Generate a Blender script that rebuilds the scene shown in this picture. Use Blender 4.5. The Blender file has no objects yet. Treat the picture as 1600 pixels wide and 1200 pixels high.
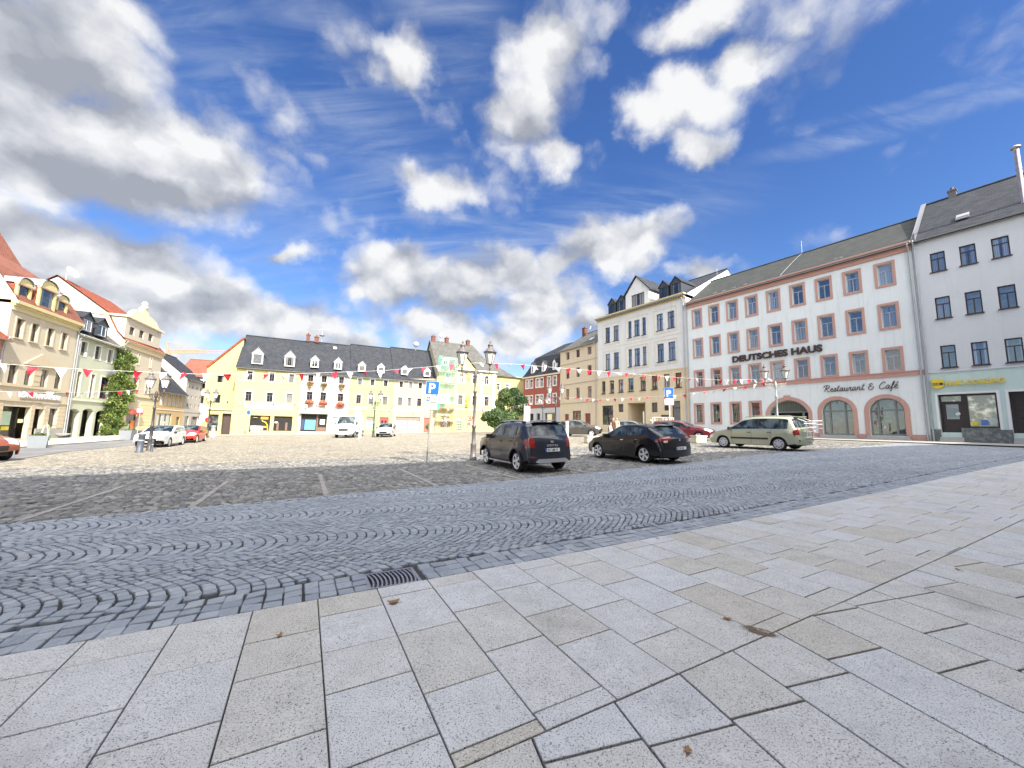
import bpy, bmesh, math, random
import numpy as np
from mathutils import Vector, Matrix
from mathutils.geometry import tessellate_polygon
random.seed(7); rng=np.random.default_rng(7)
sc=bpy.context.scene
rad=math.radians
# ---------------------------------------------------------------- ground form (a gently rising market square)
CP=np.array([(0,0,0),(-5,0,-.03),(6,0,.06),(-4,3,-.03),(0,4.3,.02),(4,4,.1),(-9,6.5,-.08),(9,8,.27),(20,14.5,.68),(.3,13,.06),(5,14.5,.29),(13,18.5,.70),(30,26,1.22),(17,38,1.24),(7.5,41,1.0),(14.5,29.4,.93),
(-4,57,.87),(3,72,1.25),(-20,41.5,.17),(-33,48,.06),(-38,34,-.2),(-28,30,-.3),(-15,11,-.12),(-30,16,-.3),(-9,25,.02),(60,30,1.7),(60,-30,1.0),(-60,-30,-.3),(-70,40,-.3),(-60,80,.2),(20,110,1.6),(80,100,2)],float)
def _k(r): return np.where(r>1e-9,r*r*np.log(r+1e-12),0)
_n=len(CP);_A=np.zeros((_n+3,_n+3));_A[:_n,:_n]=_k(np.hypot(CP[:,None,0]-CP[None,:,0],CP[:,None,1]-CP[None,:,1]))+np.eye(_n)*60
_A[:_n,_n]=1;_A[:_n,_n+1:]=CP[:,:2];_A[_n:,:_n]=_A[:_n,_n:].T
_W=np.linalg.solve(_A,np.r_[CP[:,2],0,0,0])
def gz(x,y):
    x=np.asarray(x,float);y=np.asarray(y,float)
    out=_W[_n]+_W[_n+1]*x+_W[_n+2]*y
    for i in range(_n): out=out+_k(np.hypot(x-CP[i,0],y-CP[i,1]))*_W[i]
    return out
def gf(x,y): return float(gz(x,y))
# ---------------------------------------------------------------- camera
F=601.;PITCH=rad(6.67);ROLL=rad(1.15);CH=1.5+gf(0,0)
fw=Vector((0,math.cos(PITCH),math.sin(PITCH)));u0=Vector((0,-math.sin(PITCH),math.cos(PITCH)));r0=Vector((1,0,0))
RR=r0*math.cos(ROLL)+u0*math.sin(ROLL); UU=u0*math.cos(ROLL)-r0*math.sin(ROLL)
cam=bpy.data.cameras.new('camera'); co=bpy.data.objects.new('camera',cam); sc.collection.objects.link(co)
cam.sensor_width=36; cam.lens=36*F/1600; cam.clip_start=.05; cam.clip_end=3000
M=Matrix((RR,UU,-fw)).transposed().to_4x4(); M.translation=Vector((0,0,CH)); co.matrix_world=M
sc.camera=co
CC=Vector((0,0,CH))
def ray(px,py): return fw+RR*((px-800)/F)-UU*((py-600)/F)
def G(px,py):
    """where the sight line of a point measured in the photograph meets the ground"""
    d=ray(px,py); t=.5; 
    while t<300:
        p=CC+d*t
        if p.z<gf(p.x,p.y): break
        t*=1.04
    lo,hi=t/1.04,t
    for _ in range(22):
        m=(lo+hi)/2; p=CC+d*m
        if p.z<gf(p.x,p.y): hi=m
        else: lo=m
    return CC+d*hi
def at(px,py,D): return CC+ray(px,py)*D
# ---------------------------------------------------------------- render settings, light, sky
sc.render.engine='CYCLES'
sc.cycles.use_denoising=True
try: sc.cycles.denoiser='OPENIMAGEDENOISE'
except Exception: pass
sc.cycles.max_bounces=6; sc.cycles.diffuse_bounces=3; sc.cycles.glossy_bounces=3; sc.cycles.transmission_bounces=4; sc.cycles.transparent_max_bounces=6
sc.cycles.sample_clamp_indirect=8
sc.view_settings.view_transform='Standard'; sc.view_settings.look='None'; sc.view_settings.gamma=1
sc.view_settings.exposure=1.82
SUN_EL=39; SUN_AZ=143   # clockwise from +Y, behind the viewer to the right
sd=Vector((math.sin(rad(SUN_AZ))*math.cos(rad(SUN_EL)),math.cos(rad(SUN_AZ))*math.cos(rad(SUN_EL)),math.sin(rad(SUN_EL))))
sl=bpy.data.lights.new('sun','SUN'); sl.energy=2.7; sl.angle=rad(.55); sl.color=(1,.93,.82)
so=bpy.data.objects.new('sun',sl); sc.collection.objects.link(so); so.rotation_euler=sd.to_track_quat('Z','Y').to_euler(); so.location=(0,0,60)

class NT:
    def __init__(s,t): s.t=t; s.n=t.nodes; s.l=t.links
    def N(s,ty,**k):
        nd=s.n.new(ty)
        for a,b in k.items(): setattr(nd,a,b)
        return nd
    def L(s,a,b): s.l.new(a,b)
    def val(s,sock,v):
        if isinstance(v,(int,float,tuple,list,Vector)): sock.default_value=v
        else: s.L(v,sock)
    def math(s,op,a,b=None,c=None,clamp=False):
        nd=s.N('ShaderNodeMath',operation=op,use_clamp=clamp); s.val(nd.inputs[0],a)
        if b is not None: s.val(nd.inputs[1],b)
        if c is not None: s.val(nd.inputs[2],c)
        return nd.outputs[0]
    def vm(s,op,a,b=None,sc=None):
        nd=s.N('ShaderNodeVectorMath',operation=op); s.val(nd.inputs[0],a)
        if b is not None: s.val(nd.inputs[1],b)
        if sc is not None: s.val(nd.inputs['Scale'],sc)
        return nd.outputs[1] if op in('LENGTH','DOT_PRODUCT') else nd.outputs[0]
    def ramp(s,v,a,b,lo=0.,hi=1.,smooth=True):
        nd=s.N('ShaderNodeMapRange',interpolation_type='SMOOTHSTEP' if smooth else 'LINEAR'); s.val(nd.inputs[0],v)
        nd.inputs[1].default_value=a; nd.inputs[2].default_value=b; nd.inputs[3].default_value=lo; nd.inputs[4].default_value=hi
        return nd.outputs[0]
    def noise(s,v,scale,detail=4,rough=.55,dist=0,w=None):
        nd=s.N('ShaderNodeTexNoise'); 
        if v is not None: s.L(v,nd.inputs['Vector'])
        nd.inputs['Scale'].default_value=scale; nd.inputs['Detail'].default_value=detail; nd.inputs['Roughness'].default_value=rough; nd.inputs['Distortion'].default_value=dist
        return nd.outputs[0]
    def mix(s,f,a,b,op='MIX'):
        nd=s.N('ShaderNodeMix',data_type='RGBA',blend_type=op); s.val(nd.inputs[0],f); s.val(nd.inputs[6],a); s.val(nd.inputs[7],b)
        return nd.outputs[2]
    def mapping(s,v,loc=(0,0,0),rot=(0,0,0),scale=(1,1,1),ty='POINT'):
        nd=s.N('ShaderNodeMapping',vector_type=ty); s.L(v,nd.inputs[0]); nd.inputs[1].default_value=loc; nd.inputs[2].default_value=rot; nd.inputs[3].default_value=scale
        return nd.outputs[0]

def make_world():
    w=bpy.data.worlds.new('World'); sc.world=w; w.use_nodes=True; t=NT(w.node_tree); w.node_tree.nodes.clear()
    out=t.N('ShaderNodeOutputWorld')
    sky=t.N('ShaderNodeTexSky'); sky.sky_type='NISHITA'; sky.sun_disc=False; sky.sun_elevation=rad(SUN_EL); sky.sun_rotation=rad(SUN_AZ)
    sky.air_density=1.0; sky.dust_density=.35; sky.ozone_density=2.2; sky.altitude=300
    hs=t.N('ShaderNodeHueSaturation'); t.L(sky.outputs[0],hs.inputs['Color']); hs.inputs['Saturation'].default_value=1.25; hs.inputs['Value'].default_value=.92; hs.inputs['Hue'].default_value=.513
    bg=t.N('ShaderNodeBackground'); t.L(hs.outputs[0],bg.inputs[0]); bg.inputs[1].default_value=.063
    tc=t.N('ShaderNodeTexCoord'); d=t.vm('NORMALIZE',tc.outputs['Generated'])
    sep=t.N('ShaderNodeSeparateXYZ'); t.L(d,sep.inputs[0])
    # a gentle domain warp keeps the cloud edges ragged
    wn=t.N('ShaderNodeTexNoise'); t.L(d,wn.inputs[0]); wn.inputs['Scale'].default_value=3.2; wn.inputs['Detail'].default_value=6; wn.inputs['Roughness'].default_value=.62
    warp=t.vm('SCALE',t.vm('SUBTRACT',wn.outputs['Color'],(.5,.5,.5)),sc=.16)
    wn2=t.N('ShaderNodeTexNoise'); t.L(d,wn2.inputs[0]); wn2.inputs['Scale'].default_value=13; wn2.inputs['Detail'].default_value=5; wn2.inputs['Roughness'].default_value=.6
    warp2=t.vm('SCALE',t.vm('SUBTRACT',wn2.outputs['Color'],(.5,.5,.5)),sc=.055)
    dw=t.vm('ADD',t.vm('ADD',d,warp),warp2)
    def blob(px,py,rx,ry,ang=0.,v=None):
        c=ray(px,py); k=c.length; c=c.normalized()
        # patch of sky: axes along and across the sight line
        ca,sa=math.cos(rad(ang)),math.sin(rad(ang))
        a=(RR*ca-UU*sa); b=(RR*sa+UU*ca)
        a=(a-c*a.dot(c)).normalized(); b=c.cross(a).normalized()
        m=Matrix((a,b,c)).transposed(); e=m.to_euler('XYZ')
        cosv=1/k
        mp=t.mapping(v or dw,loc=tuple(c),rot=tuple(e),scale=(rx/F*cosv,ry/F*cosv,1.2),ty='TEXTURE')
        return t.vm('LENGTH',mp)
    def field(bl,v=None):
        acc=None
        for b in bl:
            ln=blob(*b[:4],b[4] if len(b)>4 else 0,v)
            f=t.math('MULTIPLY_ADD',ln,-1.*(b[5] if len(b)>5 else 1),(b[5] if len(b)>5 else 1))
            acc=f if acc is None else t.math('SMOOTH_MAX',acc,f,.12)
        return acc
    cumulus=[(560,460,60,26,0),(840,500,120,36,0),(640,490,150,44,0),(480,470,60,36,0),(40,30,230,110,0),(-20,90,200,80),(150,235,300,125,8,1.7),(320,230,140,80,20),(30,110,240,120,0,1.5),(60,190,200,80),
             (60,405,350,120,12,1.8),(270,440,260,90,18,1.6),(430,490,170,70,10,1.3),(200,385,200,70,10,1.3),(460,385,75,24),(130,520,260,70,10),
             (620,435,120,62,0,1.5),(720,450,130,66,0,1.5),(800,428,100,56,0,1.3),(850,470,120,56,0,1.3),(560,540,120,45),(900,500,170,50),(750,530,190,45),(700,510,150,50),
             (950,375,110,60,-8,1.6),(1010,350,60,45),(900,400,80,40),(860,70,110,110,0),(820,190,85,75),(870,250,45,38),(640,110,60,50),(690,290,85,45,15),
             (1075,50,80,42,-30),(1060,160,115,62,-10),(1095,228,60,36),(1140,120,50,42),(1000,180,50,50),(1085,410,60,26),
             (640,260,40,35)]
    f=field(cumulus)
    pr=t.N('ShaderNodeCombineXYZ'); zz=t.math('ADD',t.math('MAXIMUM',sep.outputs[2],0.),.55)
    t.L(t.math('DIVIDE',sep.outputs[0],zz),pr.inputs[0]); t.L(t.math('DIVIDE',sep.outputs[1],zz),pr.inputs[1]); t.L(zz,pr.inputs[2])
    ds=t.mapping(t.vm('ADD',d,t.vm('SCALE',warp2,sc=.9)),scale=(1.,1.,1.25))
    def puff(v,sc_,det):
        vo=t.N('ShaderNodeTexVoronoi',feature='F1'); t.L(v,vo.inputs['Vector']); vo.inputs['Scale'].default_value=sc_; vo.inputs['Detail'].default_value=det; vo.inputs['Roughness'].default_value=.62; vo.inputs['Lacunarity'].default_value=2.1; vo.normalize=True
        return t.math('SUBTRACT',1.,vo.outputs['Distance'])
    pf=puff(ds,5.5,2.)
    nf=t.noise(ds,4.2,9,.58,.1)
    n1=t.math('MULTIPLY_ADD',nf,.60,t.math('MULTIPLY_ADD',pf,.85,-.46))
    nlow=t.noise(d,3.4,3,.5)
    fillw=t.math('MAXIMUM',t.ramp(t.vm('DOT_PRODUCT',d,(.45,-.89,.0)),-.05,.7),t.ramp(sep.outputs[2],.83,.93))
    # unseen clouds added behind the viewer and overhead, to fill in the shade
    nb=t.noise(pr.outputs[0],1.1,7,.58)
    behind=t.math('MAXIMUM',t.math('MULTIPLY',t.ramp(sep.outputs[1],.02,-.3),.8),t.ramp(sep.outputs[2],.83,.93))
    fall=t.math('MULTIPLY',t.math('MULTIPLY_ADD',fillw,1.1,t.math('MULTIPLY_ADD',nb,4.,-1.85)),behind)
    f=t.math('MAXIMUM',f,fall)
    dens=t.math('MULTIPLY_ADD',t.math('SUBTRACT',n1,.5),2.6,f)
    cov=t.ramp(dens,-.16,.62)
    # relief: compare the billows with those a little nearer the sun and above
    off=t.vm('ADD',ds,(.012,-.0,.045))
    n2=t.math('MULTIPLY_ADD',t.noise(off,5.2,5,.55,.1),.5,t.math('MULTIPLY',puff(off,5.5,1.),.7)); n1b=t.math('MULTIPLY_ADD',t.noise(ds,5.2,5,.55,.1),.5,t.math('MULTIPLY',puff(ds,5.5,1.),.7))
    rel=t.math('SUBTRACT',n1b,n2)
    dark=field([(30,70,210,100,0),(-10,120,200,60),(120,285,280,40,5),(330,265,110,30),(60,350,260,36,4),(120,450,200,26,10),(330,470,110,22),(885,415,60,34),(760,480,120,16),(660,470,90,16),(880,120,50,60),(830,170,40,60)],t.vm('ADD',d,warp2))
    dk=t.ramp(t.math('MULTIPLY_ADD',t.math('SUBTRACT',n1,.5),-1.6,t.math('MULTIPLY_ADD',t.math('SUBTRACT',nlow,.5),1.0,dark)),-.1,.9)
    lit=t.math('MULTIPLY_ADD',rel,2.6,.90)
    lit=t.math('MULTIPLY_ADD',t.math('SUBTRACT',n1,.5),.75,lit)
    lit=t.math('MULTIPLY',lit,t.math('MULTIPLY_ADD',dk,-.28,1.))
    lit=t.math('MINIMUM',t.math('MAXIMUM',lit,.50),1.0)
    back=t.math('MULTIPLY_ADD',fillw,4.5,1.)  # out-of-view clouds made far brighter than the visible ones, as added fill light
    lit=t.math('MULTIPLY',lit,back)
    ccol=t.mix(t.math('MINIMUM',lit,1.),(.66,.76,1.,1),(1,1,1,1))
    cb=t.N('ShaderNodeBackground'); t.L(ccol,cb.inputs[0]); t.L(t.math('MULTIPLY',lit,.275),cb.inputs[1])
    # cirrus
    cir=[(500,180,330,120,30),(640,330,170,120,40),(560,90,190,60,30),(930,330,260,60,-8),(1420,185,330,22,-15),(1450,150,200,14,-12),(480,120,240,40,35),(700,60,120,100),(1290,440,160,26,-10),(430,300,140,60,30),(700,400,420,130)]
    cf=field(cir,t.vm('ADD',d,t.vm('SCALE',warp,sc=.5)))
    ang=t.mapping(pr.outputs[0],rot=(0,0,rad(-38)),scale=(1.3,9.,2.))
    cn=t.noise(ang,1.5,8,.62,1.1)
    ang2=t.mapping(pr.outputs[0],rot=(0,0,rad(62)),scale=(1.,6.,2.)); cn2=t.noise(ang2,1.3,7,.6,1.4)
    cs=t.math('MULTIPLY_ADD',cn,.62,t.math('MULTIPLY',cn2,.38))
    ci=t.math('MULTIPLY',t.ramp(cs,.40,.78),t.ramp(cf,-.1,.8))
    ci=t.math('MULTIPLY',ci,.52)
    lowveil=t.math('MULTIPLY',t.ramp(sep.outputs[2],.32,.0),.30)
    ci=t.math('MAXIMUM',ci,lowveil)
    cib=t.N('ShaderNodeBackground'); cib.inputs[0].default_value=(.80,.88,1,1); cib.inputs[1].default_value=.25
    m1=t.N('ShaderNodeMixShader'); t.L(ci,m1.inputs[0]); t.L(bg.outputs[0],m1.inputs[1]); t.L(cib.outputs[0],m1.inputs[2])
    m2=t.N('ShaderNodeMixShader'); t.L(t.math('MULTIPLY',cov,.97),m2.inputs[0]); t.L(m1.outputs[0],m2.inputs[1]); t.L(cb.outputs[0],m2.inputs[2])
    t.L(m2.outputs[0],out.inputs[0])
    w.cycles.sampling_method='MANUAL'; w.cycles.sample_map_resolution=1024
make_world()

# ---------------------------------------------------------------- materials
MATS={}
def mat(name,col,rough=.8,var=.12,vs=3.,bump=0.,bs=40.,metal=0.,spec=.5,coat=0.,streak=0.,emit=0.,alpha=1.,coord='Object',col2=None,c2s=1.,c2r=(.45,.6)):
    if name in MATS: return MATS[name]
    m=bpy.data.materials.new(name); m.use_nodes=True; t=NT(m.node_tree); b=t.n['Principled BSDF']
    tc=t.N('ShaderNodeTexCoord'); v=tc.outputs[coord]
    c=(*col,1)
    n=t.noise(v,vs,5,.6)
    f=t.math('MULTIPLY_ADD',t.math('SUBTRACT',n,.5),var*2.2,1.)
    base=t.mix(1.,c,f,'MULTIPLY')
    if col2 is not None:
        base=t.mix(t.ramp(t.noise(v,c2s,5,.65),*c2r),base,(*col2,1))
    if streak:
        sv=t.mapping(v,scale=(3.,3.,.22)); sn=t.noise(sv,1.3,5,.65)
        base=t.mix(t.math('MULTIPLY',t.ramp(sn,.48,.75),streak),base,(.30,.28,.24,1),'MULTIPLY')
        base=t.mix(t.math('MULTIPLY',t.ramp(t.noise(v,.35,4,.6),.5,.72),streak*.5),base,(.6,.58,.55,1),'MULTIPLY')
    t.L(base,b.inputs['Base Color']); b.inputs['Roughness'].default_value=rough; b.inputs['Metallic'].default_value=metal
    b.inputs['Specular IOR Level'].default_value=spec; b.inputs['Coat Weight'].default_value=coat; b.inputs['Coat Roughness'].default_value=.04
    if bump:
        bp=t.N('ShaderNodeBump'); bp.inputs['Strength'].default_value=bump; bp.inputs['Distance'].default_value=.02; t.L(t.noise(v,bs,4,.6),bp.inputs['Height']); t.L(bp.outputs[0],b.inputs['Normal'])
    if emit: t.L(base,b.inputs['Emission Color']); b.inputs['Emission Strength'].default_value=emit
    b.inputs['Alpha'].default_value=alpha
    MATS[name]=m; return m
def tiles(name,c1,c2,w,h,rough=.6,mortar=.012,mcol=(.02,.02,.02),bump=.5,var=.25):
    if name in MATS: return MATS[name]
    m=bpy.data.materials.new(name); m.use_nodes=True; t=NT(m.node_tree); b=t.n['Principled BSDF']
    tc=t.N('ShaderNodeTexCoord'); v=tc.outputs['UV']
    br=t.N('ShaderNodeTexBrick'); t.L(v,br.inputs[0]); br.inputs['Color1'].default_value=(*c1,1); br.inputs['Color2'].default_value=(*c2,1); br.inputs['Mortar'].default_value=(*mcol,1)
    br.inputs['Scale'].default_value=1; br.inputs['Brick Width'].default_value=w; br.inputs['Row Height'].default_value=h; br.inputs['Mortar Size'].default_value=mortar; br.inputs['Mortar Smooth'].default_value=.3
    n=t.noise(v,.9,5,.65); f=t.math('MULTIPLY_ADD',t.math('SUBTRACT',n,.5),var*2.5,1.)
    t.L(t.mix(1.,br.outputs[0],f,'MULTIPLY'),b.inputs['Base Color']); b.inputs['Roughness'].default_value=min(1,rough+.25); b.inputs['Specular IOR Level'].default_value=.2
    # overlapping courses: height ramps along every row
    sp=t.N('ShaderNodeSeparateXYZ'); t.L(v,sp.inputs[0]); saw=t.math('FRACT',t.math('DIVIDE',sp.outputs[1],h))
    hh=t.math('ADD',t.math('MULTIPLY',saw,-.6),t.math('MULTIPLY',br.outputs['Fac'],-.5))
    bp=t.N('ShaderNodeBump'); bp.inputs['Strength'].default_value=bump; bp.inputs['Distance'].default_value=.02; t.L(hh,bp.inputs['Height']); t.L(bp.outputs[0],b.inputs['Normal'])
    MATS[name]=m; return m
def glassmat(name,dark=(.012,.015,.018),curt=(.42,.41,.40),amount=.5,rough=.02,ior=1.75):
    if name in MATS: return MATS[name]
    m=bpy.data.materials.new(name); m.use_nodes=True; t=NT(m.node_tree); b=t.n['Principled BSDF']
    tc=t.N('ShaderNodeTexCoord'); oi=t.N('ShaderNodeObjectInfo')
    sp=t.N('ShaderNodeSeparateXYZ'); t.L(tc.outputs['Generated'],sp.inputs[0])
    r=oi.outputs['Random']
    x=t.math('ABSOLUTE',t.math('SUBTRACT',sp.outputs[0],.5))
    gap=t.math('MULTIPLY_ADD',r,.5,-.12)
    cur=t.ramp(t.math('SUBTRACT',x,gap),0,.03)
    has=t.math('LESS_THAN',t.math('FRACT',t.math('MULTIPLY',r,7.3)),amount)
    wv=t.math('MULTIPLY_ADD',t.math('SINE',t.math('MULTIPLY',tc.outputs['Object'] if False else sp.outputs[0],46.)),.25,.75)
    cc=t.mix(1.,(*curt,1),wv,'MULTIPLY')
    shade=t.math('MULTIPLY_ADD',t.math('FRACT',t.math('MULTIPLY',r,3.7)),.6,.35)
    cc=t.mix(1.,cc,shade,'MULTIPLY')
    n=t.noise(tc.outputs['Object'],2.3,3,.6)
    dk=t.mix(t.ramp(n,.45,.75),(*dark,1),(dark[0]*5,dark[1]*5,dark[2]*4.5,1))
    t.L(t.mix(t.math('MULTIPLY',cur,has),dk,cc),b.inputs['Base Color'])
    b.inputs['Roughness'].default_value=rough; b.inputs['IOR'].default_value=ior
    bp=t.N('ShaderNodeBump'); bp.inputs['Strength'].default_value=.05; bp.inputs['Distance'].default_value=.05
    off=t.vm('ADD',tc.outputs['Object'],r); t.L(t.noise(off,1.1,1,.5),bp.inputs['Height']); cx=t.N('ShaderNodeCombineXYZ'); t.L(t.math('MULTIPLY_ADD',t.math('FRACT',t.math('MULTIPLY',r,13.7)),.07,-.035),cx.inputs[0]); t.L(t.math('MULTIPLY_ADD',t.math('FRACT',t.math('MULTIPLY',r,29.1)),.07,-.035),cx.inputs[1]); t.L(t.math('MULTIPLY_ADD',t.math('FRACT',t.math('MULTIPLY',r,5.3)),.05,-.025),cx.inputs[2]); t.L(t.vm('NORMALIZE',t.vm('ADD',bp.outputs[0],cx.outputs[0])),b.inputs['Normal'])
    MATS[name]=m; return m

# ---------------------------------------------------------------- mesh helpers
class MB:
    def __init__(s): s.v=[]; s.f=[]; s.m=[]; s.sm=[]
    def add(s,vs,fs,mi=0,smooth=False):
        o=len(s.v); s.v+= [tuple(p) for p in vs]; s.f+=[tuple(o+i for i in f) for f in fs]; s.m+=[mi]*len(fs); s.sm+=[smooth]*len(fs); return s
    def quad(s,a,b,c,d,mi=0): return s.add([a,b,c,d],[(0,1,2,3)],mi)
    def poly(s,p,mi=0): return s.add(p,[tuple(range(len(p)))],mi)
    def box(s,x0,x1,y0,y1,z0,z1,mi=0):
        if x0>x1:x0,x1=x1,x0
        if y0>y1:y0,y1=y1,y0
        if z0>z1:z0,z1=z1,z0
        v=[(x0,y0,z0),(x1,y0,z0),(x1,y1,z0),(x0,y1,z0),(x0,y0,z1),(x1,y0,z1),(x1,y1,z1),(x0,y1,z1)]
        return s.add(v,[(0,3,2,1),(4,5,6,7),(0,1,5,4),(1,2,6,5),(2,3,7,6),(3,0,4,7)],mi)
    def obox(s,c,ax,ay,az,mi=0):
        c=Vector(c);ax,ay,az=Vector(ax),Vector(ay),Vector(az)
        v=[c+ax*i+ay*j+az*k for k in(-1,1) for j in(-1,1) for i in(-1,1)]
        return s.add(v,[(0,2,3,1),(4,5,7,6),(0,1,5,4),(1,3,7,5),(3,2,6,7),(2,0,4,6)],mi)
    def tube(s,p,q,r,r2=None,n=8,mi=0,cap=True):
        p,q=Vector(p),Vector(q); r2=r if r2 is None else r2; d=(q-p)
        if d.length<1e-6: return s
        d.normalize(); a=d.orthogonal().normalized(); b=d.cross(a)
        vs=[];
        for P,rr in((p,r),(q,r2)):
            for i in range(n):
                t=2*math.pi*i/n; vs.append(P+(a*math.cos(t)+b*math.sin(t))*rr)
        fs=[(i,(i+1)%n,n+(i+1)%n,n+i) for i in range(n)]
        s.add(vs,fs,mi,True)
        if cap: s.add(vs[:n],[tuple(range(n))[::-1]],mi); s.add(vs[n:],[tuple(range(n))],mi)
        return s
    def path(s,pts,r,n=6,mi=0):
        for a,b in zip(pts[:-1],pts[1:]): s.tube(a,b,r,n=n,mi=mi)
        return s
    def lathe(s,c,prof,n=12,mi=0,smooth=True,rot=0.,cap=True):
        c=Vector(c); vs=[]
        for (r,z) in prof:
            for i in range(n):
                t=2*math.pi*i/n+rot; vs.append(c+Vector((r*math.cos(t),r*math.sin(t),z)))
        fs=[]
        for k in range(len(prof)-1):
            for i in range(n): fs.append((k*n+i,k*n+(i+1)%n,(k+1)*n+(i+1)%n,(k+1)*n+i))
        s.add(vs,fs,mi,smooth)
        if not cap: return s
        if prof[0][0]>1e-4: s.add(vs[:n],[tuple(range(n))[::-1]],mi)
        if prof[-1][0]>1e-4: s.add(vs[-n:],[tuple(range(n))],mi)
        return s
    def prism(s,pts,y0,y1,mi=0):
        """polygon of (x,z) pulled from y0 to y1"""
        a=[(x,y0,z) for x,z in pts]; b=[(x,y1,z) for x,z in pts]; n=len(pts)
        s.add(a,[tuple(range(n))],mi); s.add(b,[tuple(range(n))[::-1]],mi)
        return s.add(a+b,[(i,n+i,n+(i+1)%n,(i+1)%n) for i in range(n)],mi)
    def mesh(s,name,mats,uv=True):
        me=bpy.data.meshes.new(name); me.from_pydata(s.v,[],s.f)
        for m in (mats if isinstance(mats,(list,tuple)) else [mats]): me.materials.append(m)
        me.polygons.foreach_set('material_index',s.m); me.polygons.foreach_set('use_smooth',s.sm)
        if uv: autouv(me)
        me.update(); return me
def autouv(me):
    n=len(me.polygons)
    if n==0: return
    nr=np.zeros(n*3); me.polygons.foreach_get('normal',nr); nr=nr.reshape(-1,3)
    co=np.zeros(len(me.vertices)*3); me.vertices.foreach_get('co',co); co=co.reshape(-1,3)
    lt=np.zeros(n,int); me.polygons.foreach_get('loop_total',lt); lv=np.zeros(len(me.loops),int); me.loops.foreach_get('vertex_index',lv)
    nl=np.repeat(nr,lt,axis=0)
    t=np.stack([-nl[:,1],nl[:,0],np.zeros(len(nl))],1); ln=np.linalg.norm(t,axis=1); bad=ln<.05; t[bad]=(1,0,0); ln[bad]=1; t/=ln[:,None]
    b=np.cross(nl,t); p=co[lv]
    uv=np.stack([(p*t).sum(1),(p*b).sum(1)],1)
    l=me.uv_layers.new(name='UVMap'); l.data.foreach_set('uv',uv.ravel())
COL=sc.collection
def empty(name,label,cat,loc,rz=0,group=None):
    o=bpy.data.objects.new(name,None); COL.objects.link(o); o.location=loc; o.rotation_euler=(0,0,rz); o.empty_display_size=.3
    tag(o,label,cat,group); return o
def tag(o,label=None,cat=None,group=None,kind=None):
    if label: o['label']=label
    if cat: o['category']=cat
    if group: o['group']=group
    if kind: o['kind']=kind
    return o
def part(root,name,mb,m,loc=(0,0,0),label=None,uv=True):
    me=mb if isinstance(mb,bpy.types.Mesh) else mb.mesh(name,m,uv)
    o=bpy.data.objects.new(name,me); COL.objects.link(o); o.location=loc
    if root is not None: o.parent=root
    if label: o['label']=label
    return o
def copy_tree(o,parent=None):
    c=o.copy(); COL.objects.link(c); c.parent=parent
    for ch in o.children: copy_tree(ch,c)
    return c
# ---------------------------------------------------------------- ground
KO=np.array([.04,4.43]); E1=np.array([.883,.469]); E1/=np.linalg.norm(E1); E2=np.array([-E1[1],E1[0]])
def uvw(u,v,h=0.,e1=E1,e2=E2,o=KO):
    u=np.asarray(u,float); v=np.asarray(v,float); x=o[0]+e1[0]*u+e2[0]*v; y=o[1]+e1[1]*u+e2[1]*v
    return np.stack([x,y,gz(x,y)+h],-1)
def big_mesh(name,V,Fq,mats,mi=None,tint=None,smooth=False,uv=False):
    me=bpy.data.meshes.new(name); V=np.asarray(V,np.float32).reshape(-1,3); Fq=np.asarray(Fq,np.int32); k=Fq.shape[1]
    me.vertices.add(len(V)); me.vertices.foreach_set('co',V.ravel()); me.loops.add(Fq.size); me.loops.foreach_set('vertex_index',Fq.ravel())
    me.polygons.add(len(Fq)); me.polygons.foreach_set('loop_start',np.arange(0,Fq.size,k,dtype=np.int32)); 
    try: me.polygons.foreach_set('loop_total',np.full(len(Fq),k,np.int32))
    except Exception: pass
    for m in mats: me.materials.append(m)
    if mi is not None: me.polygons.foreach_set('material_index',np.asarray(mi,np.int32))
    me.polygons.foreach_set('use_smooth',np.full(len(Fq),smooth) if isinstance(smooth,bool) else smooth)
    if tint is not None:
        a=me.attributes.new('tint','FLOAT','FACE'); a.data.foreach_set('value',np.asarray(tint,np.float32))
    me.update(calc_edges=True); me.validate()
    if uv: autouv(me)
    return me
def obj(name,me,**k):
    o=bpy.data.objects.new(name,me); COL.objects.link(o); tag(o,**k); return o
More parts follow.
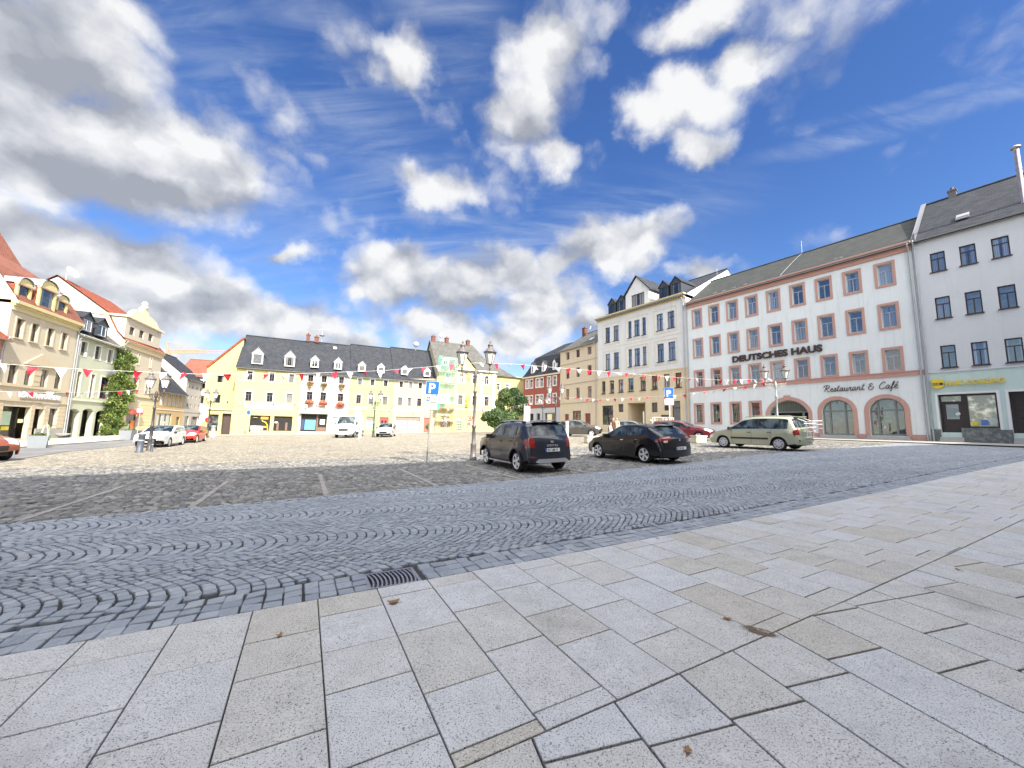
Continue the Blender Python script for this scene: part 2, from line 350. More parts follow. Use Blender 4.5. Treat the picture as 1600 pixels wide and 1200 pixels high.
def stonemat(name,c1,c2,c3,rough=.75,speck=0.,bump=.4,bs=60.,spec=.4,stain=.0,sp_s=170.):
    m=bpy.data.materials.new(name); m.use_nodes=True; t=NT(m.node_tree); b=t.n['Principled BSDF']
    at_=t.N('ShaderNodeAttribute',attribute_name='tint'); v=t.N('ShaderNodeTexCoord').outputs['Object']
    T=at_.outputs['Fac']
    cr=t.N('ShaderNodeValToRGB'); t.L(T,cr.inputs[0]); e=cr.color_ramp.elements; e[0].color=(*c1,1); e[1].color=(*c3,1); e.new(.5).color=(*c2,1)
    base=cr.outputs[0]
    n=t.noise(v,5.,5,.62); base=t.mix(1.,base,t.math('MULTIPLY_ADD',t.math('SUBTRACT',n,.5),.55,1.),'MULTIPLY')
    if speck:
        s1=t.noise(v,sp_s,2,.8); dk=t.ramp(s1,.55,.64); base=t.mix(t.math('MULTIPLY',dk,speck),base,(.035,.035,.04,1))
        s2=t.noise(v,sp_s*.75,2,.75); lt=t.ramp(s2,.54,.62); base=t.mix(t.math('MULTIPLY',lt,speck*.55),base,(.66,.64,.62,1))
    if stain:
        s3=t.noise(v,.45,6,.68); base=t.mix(t.math('MULTIPLY',t.ramp(s3,.50,.72),stain),base,(.45,.42,.38,1),'MULTIPLY')
        s4=t.noise(v,7.,3,.8); base=t.mix(t.math('MULTIPLY',t.ramp(s4,.68,.75),stain),base,(.35,.30,.25,1),'MULTIPLY')
    t.L(base,b.inputs['Base Color']); b.inputs['Roughness'].default_value=rough; b.inputs['Specular IOR Level'].default_value=spec
    bp=t.N('ShaderNodeBump'); bp.inputs['Strength'].default_value=bump; bp.inputs['Distance'].default_value=.006
    t.L(t.math('ADD',t.noise(v,bs,4,.65),t.math('MULTIPLY',t.noise(v,9.,3,.6),1.2)),bp.inputs['Height']); t.L(bp.outputs[0],b.inputs['Normal'])
    MATS[name]=m; return m
m_slab=stonemat('granite_slab',(.52,.53,.54),(.505,.495,.47),(.46,.43,.37),.7,1.,.5,120.,stain=.6,sp_s=120.)
m_sett=stonemat('basalt_sett',(.20,.225,.26),(.26,.285,.315),(.335,.35,.37),.62,.25,.6,45.,.5,stain=.3,sp_s=120.)
m_cob=stonemat('field_cobble',(.088,.088,.086),(.16,.156,.146),(.285,.27,.235),.66,.15,.6,35.,.45,stain=.35,sp_s=90.)
m_joint=mat('joint_grit',(.055,.053,.05),.95,.5,9.,.6,120.)
m_joint2=mat('sandy_joint',(.22,.20,.16),.95,.4,6.,.6,90.)
m_mark=stonemat('marking_stone',(.26,.235,.215),(.31,.285,.26),(.24,.23,.22),.7,.3,.4,60.)

def grid_sheet(xs,ys,h):
    X,Y=np.meshgrid(xs,ys); V=np.stack([X,Y,gz(X,Y)+h],-1).reshape(-1,3); nx=len(xs); ny=len(ys)
    i=np.arange(ny-1)[:,None]*nx+np.arange(nx-1)[None,:]; i=i.ravel(); return V,np.stack([i,i+1,i+nx+1,i+nx],1)
# base terrain reaches the horizon
xs=np.concatenate([[-900,-500,-300,-200],np.arange(-130,131,5.),[200,300,500,900]]); ys=np.concatenate([[-600,-300,-150],np.arange(-80,161,5.),[220,350,600,1200]])
def gzc(X,Y): return gz(np.clip(X,-110,110),np.clip(Y,-70,150))
X,Y=np.meshgrid(xs,ys); V=np.stack([X,Y,gzc(X,Y)-.07],-1).reshape(-1,3); i=(np.arange(len(ys)-1)[:,None]*len(xs)+np.arange(len(xs)-1)[None,:]).ravel()
obj('ground',big_mesh('ground',V,np.stack([i,i+1,i+len(xs)+1,i+len(xs)],1),[mat('earth',(.12,.115,.1),.95,.3,1.)],smooth=True),kind='structure')

def strip_sheet(u0,u1,v0,v1,du,dv,h):
    us=np.arange(u0,u1+1e-6,du); vs=np.linspace(v0,v1,max(2,int((v1-v0)/dv)+1)); U,Vv=np.meshgrid(us,vs); V=uvw(U,Vv,h).reshape(-1,3); nx=len(us)
    i=(np.arange(len(vs)-1)[:,None]*nx+np.arange(nx-1)[None,:]).ravel(); return V,np.stack([i,i+1,i+nx+1,i+nx],1)

def stones(quads,h_top,bev,drop,crown=0.,tilt=.0,hvar=.0):
    global SM
    """quads: (n,4,2) plan corners (u,v ccw).  each becomes a worn stone: top face, rounded shoulder, sides"""
    Q=np.asarray(quads); n=len(Q); c=Q.mean(1,keepdims=True)
    def ring(f): return c+(Q-c)*f[:,None,None]
    sz=np.linalg.norm(Q[:,0]-Q[:,2],axis=1)*.5
    f_out=np.ones(n); f_sh=1-bev*.45/sz; f_top=1-bev*1.5/sz
    hv=rng.normal(0,hvar,n)
    tl=rng.normal(0,tilt,(n,2))
    lv=[]
    for f,dz,cr in ((f_out,-drop,0),(f_out,-bev,0),(f_sh,-bev*.3,0),(f_top,0.,0)):
        P=ring(f); V=uvw(P[...,0],P[...,1],0.)
        rel=P-c; V[...,2]+=h_top+dz+hv[:,None]+(rel*tl[:,None,:]).sum(-1)
        lv.append(V)
    V=np.stack(lv,1) # n,4lev,4,3
    cen=uvw(c[:,0,0],c[:,0,1],h_top)+0; cen[:,2]+=hv+crown
    V=np.concatenate([V.reshape(n,16,3),cen[:,None]],1).reshape(-1,3)
    base=np.arange(n)[:,None]*17
    F=[];
    for l in range(3):
        for k in range(4):
            a,b=l*4+k,l*4+(k+1)%4; F.append([a,b,b+4,a+4])
    F=np.array(F); Fq=(base[:,:,None]+F[None]).reshape(-1,4)
    # top as 2 quads through the centre
    T=np.array([[12,13,14,16],[14,15,12,16]]); Ft=(base[:,:,None]+T[None]).reshape(-1,4)
    SM=np.concatenate([np.ones(n*12,bool),np.zeros(n*2,bool)])
    return V,np.concatenate([Fq,Ft]),np.concatenate([np.repeat(np.arange(n),12),np.repeat(np.arange(n),2)])

def zig(v0,v1): return v0
# --- carriageway in segmental arcs
Q=[];T=[]
u_lo,u_hi=-10.,32.
def e_v(u): return np.interp(u,[-6,-1,0,1.5,5,13],[4.95,5.65,5.78,5.85,5.95,6.3])
# gutter rows laid straight, their cross joints running through
u=u_lo
while u<u_hi:
    w=rng.uniform(.125,.155); sk=rng.normal(0,.004)
    for (v0,v1) in ((.02,.165),(.165,.315),(.315,.455)):
        if -1.50<u+w/2<-.98: continue
        g=.0055; q=np.array([(u+g,v0+g),(u+w-g,v0+g),(u+w-g,v1-g),(u+g,v1-g)])+rng.normal(0,.0045,(4,2)); q[:,0]+=sk; Q.append(q); T.append(rng.normal(.42,.24))
    u+=w
# scallop bands run slightly askew to the kerb
Wd=1.65; dst=.120; th=math.atan(-.13); b1=np.array([math.cos(th),math.sin(th)]); b2=np.array([-b1[1],b1[0]])
def drop(dv):
    a=abs(dv); return a*a if a<.5 else .25+(a-.5)*1.02
tab_v=np.linspace(-Wd/2,Wd/2,331); tab_x=np.array([-drop(q_) for q_ in tab_v]); seg_=np.hypot(np.diff(tab_v),np.diff(tab_x)); tab_s=np.r_[0,np.cumsum(seg_)]; LT_=tab_s[-1]
def arcp(s_): return np.interp(s_,tab_s,tab_x),np.interp(s_,tab_s,tab_v)
for k in range(-2,9):
    vc=1.775+Wd*k
    up=-13.+rng.uniform(0,.1)
    while up<36:
        d=dst*rng.uniform(.92,1.08); n=19+int(rng.integers(0,3)); cuts=np.linspace(0,LT_,n+1); cuts[1:-1]+=rng.normal(0,.011,n-1)
        um_=up*b1[0]+vc*b2[0]; vm_=up*b1[1]+vc*b2[1]
        if vm_+Wd<.3 or vm_-Wd>float(e_v(um_)) or um_<u_lo-1 or um_>u_hi+1: up+=d; continue
        xs_,vs_=arcp(cuts); al=np.arctan(np.gradient(-tab_x,tab_v)); ac=np.interp(cuts,tab_s,al)
        s2=np.clip(cuts+d*np.sin(ac)*.85,0,LT_); x2,v2=arcp(s2); wob=rng.normal(0,.004,n+1)
        for i in range(n):
            q=np.array([(up+xs_[i]+wob[i],vc+vs_[i]),(up+d+x2[i]+wob[i],vc+v2[i]),(up+d+x2[i+1]+wob[i+1],vc+v2[i+1]),(up+xs_[i+1]+wob[i+1],vc+vs_[i+1])])
            q=q[:,:1]*b1+q[:,1:]*b2; c=q.mean(0)
            if c[1]>e_v(c[0])-.165 or c[1]<.50 or c[0]<u_lo or c[0]>u_hi: continue
            e1_=np.linalg.norm(q[3]-q[0]); e2_=np.linalg.norm(q[1]-q[0]); 
            if min(e1_,e2_)<.035: continue
            area=abs((q[2,0]-q[0,0])*(q[3,1]-q[1,1])-(q[3,0]-q[1,0])*(q[2,1]-q[0,1]))/2; wn=area/max(e1_,e2_)
            sc_=max(.6,1-.015/wn); q=c+(q-c)*sc_+rng.normal(0,.003,(4,2)); Q.append(q); T.append(rng.normal(.45,.25))
        up+=d
# border course along the square
u=u_lo
while u<u_hi:
    w=rng.uniform(.13,.18); vb=float(e_v(u+w/2)); g=.007
    Q.append(np.array([(u+g,vb-.12),(u+w-g,vb-.12),(u+w-g,vb-.0),(u+g,vb-.0)])+rng.normal(0,.004,(4,2))); T.append(rng.normal(.4,.2)); u+=w
V,Fq,own=stones(Q,0.,.009,.04,.002,.045,.0022); T=np.clip(np.array(T),0,1)
obj('road',big_mesh('road',V,Fq,[m_sett],tint=T[own],smooth=SM),kind='structure')
V,Fq=strip_sheet(-40,70,-.3,7.4,1.,.8,-.034); obj('road_bed',big_mesh('road_bed',V,Fq,[m_joint],smooth=True),kind='structure')

# --- square: field cobbles
Q=[];T=[]; v=4.9
mk=[(-8.15,5.35,9.1),(-5.95,5.05,9.2),(-3.87,5.35,9.2),(-1.60,5.6,9.8),(.97,5.9,10.2),(3.5,6.0,10.3),(6.1,6.1,10.4)]
marks=[]
row=0
while v<15.5:
    h=rng.uniform(.115,.15)*(1+.02*row*.3); u=-15.+rng.uniform(0,.1)
    while u<30:
        w=rng.uniform(.10,.19); um=u+w/2
        if v>e_v(um)+.0 and not any(abs(um-a)<.105 and b<v<c for a,b,c in mk):
            g=rng.uniform(.008,.014)
            Q.append(np.array([(u+g,v+g),(u+w-g,v+g),(u+w-g,v+h-g),(u+g,v+h-g)])+rng.normal(0,.009,(4,2))); T.append(rng.normal(.5,.27))
        u+=w
    v+=h; row+=1
V,Fq,own=stones(Q,0.,.024,.03,.008,.09,.005); T=np.clip(np.array(T),0,1)
vend=v
obj('square_cobbles',big_mesh('square_cobbles',V,Fq,[m_cob],tint=T[own],smooth=True),kind='structure')
# parking bay lines of pale stone
Q=[];T=[]
for (a,b,c) in mk:
    v=b
    while v<c:
        l=rng.uniform(.14,.2)
        for s_ in(0.,):
            Q.append(np.array([(a+s_-.052,v+.006),(a+s_+.052,v+.006),(a+s_+.052,v+l-.006),(a+s_-.052,v+l-.006)])+rng.normal(0,.004,(4,2))); T.append(rng.uniform(0,1))
        v+=l
V,Fq,own=stones(Q,.003,.008,.03,.001,.02,.002)
obj('parking_bay_lines',big_mesh('parking_bay_lines',V,Fq,[m_mark],tint=np.array(T)[own],smooth=SM),kind='structure')
V,Fq=strip_sheet(-45,75,5.2,vend+.5,1.,.8,-.024); obj('square_bed',big_mesh('square_bed',V,Fq,[m_joint2],smooth=True),kind='structure')
# far part of the square: same cobbles as a relief material
def far_cobble():
    m=bpy.data.materials.new('far_cobble'); m.use_nodes=True; t=NT(m.node_tree); b=t.n['Principled BSDF']; v=t.N('ShaderNodeTexCoord').outputs['Object']
    vr=t.mapping(v,rot=(0,0,-math.atan2(E1[1],E1[0])),scale=(6.2,7.6,1)); vo=t.N('ShaderNodeTexVoronoi',feature='F1'); t.L(vr,vo.inputs[0]); vo.inputs['Scale'].default_value=1; vo.inputs['Randomness'].default_value=.75
    ve=t.N('ShaderNodeTexVoronoi',feature='DISTANCE_TO_EDGE'); t.L(vr,ve.inputs[0]); ve.inputs['Scale'].default_value=1; ve.inputs['Randomness'].default_value=.75
    sp=t.N('ShaderNodeSeparateColor'); t.L(vo.outputs['Color'],sp.inputs[0])
    cr=t.N('ShaderNodeValToRGB'); t.L(sp.outputs[0],cr.inputs[0]); e=cr.color_ramp.elements; e[0].color=(.18,.165,.135,1); e[1].color=(.46,.41,.31,1); e.new(.5).color=(.31,.28,.22,1)
    base=t.mix(t.ramp(ve.outputs[0],.09,.02),cr.outputs[0],(.08,.07,.055,1))
    base=t.mix(t.math('MULTIPLY',t.ramp(t.noise(v,.3,5,.7),.45,.7),.4),base,(.55,.5,.42,1),'MULTIPLY')
    t.L(base,b.inputs['Base Color']); b.inputs['Roughness'].default_value=.75
    bp=t.N('ShaderNodeBump'); bp.inputs['Distance'].default_value=.03; bp.inputs['Strength'].default_value=.9; t.L(t.math('MINIMUM',ve.outputs[0],.22),bp.inputs['Height']); t.L(bp.outputs[0],b.inputs['Normal'])
    return m
V,Fq=grid_sheet(np.arange(-90,90.1,3.),np.arange(-12,141,3.),0.)
keep=[]
c=V[Fq].mean(1)[:,:2]-KO; vv=c@E2
V2,F2=strip_sheet(-75,80,vend-.05,90,2.5,2.5,-.004)
obj('square',big_mesh('square',V2,F2,[far_cobble()],smooth=True),kind='structure')

# --- pavement of granite slabs (two laying directions meeting at a straight joint)
def clip_half(P,a,b,c):
    """keep points with a*u+b*v<=c"""
    out=[];n=len(P)
    for i in range(n):
        p,q=P[i],P[(i+1)%n]; fp=a*p[0]+b*p[1]-c; fq=a*q[0]+b*q[1]-c
        if fp<=0: out.append(p)
        if fp*fq<0: t=fp/(fp-fq); out.append((p[0]+(q[0]-p[0])*t,p[1]+(q[1]-p[1])*t))
    return out
SV=[];SF=[];ST=[]
def slab(P,g=.0045,tint=.5):
    P=[tuple(p) for p in P]
    # drop repeats
    Q=[P[i] for i in range(len(P)) if math.dist(P[i],P[i-1])>.01]
    if len(Q)<3: return
    ar=.5*sum(Q[i-1][0]*Q[i][1]-Q[i][0]*Q[i-1][1] for i in range(len(Q)))
    if abs(ar)<.004: return
    if ar<0: Q=Q[::-1]
    def inset(Q,g):
        n=len(Q);R=[]
        for i in range(n):
            p=np.array(Q[i]);a=np.array(Q[i-1]);b=np.array(Q[(i+1)%n])
            d1=(p-a)/np.linalg.norm(p-a);d2=(b-p)/np.linalg.norm(b-p); n1=np.array([-d1[1],d1[0]]);n2=np.array([-d2[1],d2[0]])
            k=n1+n2; k=k/max(.3,(1+n1@n2)); R.append(tuple(p+k*g))
        return R
    r0=inset(Q,g); r1=inset(Q,g+.0035); n=len(Q); o=len(SV)
    th=rng.normal(0,.0007)
    for R_,dz in((r0,-.02),(r0,-.003),(r1,0.)):
        for (u,v) in R_: SV.append((u,v,dz+th))
    for l in range(2):
        for i in range(n): SF.append((o+l*n+i,o+l*n+(i+1)%n,o+(l+1)*n+(i+1)%n,o+(l+1)*n+i)); ST.append(tint)
    SF.append(tuple(o+2*n+i for i in range(n))); ST.append(tint)
def tint_(): 
    r=rng.random(); return float(np.clip(rng.normal(.2,.15) if r<.4 else (rng.normal(.5,.15) if r<.85 else rng.normal(.85,.12)),0,1))
u=-12.55+.0
seams=[]
uA=-2.07-.47*24
k=0
while uA<40:
    w=.47 if k%3 else .49; v=0.; first=True
    while v>-2.14:
        l=rng.choice([.45,.55,.62,.69]) if not first else rng.choice([.22,.36,.55,.7]); first=False
        P=[(uA,v-l),(uA+w,v-l),(uA+w,v),(uA,v)]; P=clip_half(P,0,-1,2.14)
        if len(P)>2: slab(P,tint=tint_())
        v-=l
    uA+=w; k+=1
# second field, turned a little
an=rad(-12); ca,sa=math.cos(an),math.sin(an)
wB=.515; iB=-40
while iB<110:
    s0=iB*wB; l0=8.+rng.uniform(0,1)
    t_=l0
    while t_>-30:
        l=rng.choice([.45,.6,.75,.9])
        if s0*ca-t_*sa< 45:
            P=[(s0,t_-l),(s0+wB,t_-l),(s0+wB,t_),(s0,t_)]
            P=[(-.51+x*ca-y*sa,-2.15+x*sa+y*ca) for x,y in P]
            if min(p[1] for p in P)<-2.14 and min(p[1] for p in P)>-9.5 and -14<P[0][0]<40:
                P=clip_half(P,0,1,-2.14)
                if len(P)>2: slab(P,.007,tint_())
        t_-=l
    iB+=1
me=bpy.data.meshes.new('pavement'); A=np.array(SV); W3=uvw(A[:,0],A[:,1],0.); W3[:,2]+=A[:,2]+.006
me.from_pydata([tuple(p) for p in W3],[],SF); me.materials.append(m_slab); a_=me.attributes.new('tint','FLOAT','FACE'); a_.data.foreach_set('value',np.array(ST,np.float32)); me.update()
obj('pavement',me,kind='structure')
V,Fq=strip_sheet(-40,70,-20.,.0,1.,.9,-.010); obj('pavement_bed',big_mesh('pavement_bed',V,Fq,[m_joint],smooth=True),kind='structure')
# street and walk on the left side, walks along the other fronts
def poly_sheet(name,pts,h,m,n=12):
    """quad patch (4 world xy corners) draped on the ground"""
    a,b,c,d=[np.array(p[:2],float) for p in pts]; V=[];
    for i in range(n+1):
        for j in range(n+1):
            s,t=i/n,j/n; p=(a*(1-s)+b*s)*(1-t)+(d*(1-s)+c*s)*t; V.append((p[0],p[1],gf(p[0],p[1])+h))
    i=(np.arange(n)[:,None]*(n+1)+np.arange(n)[None,:]).ravel()
    F_=np.stack([i,i+n+1,i+n+2,i+1],1)
    return obj(name,big_mesh(name,V,F_,[m],smooth=True),kind='structure')
# ---------------------------------------------------------------- facade frames
class Fr:
    """x runs to the viewer's right along the front, y goes into the house, z up"""
    def __init__(s,p,az):
        s.p=Vector((p[0],p[1],0)); a=rad(az); s.x=Vector((math.sin(a),math.cos(a),0)); s.y=Vector((-s.x.y,s.x.x,0)); s.rz=math.atan2(s.x.y,s.x.x)
    def P(s,x,y,z=0.): return s.p+s.x*x+s.y*y+Vector((0,0,z))
    def g(s,x,y=0.): p=s.P(x,y); return gf(p.x,p.y)
FR=Fr((28.96,26.69),146); FB=Fr((-35.283,49.382),62.8); FL=Fr((-41.802,36.018),-21.5)
def frs(o,d,s): return None
pBe=FR.P(-30.75,0); FBe=Fr((pBe.x,pBe.y),151); FRd=Fr((7.539,59.80),144)

white_frame=lambda:mat('white_window_frame',(.62,.62,.60),.45,.05)
def wcol(n):
    return {'white':mat('white_window_frame',(.70,.70,.68),.45,.05),'grey':mat('grey_window_frame',(.40,.43,.47),.45,.05),'brown':mat('brown_window_frame',(.035,.022,.018),.4,.2),
     'red':mat('oxblood_window_frame',(.16,.035,.035),.45,.15),'tan':mat('umber_window_frame',(.13,.10,.08),.5,.15),'green':mat('grey_green_frame',(.17,.19,.18),.5,.1),'dark':mat('dark_window_frame',(.02,.02,.022),.4,.2),'mauve':mat('mauve_window_frame',(.30,.24,.23),.5,.1)}[n]
GL=glassmat('window_glass'); GLB=glassmat('clear_glass',(.02,.024,.03),(.42,.45,.5),.5,.015,2.7); GLS=glassmat('shop_glass',(.03,.032,.034),(.3,.3,.3),.15,.02,1.7)
_wc={}
def win_mesh(w,h,style,fr=.07,dep=.05):
    k=(round(w,2),round(h,2),style,fr)
    if k in _wc: return _wc[k]
    b=MB(); b.box(0,fr,0,dep,0,h); b.box(w-fr,w,0,dep,0,h); b.box(fr,w-fr,0,dep,0,fr); b.box(fr,w-fr,0,dep,h-fr,h)
    f2=fr*.75; y0,y1=-.004,dep-.01
    if 'T' in style: b.box(fr,w-fr,y0-.01,y1,h*.68-f2/2,h*.68+f2/2)
    top=h*.68-f2/2 if 'T' in style else h-fr
    if 'M' in style: b.box(w/2-f2/2,w/2+f2/2,y0,y1,fr,top)
    if 'F' in style: b.box(w/2-f2/2,w/2+f2/2,y0,y1,fr,h-fr)
    if 'C' in style: b.box(fr,w-fr,y0,y1,h*.4-.015,h*.4+.015)
    if 'Q' in style:
        for q in(.25,.5,.75): b.box(w*q-f2/2,w*q+f2/2,y0,y1,fr,h-fr)
    m1=b.mesh('window',wcol({'w':'white','g':'grey','b':'brown','r':'red','t':'tan','n':'green','d':'dark','v':'mauve'}[style[0]]))
    p=MB(); p.quad((fr*.9,dep-.02,fr*.9),(w-fr*.9,dep-.02,fr*.9),(w-fr*.9,dep-.02,h-fr*.9),(fr*.9,dep-.02,h-fr*.9))
    gm={'B':GLB,'S':GLS}.get('B' if 'B' in style else ('S' if 'S' in style else ''),GL)
    m2=p.mesh('pane',gm); _wc[k]=(m1,m2); return _wc[k]
_sc={}
def sur_mesh(w,h,t,tb,m,proud=.035,sill=0.):
    k=(round(w,2),round(h,2),t,tb,m.name,proud,sill)
    if k in _sc: return _sc[k]
    b=MB(); 
    b.box(-t,0,-proud,-.001,-tb,h+t); b.box(w,w+t,-proud,-.001,-tb,h+t); b.box(0,w,-proud,-.001,h,h+t)
    if tb>0: b.box(0,w,-proud,-.001,-tb,0)
    if sill: b.box(-t-.05,w+t+.05,-proud-.08,-.001,-tb-sill,-tb-.001)
    _sc[k]=b.mesh('surround',m); return _sc[k]
_ll={}
def sill_mesh(w,m,h=.06,out=.1):
    k=(round(w,2),m.name,h)
    if k not in _ll: b=MB(); b.box(-.06,w+.06,-out,.12,-h,.004); _ll[k]=b.mesh('sill',m)
    return _ll[k]
def proj(p):
    q=p-CC; d=q.dot(fw); return 800+F*q.dot(RR)/d, 600-F*q.dot(UU)/d
def fitrect(fr,x,z,w,h,y=0.):
    """the openings were measured as upright outlines of slanting shapes: find the true rectangle on the wall"""
    a=proj(fr.P(x,y,z+h)); b=proj(fr.P(x+w,y,z)); T=np.array([a[0],a[1],b[0],b[1]]); v=np.array([x,z,x+w,z+h],float)
    def bb(v):
        c=np.array([proj(fr.P(i,y,j)) for i in(v[0],v[2]) for j in(v[1],v[3])]); return np.array([c[:,0].min(),c[:,1].min(),c[:,0].max(),c[:,1].max()])
    for _ in range(4):
        r=bb(v)-T; J=np.zeros((4,4))
        for k in range(4): e=np.zeros(4); e[k]=.01; J[:,k]=(bb(v+e)-bb(v))/.01
        try: v=v-np.linalg.solve(J,r)
        except Exception: break
    if v[2]-v[0]<.3*w or v[3]-v[1]<.4*h: return x,z,w,h
    return round(float(v[0]),3),round(float(v[1]),3),round(float(v[2]-v[0]),2),round(float(v[3]-v[1]),2)
FITS=[FR,FBe,FRd,FL,FB]
class House:
    def __init__(s,name,label,fr,x0,x1,zb=None,cat='building',group='houses around the market square'):
        s.fr=fr; s.x0,s.x1=x0,x1; s.zb=min(fr.g(x0),fr.g(x1))-.3 if zb is None else zb
        s.root=empty(name,label,cat,fr.P(x0,0,s.zb),fr.rz,group); s.off=(-x0,0,-s.zb); s.holes=[]
    def part(s,name,mb,m,label=None,parent=None,uv=True):
        o=part(parent or s.root,name,mb,m,s.off if parent is None else (0,0,0),label,uv); return o
    def hole(s,x,z,w,h,arch=0.):
        """rectangle, or with a curved head of the given rise"""
        if arch:
            n=14; r=(w*w/4+arch*arch)/(2*arch); hf=math.asin(min(1,w/2/r)); 
            if arch>=w/2: hf=math.pi/2; r=w/2
            top=[(x+w/2+r*math.sin(a),z+h-r+r*math.cos(a)) for a in [hf-2*hf*i/n for i in range(n+1)]]
            s.holes.append([(x,z),(x+w,z)]+top)
        else: s.holes.append([(x,z),(x+w,z),(x+w,z+h),(x,z+h)])
    def win(s,x,z,w,h,style='wTM',rec=.2,surr=None,sill=None,hole=True,y=0.,label=None,fit=True):
        if fit and s.fr in FITS: x,z,w,h=fitrect(s.fr,x,z,w,h,y)
        if hole: s.hole(x,z,w,h)
        m1,m2=win_mesh(w,h,style); o=part(s.root,'window',m1,None,(x-s.x0,rec+y,z-s.zb),label); pn=part(o,'pane',m2,None)
        if surr: part(o,'surround',sur_mesh(w,h,*surr),None,(0,-rec,0))
        if sill: part(o,'sill',sill_mesh(w,sill),None,(0,-rec,0))
        return o
    def wall(s,outline,m,rev=.22,depth=11,name='wall',sides=True,y0=0.,label=None,m2=None,zsplit=None,back_h=None):
        b=MB(); P=[[Vector((x,z,0)) for x,z in outline]]+[[Vector((x,z,0)) for x,z in h] for h in s.holes]
        tri=tessellate_polygon(P); vs=[(p.x,y0,p.y) for q in P for p in q]; b.add(vs,[tuple(t) for t in tri])
        for h in s.holes:
            n=len(h)
            for i in range(n):
                (xa,za),(xb,zb_)=h[i],h[(i+1)%n]; b.quad((xa,y0,za),(xb,y0,zb_),(xb,y0+rev,zb_),(xa,y0+rev,za))
        if sides:
            xa=min(p[0] for p in outline); xb=max(p[0] for p in outline); zt=max(p[1] for p in outline); z0=min(p[1] for p in outline)
            zl=max(p[1] for p in outline if abs(p[0]-xa)<.01); zr=max(p[1] for p in outline if abs(p[0]-xb)<.01)
            b.quad((xa,y0,z0),(xa,depth,z0),(xa,depth,zl),(xa,y0,zl)); b.quad((xb,y0,z0),(xb,depth,z0),(xb,depth,zr),(xb,y0,zr)); b.quad((xa,depth,z0),(xb,depth,z0),(xb,depth,zr),(xa,depth,zl))
        s.holes=[]
        o=s.part(name,b,m,label); 
        fix_normals(o.data); return o
    def dark(s,x0,x1,y,z0,z1,parent=None):
        b=MB(); b.quad((x0,y,z0),(x1,y,z0),(x1,y,z1),(x0,y,z1)); return b
    def gable(s,x0,x1,ze,zr,depth,m,over=.35,eave=.25,wallm=None,name='roof',yr=None,th=.14,gut=True,back=True):
        """pitched roof, ridge parallel to the front"""
        yr=depth/2 if yr is None else yr; sl=(zr-ze)/yr; b=MB(); z0=ze-eave*sl
        def slab(a,c,d,e):
            n=(Vector(c)-Vector(a)).cross(Vector(e)-Vector(a)).normalized()
            if n.z<0:n=-n
            T=[Vector(p) for p in(a,c,d,e)]; L=[p-n*th for p in T]; b.add(T+L,[(0,1,2,3),(7,6,5,4),(0,4,5,1),(1,5,6,2),(2,6,7,3),(3,7,4,0)])
        slab((x0,-eave,z0),(x1,-eave,z0),(x1,yr,zr),(x0,yr,zr)); sb=(zr-ze)/(depth-yr)
        if back: slab((x1,depth+eave,ze-eave*sb),(x0,depth+eave,ze-eave*sb),(x0,yr,zr),(x1,yr,zr))
        o=s.part(name,b,m)
        if wallm:
            g=MB()
            for x in(x0+.02,x1-.02): g.poly([(x,0,ze-.05),(x,depth,ze-.05),(x,yr,zr-.08)])
            s.part('gable_wall',g,wallm)
        r=MB(); r.tube((x0,yr,zr+.02),(x1,yr,zr+.02),.09,n=8); part(o,'ridge_cap',r,m)
        if gut:
            g=MB(); zc=z0-.03; yc=-eave-.07
            for i in range(8):
                a0=math.pi*i/8;a1=math.pi*(i+1)/8
                g.quad((x0,yc-.075*math.cos(a0),zc-.075*math.sin(a0)),(x1,yc-.075*math.cos(a0),zc-.075*math.sin(a0)),(x1,yc-.075*math.cos(a1),zc-.075*math.sin(a1)),(x0,yc-.075*math.cos(a1),zc-.075*math.sin(a1)))
            part(o,'gutter',g,mat('zinc',(.30,.31,.33),.45,.15,metal=.5))
        return o
    def pipe(s,x,z0,z1,y=-.12,r=.055,m=None,kink=.3):
        b=MB(); b.path([(x,y-kink,z1),(x,y-kink,z1-.12),(x,y,z1-.55),(x,y,z0)],r,8)
        z=z0+1.5
        while z<z1-1: b.tube((x,y,z),(x,y,z+.05),r*1.3,n=8); b.box(x-.015,x+.015,y,0,z,z+.04); z+=2.6
        s.part('drainpipe',b,m or mat('zinc_pipe',(.36,.37,.39),.5,.2,metal=.3))
    def chimney(s,x,y,z0,z1,w=.5,m=None,parent=None):
        b=MB(); b.box(x-w/2,x+w/2,y-w/2,y+w/2,z0,z1); b.box(x-w/2-.05,x+w/2+.05,y-w/2-.05,y+w/2+.05,z1-.12,z1); b.tube((x,y,z1),(x,y,z1+.25),.1,n=8); return s.part('chimney',b,m or tiles('chimney_brick',(.17,.055,.04),(.13,.045,.035),.25,.08,.8,.012,(.14,.12,.1)))
def fix_normals(me):
    bm=bmesh.new(); bm.from_mesh(me); bmesh.ops.recalc_face_normals(bm,faces=bm.faces); bm.to_mesh(me); bm.free()
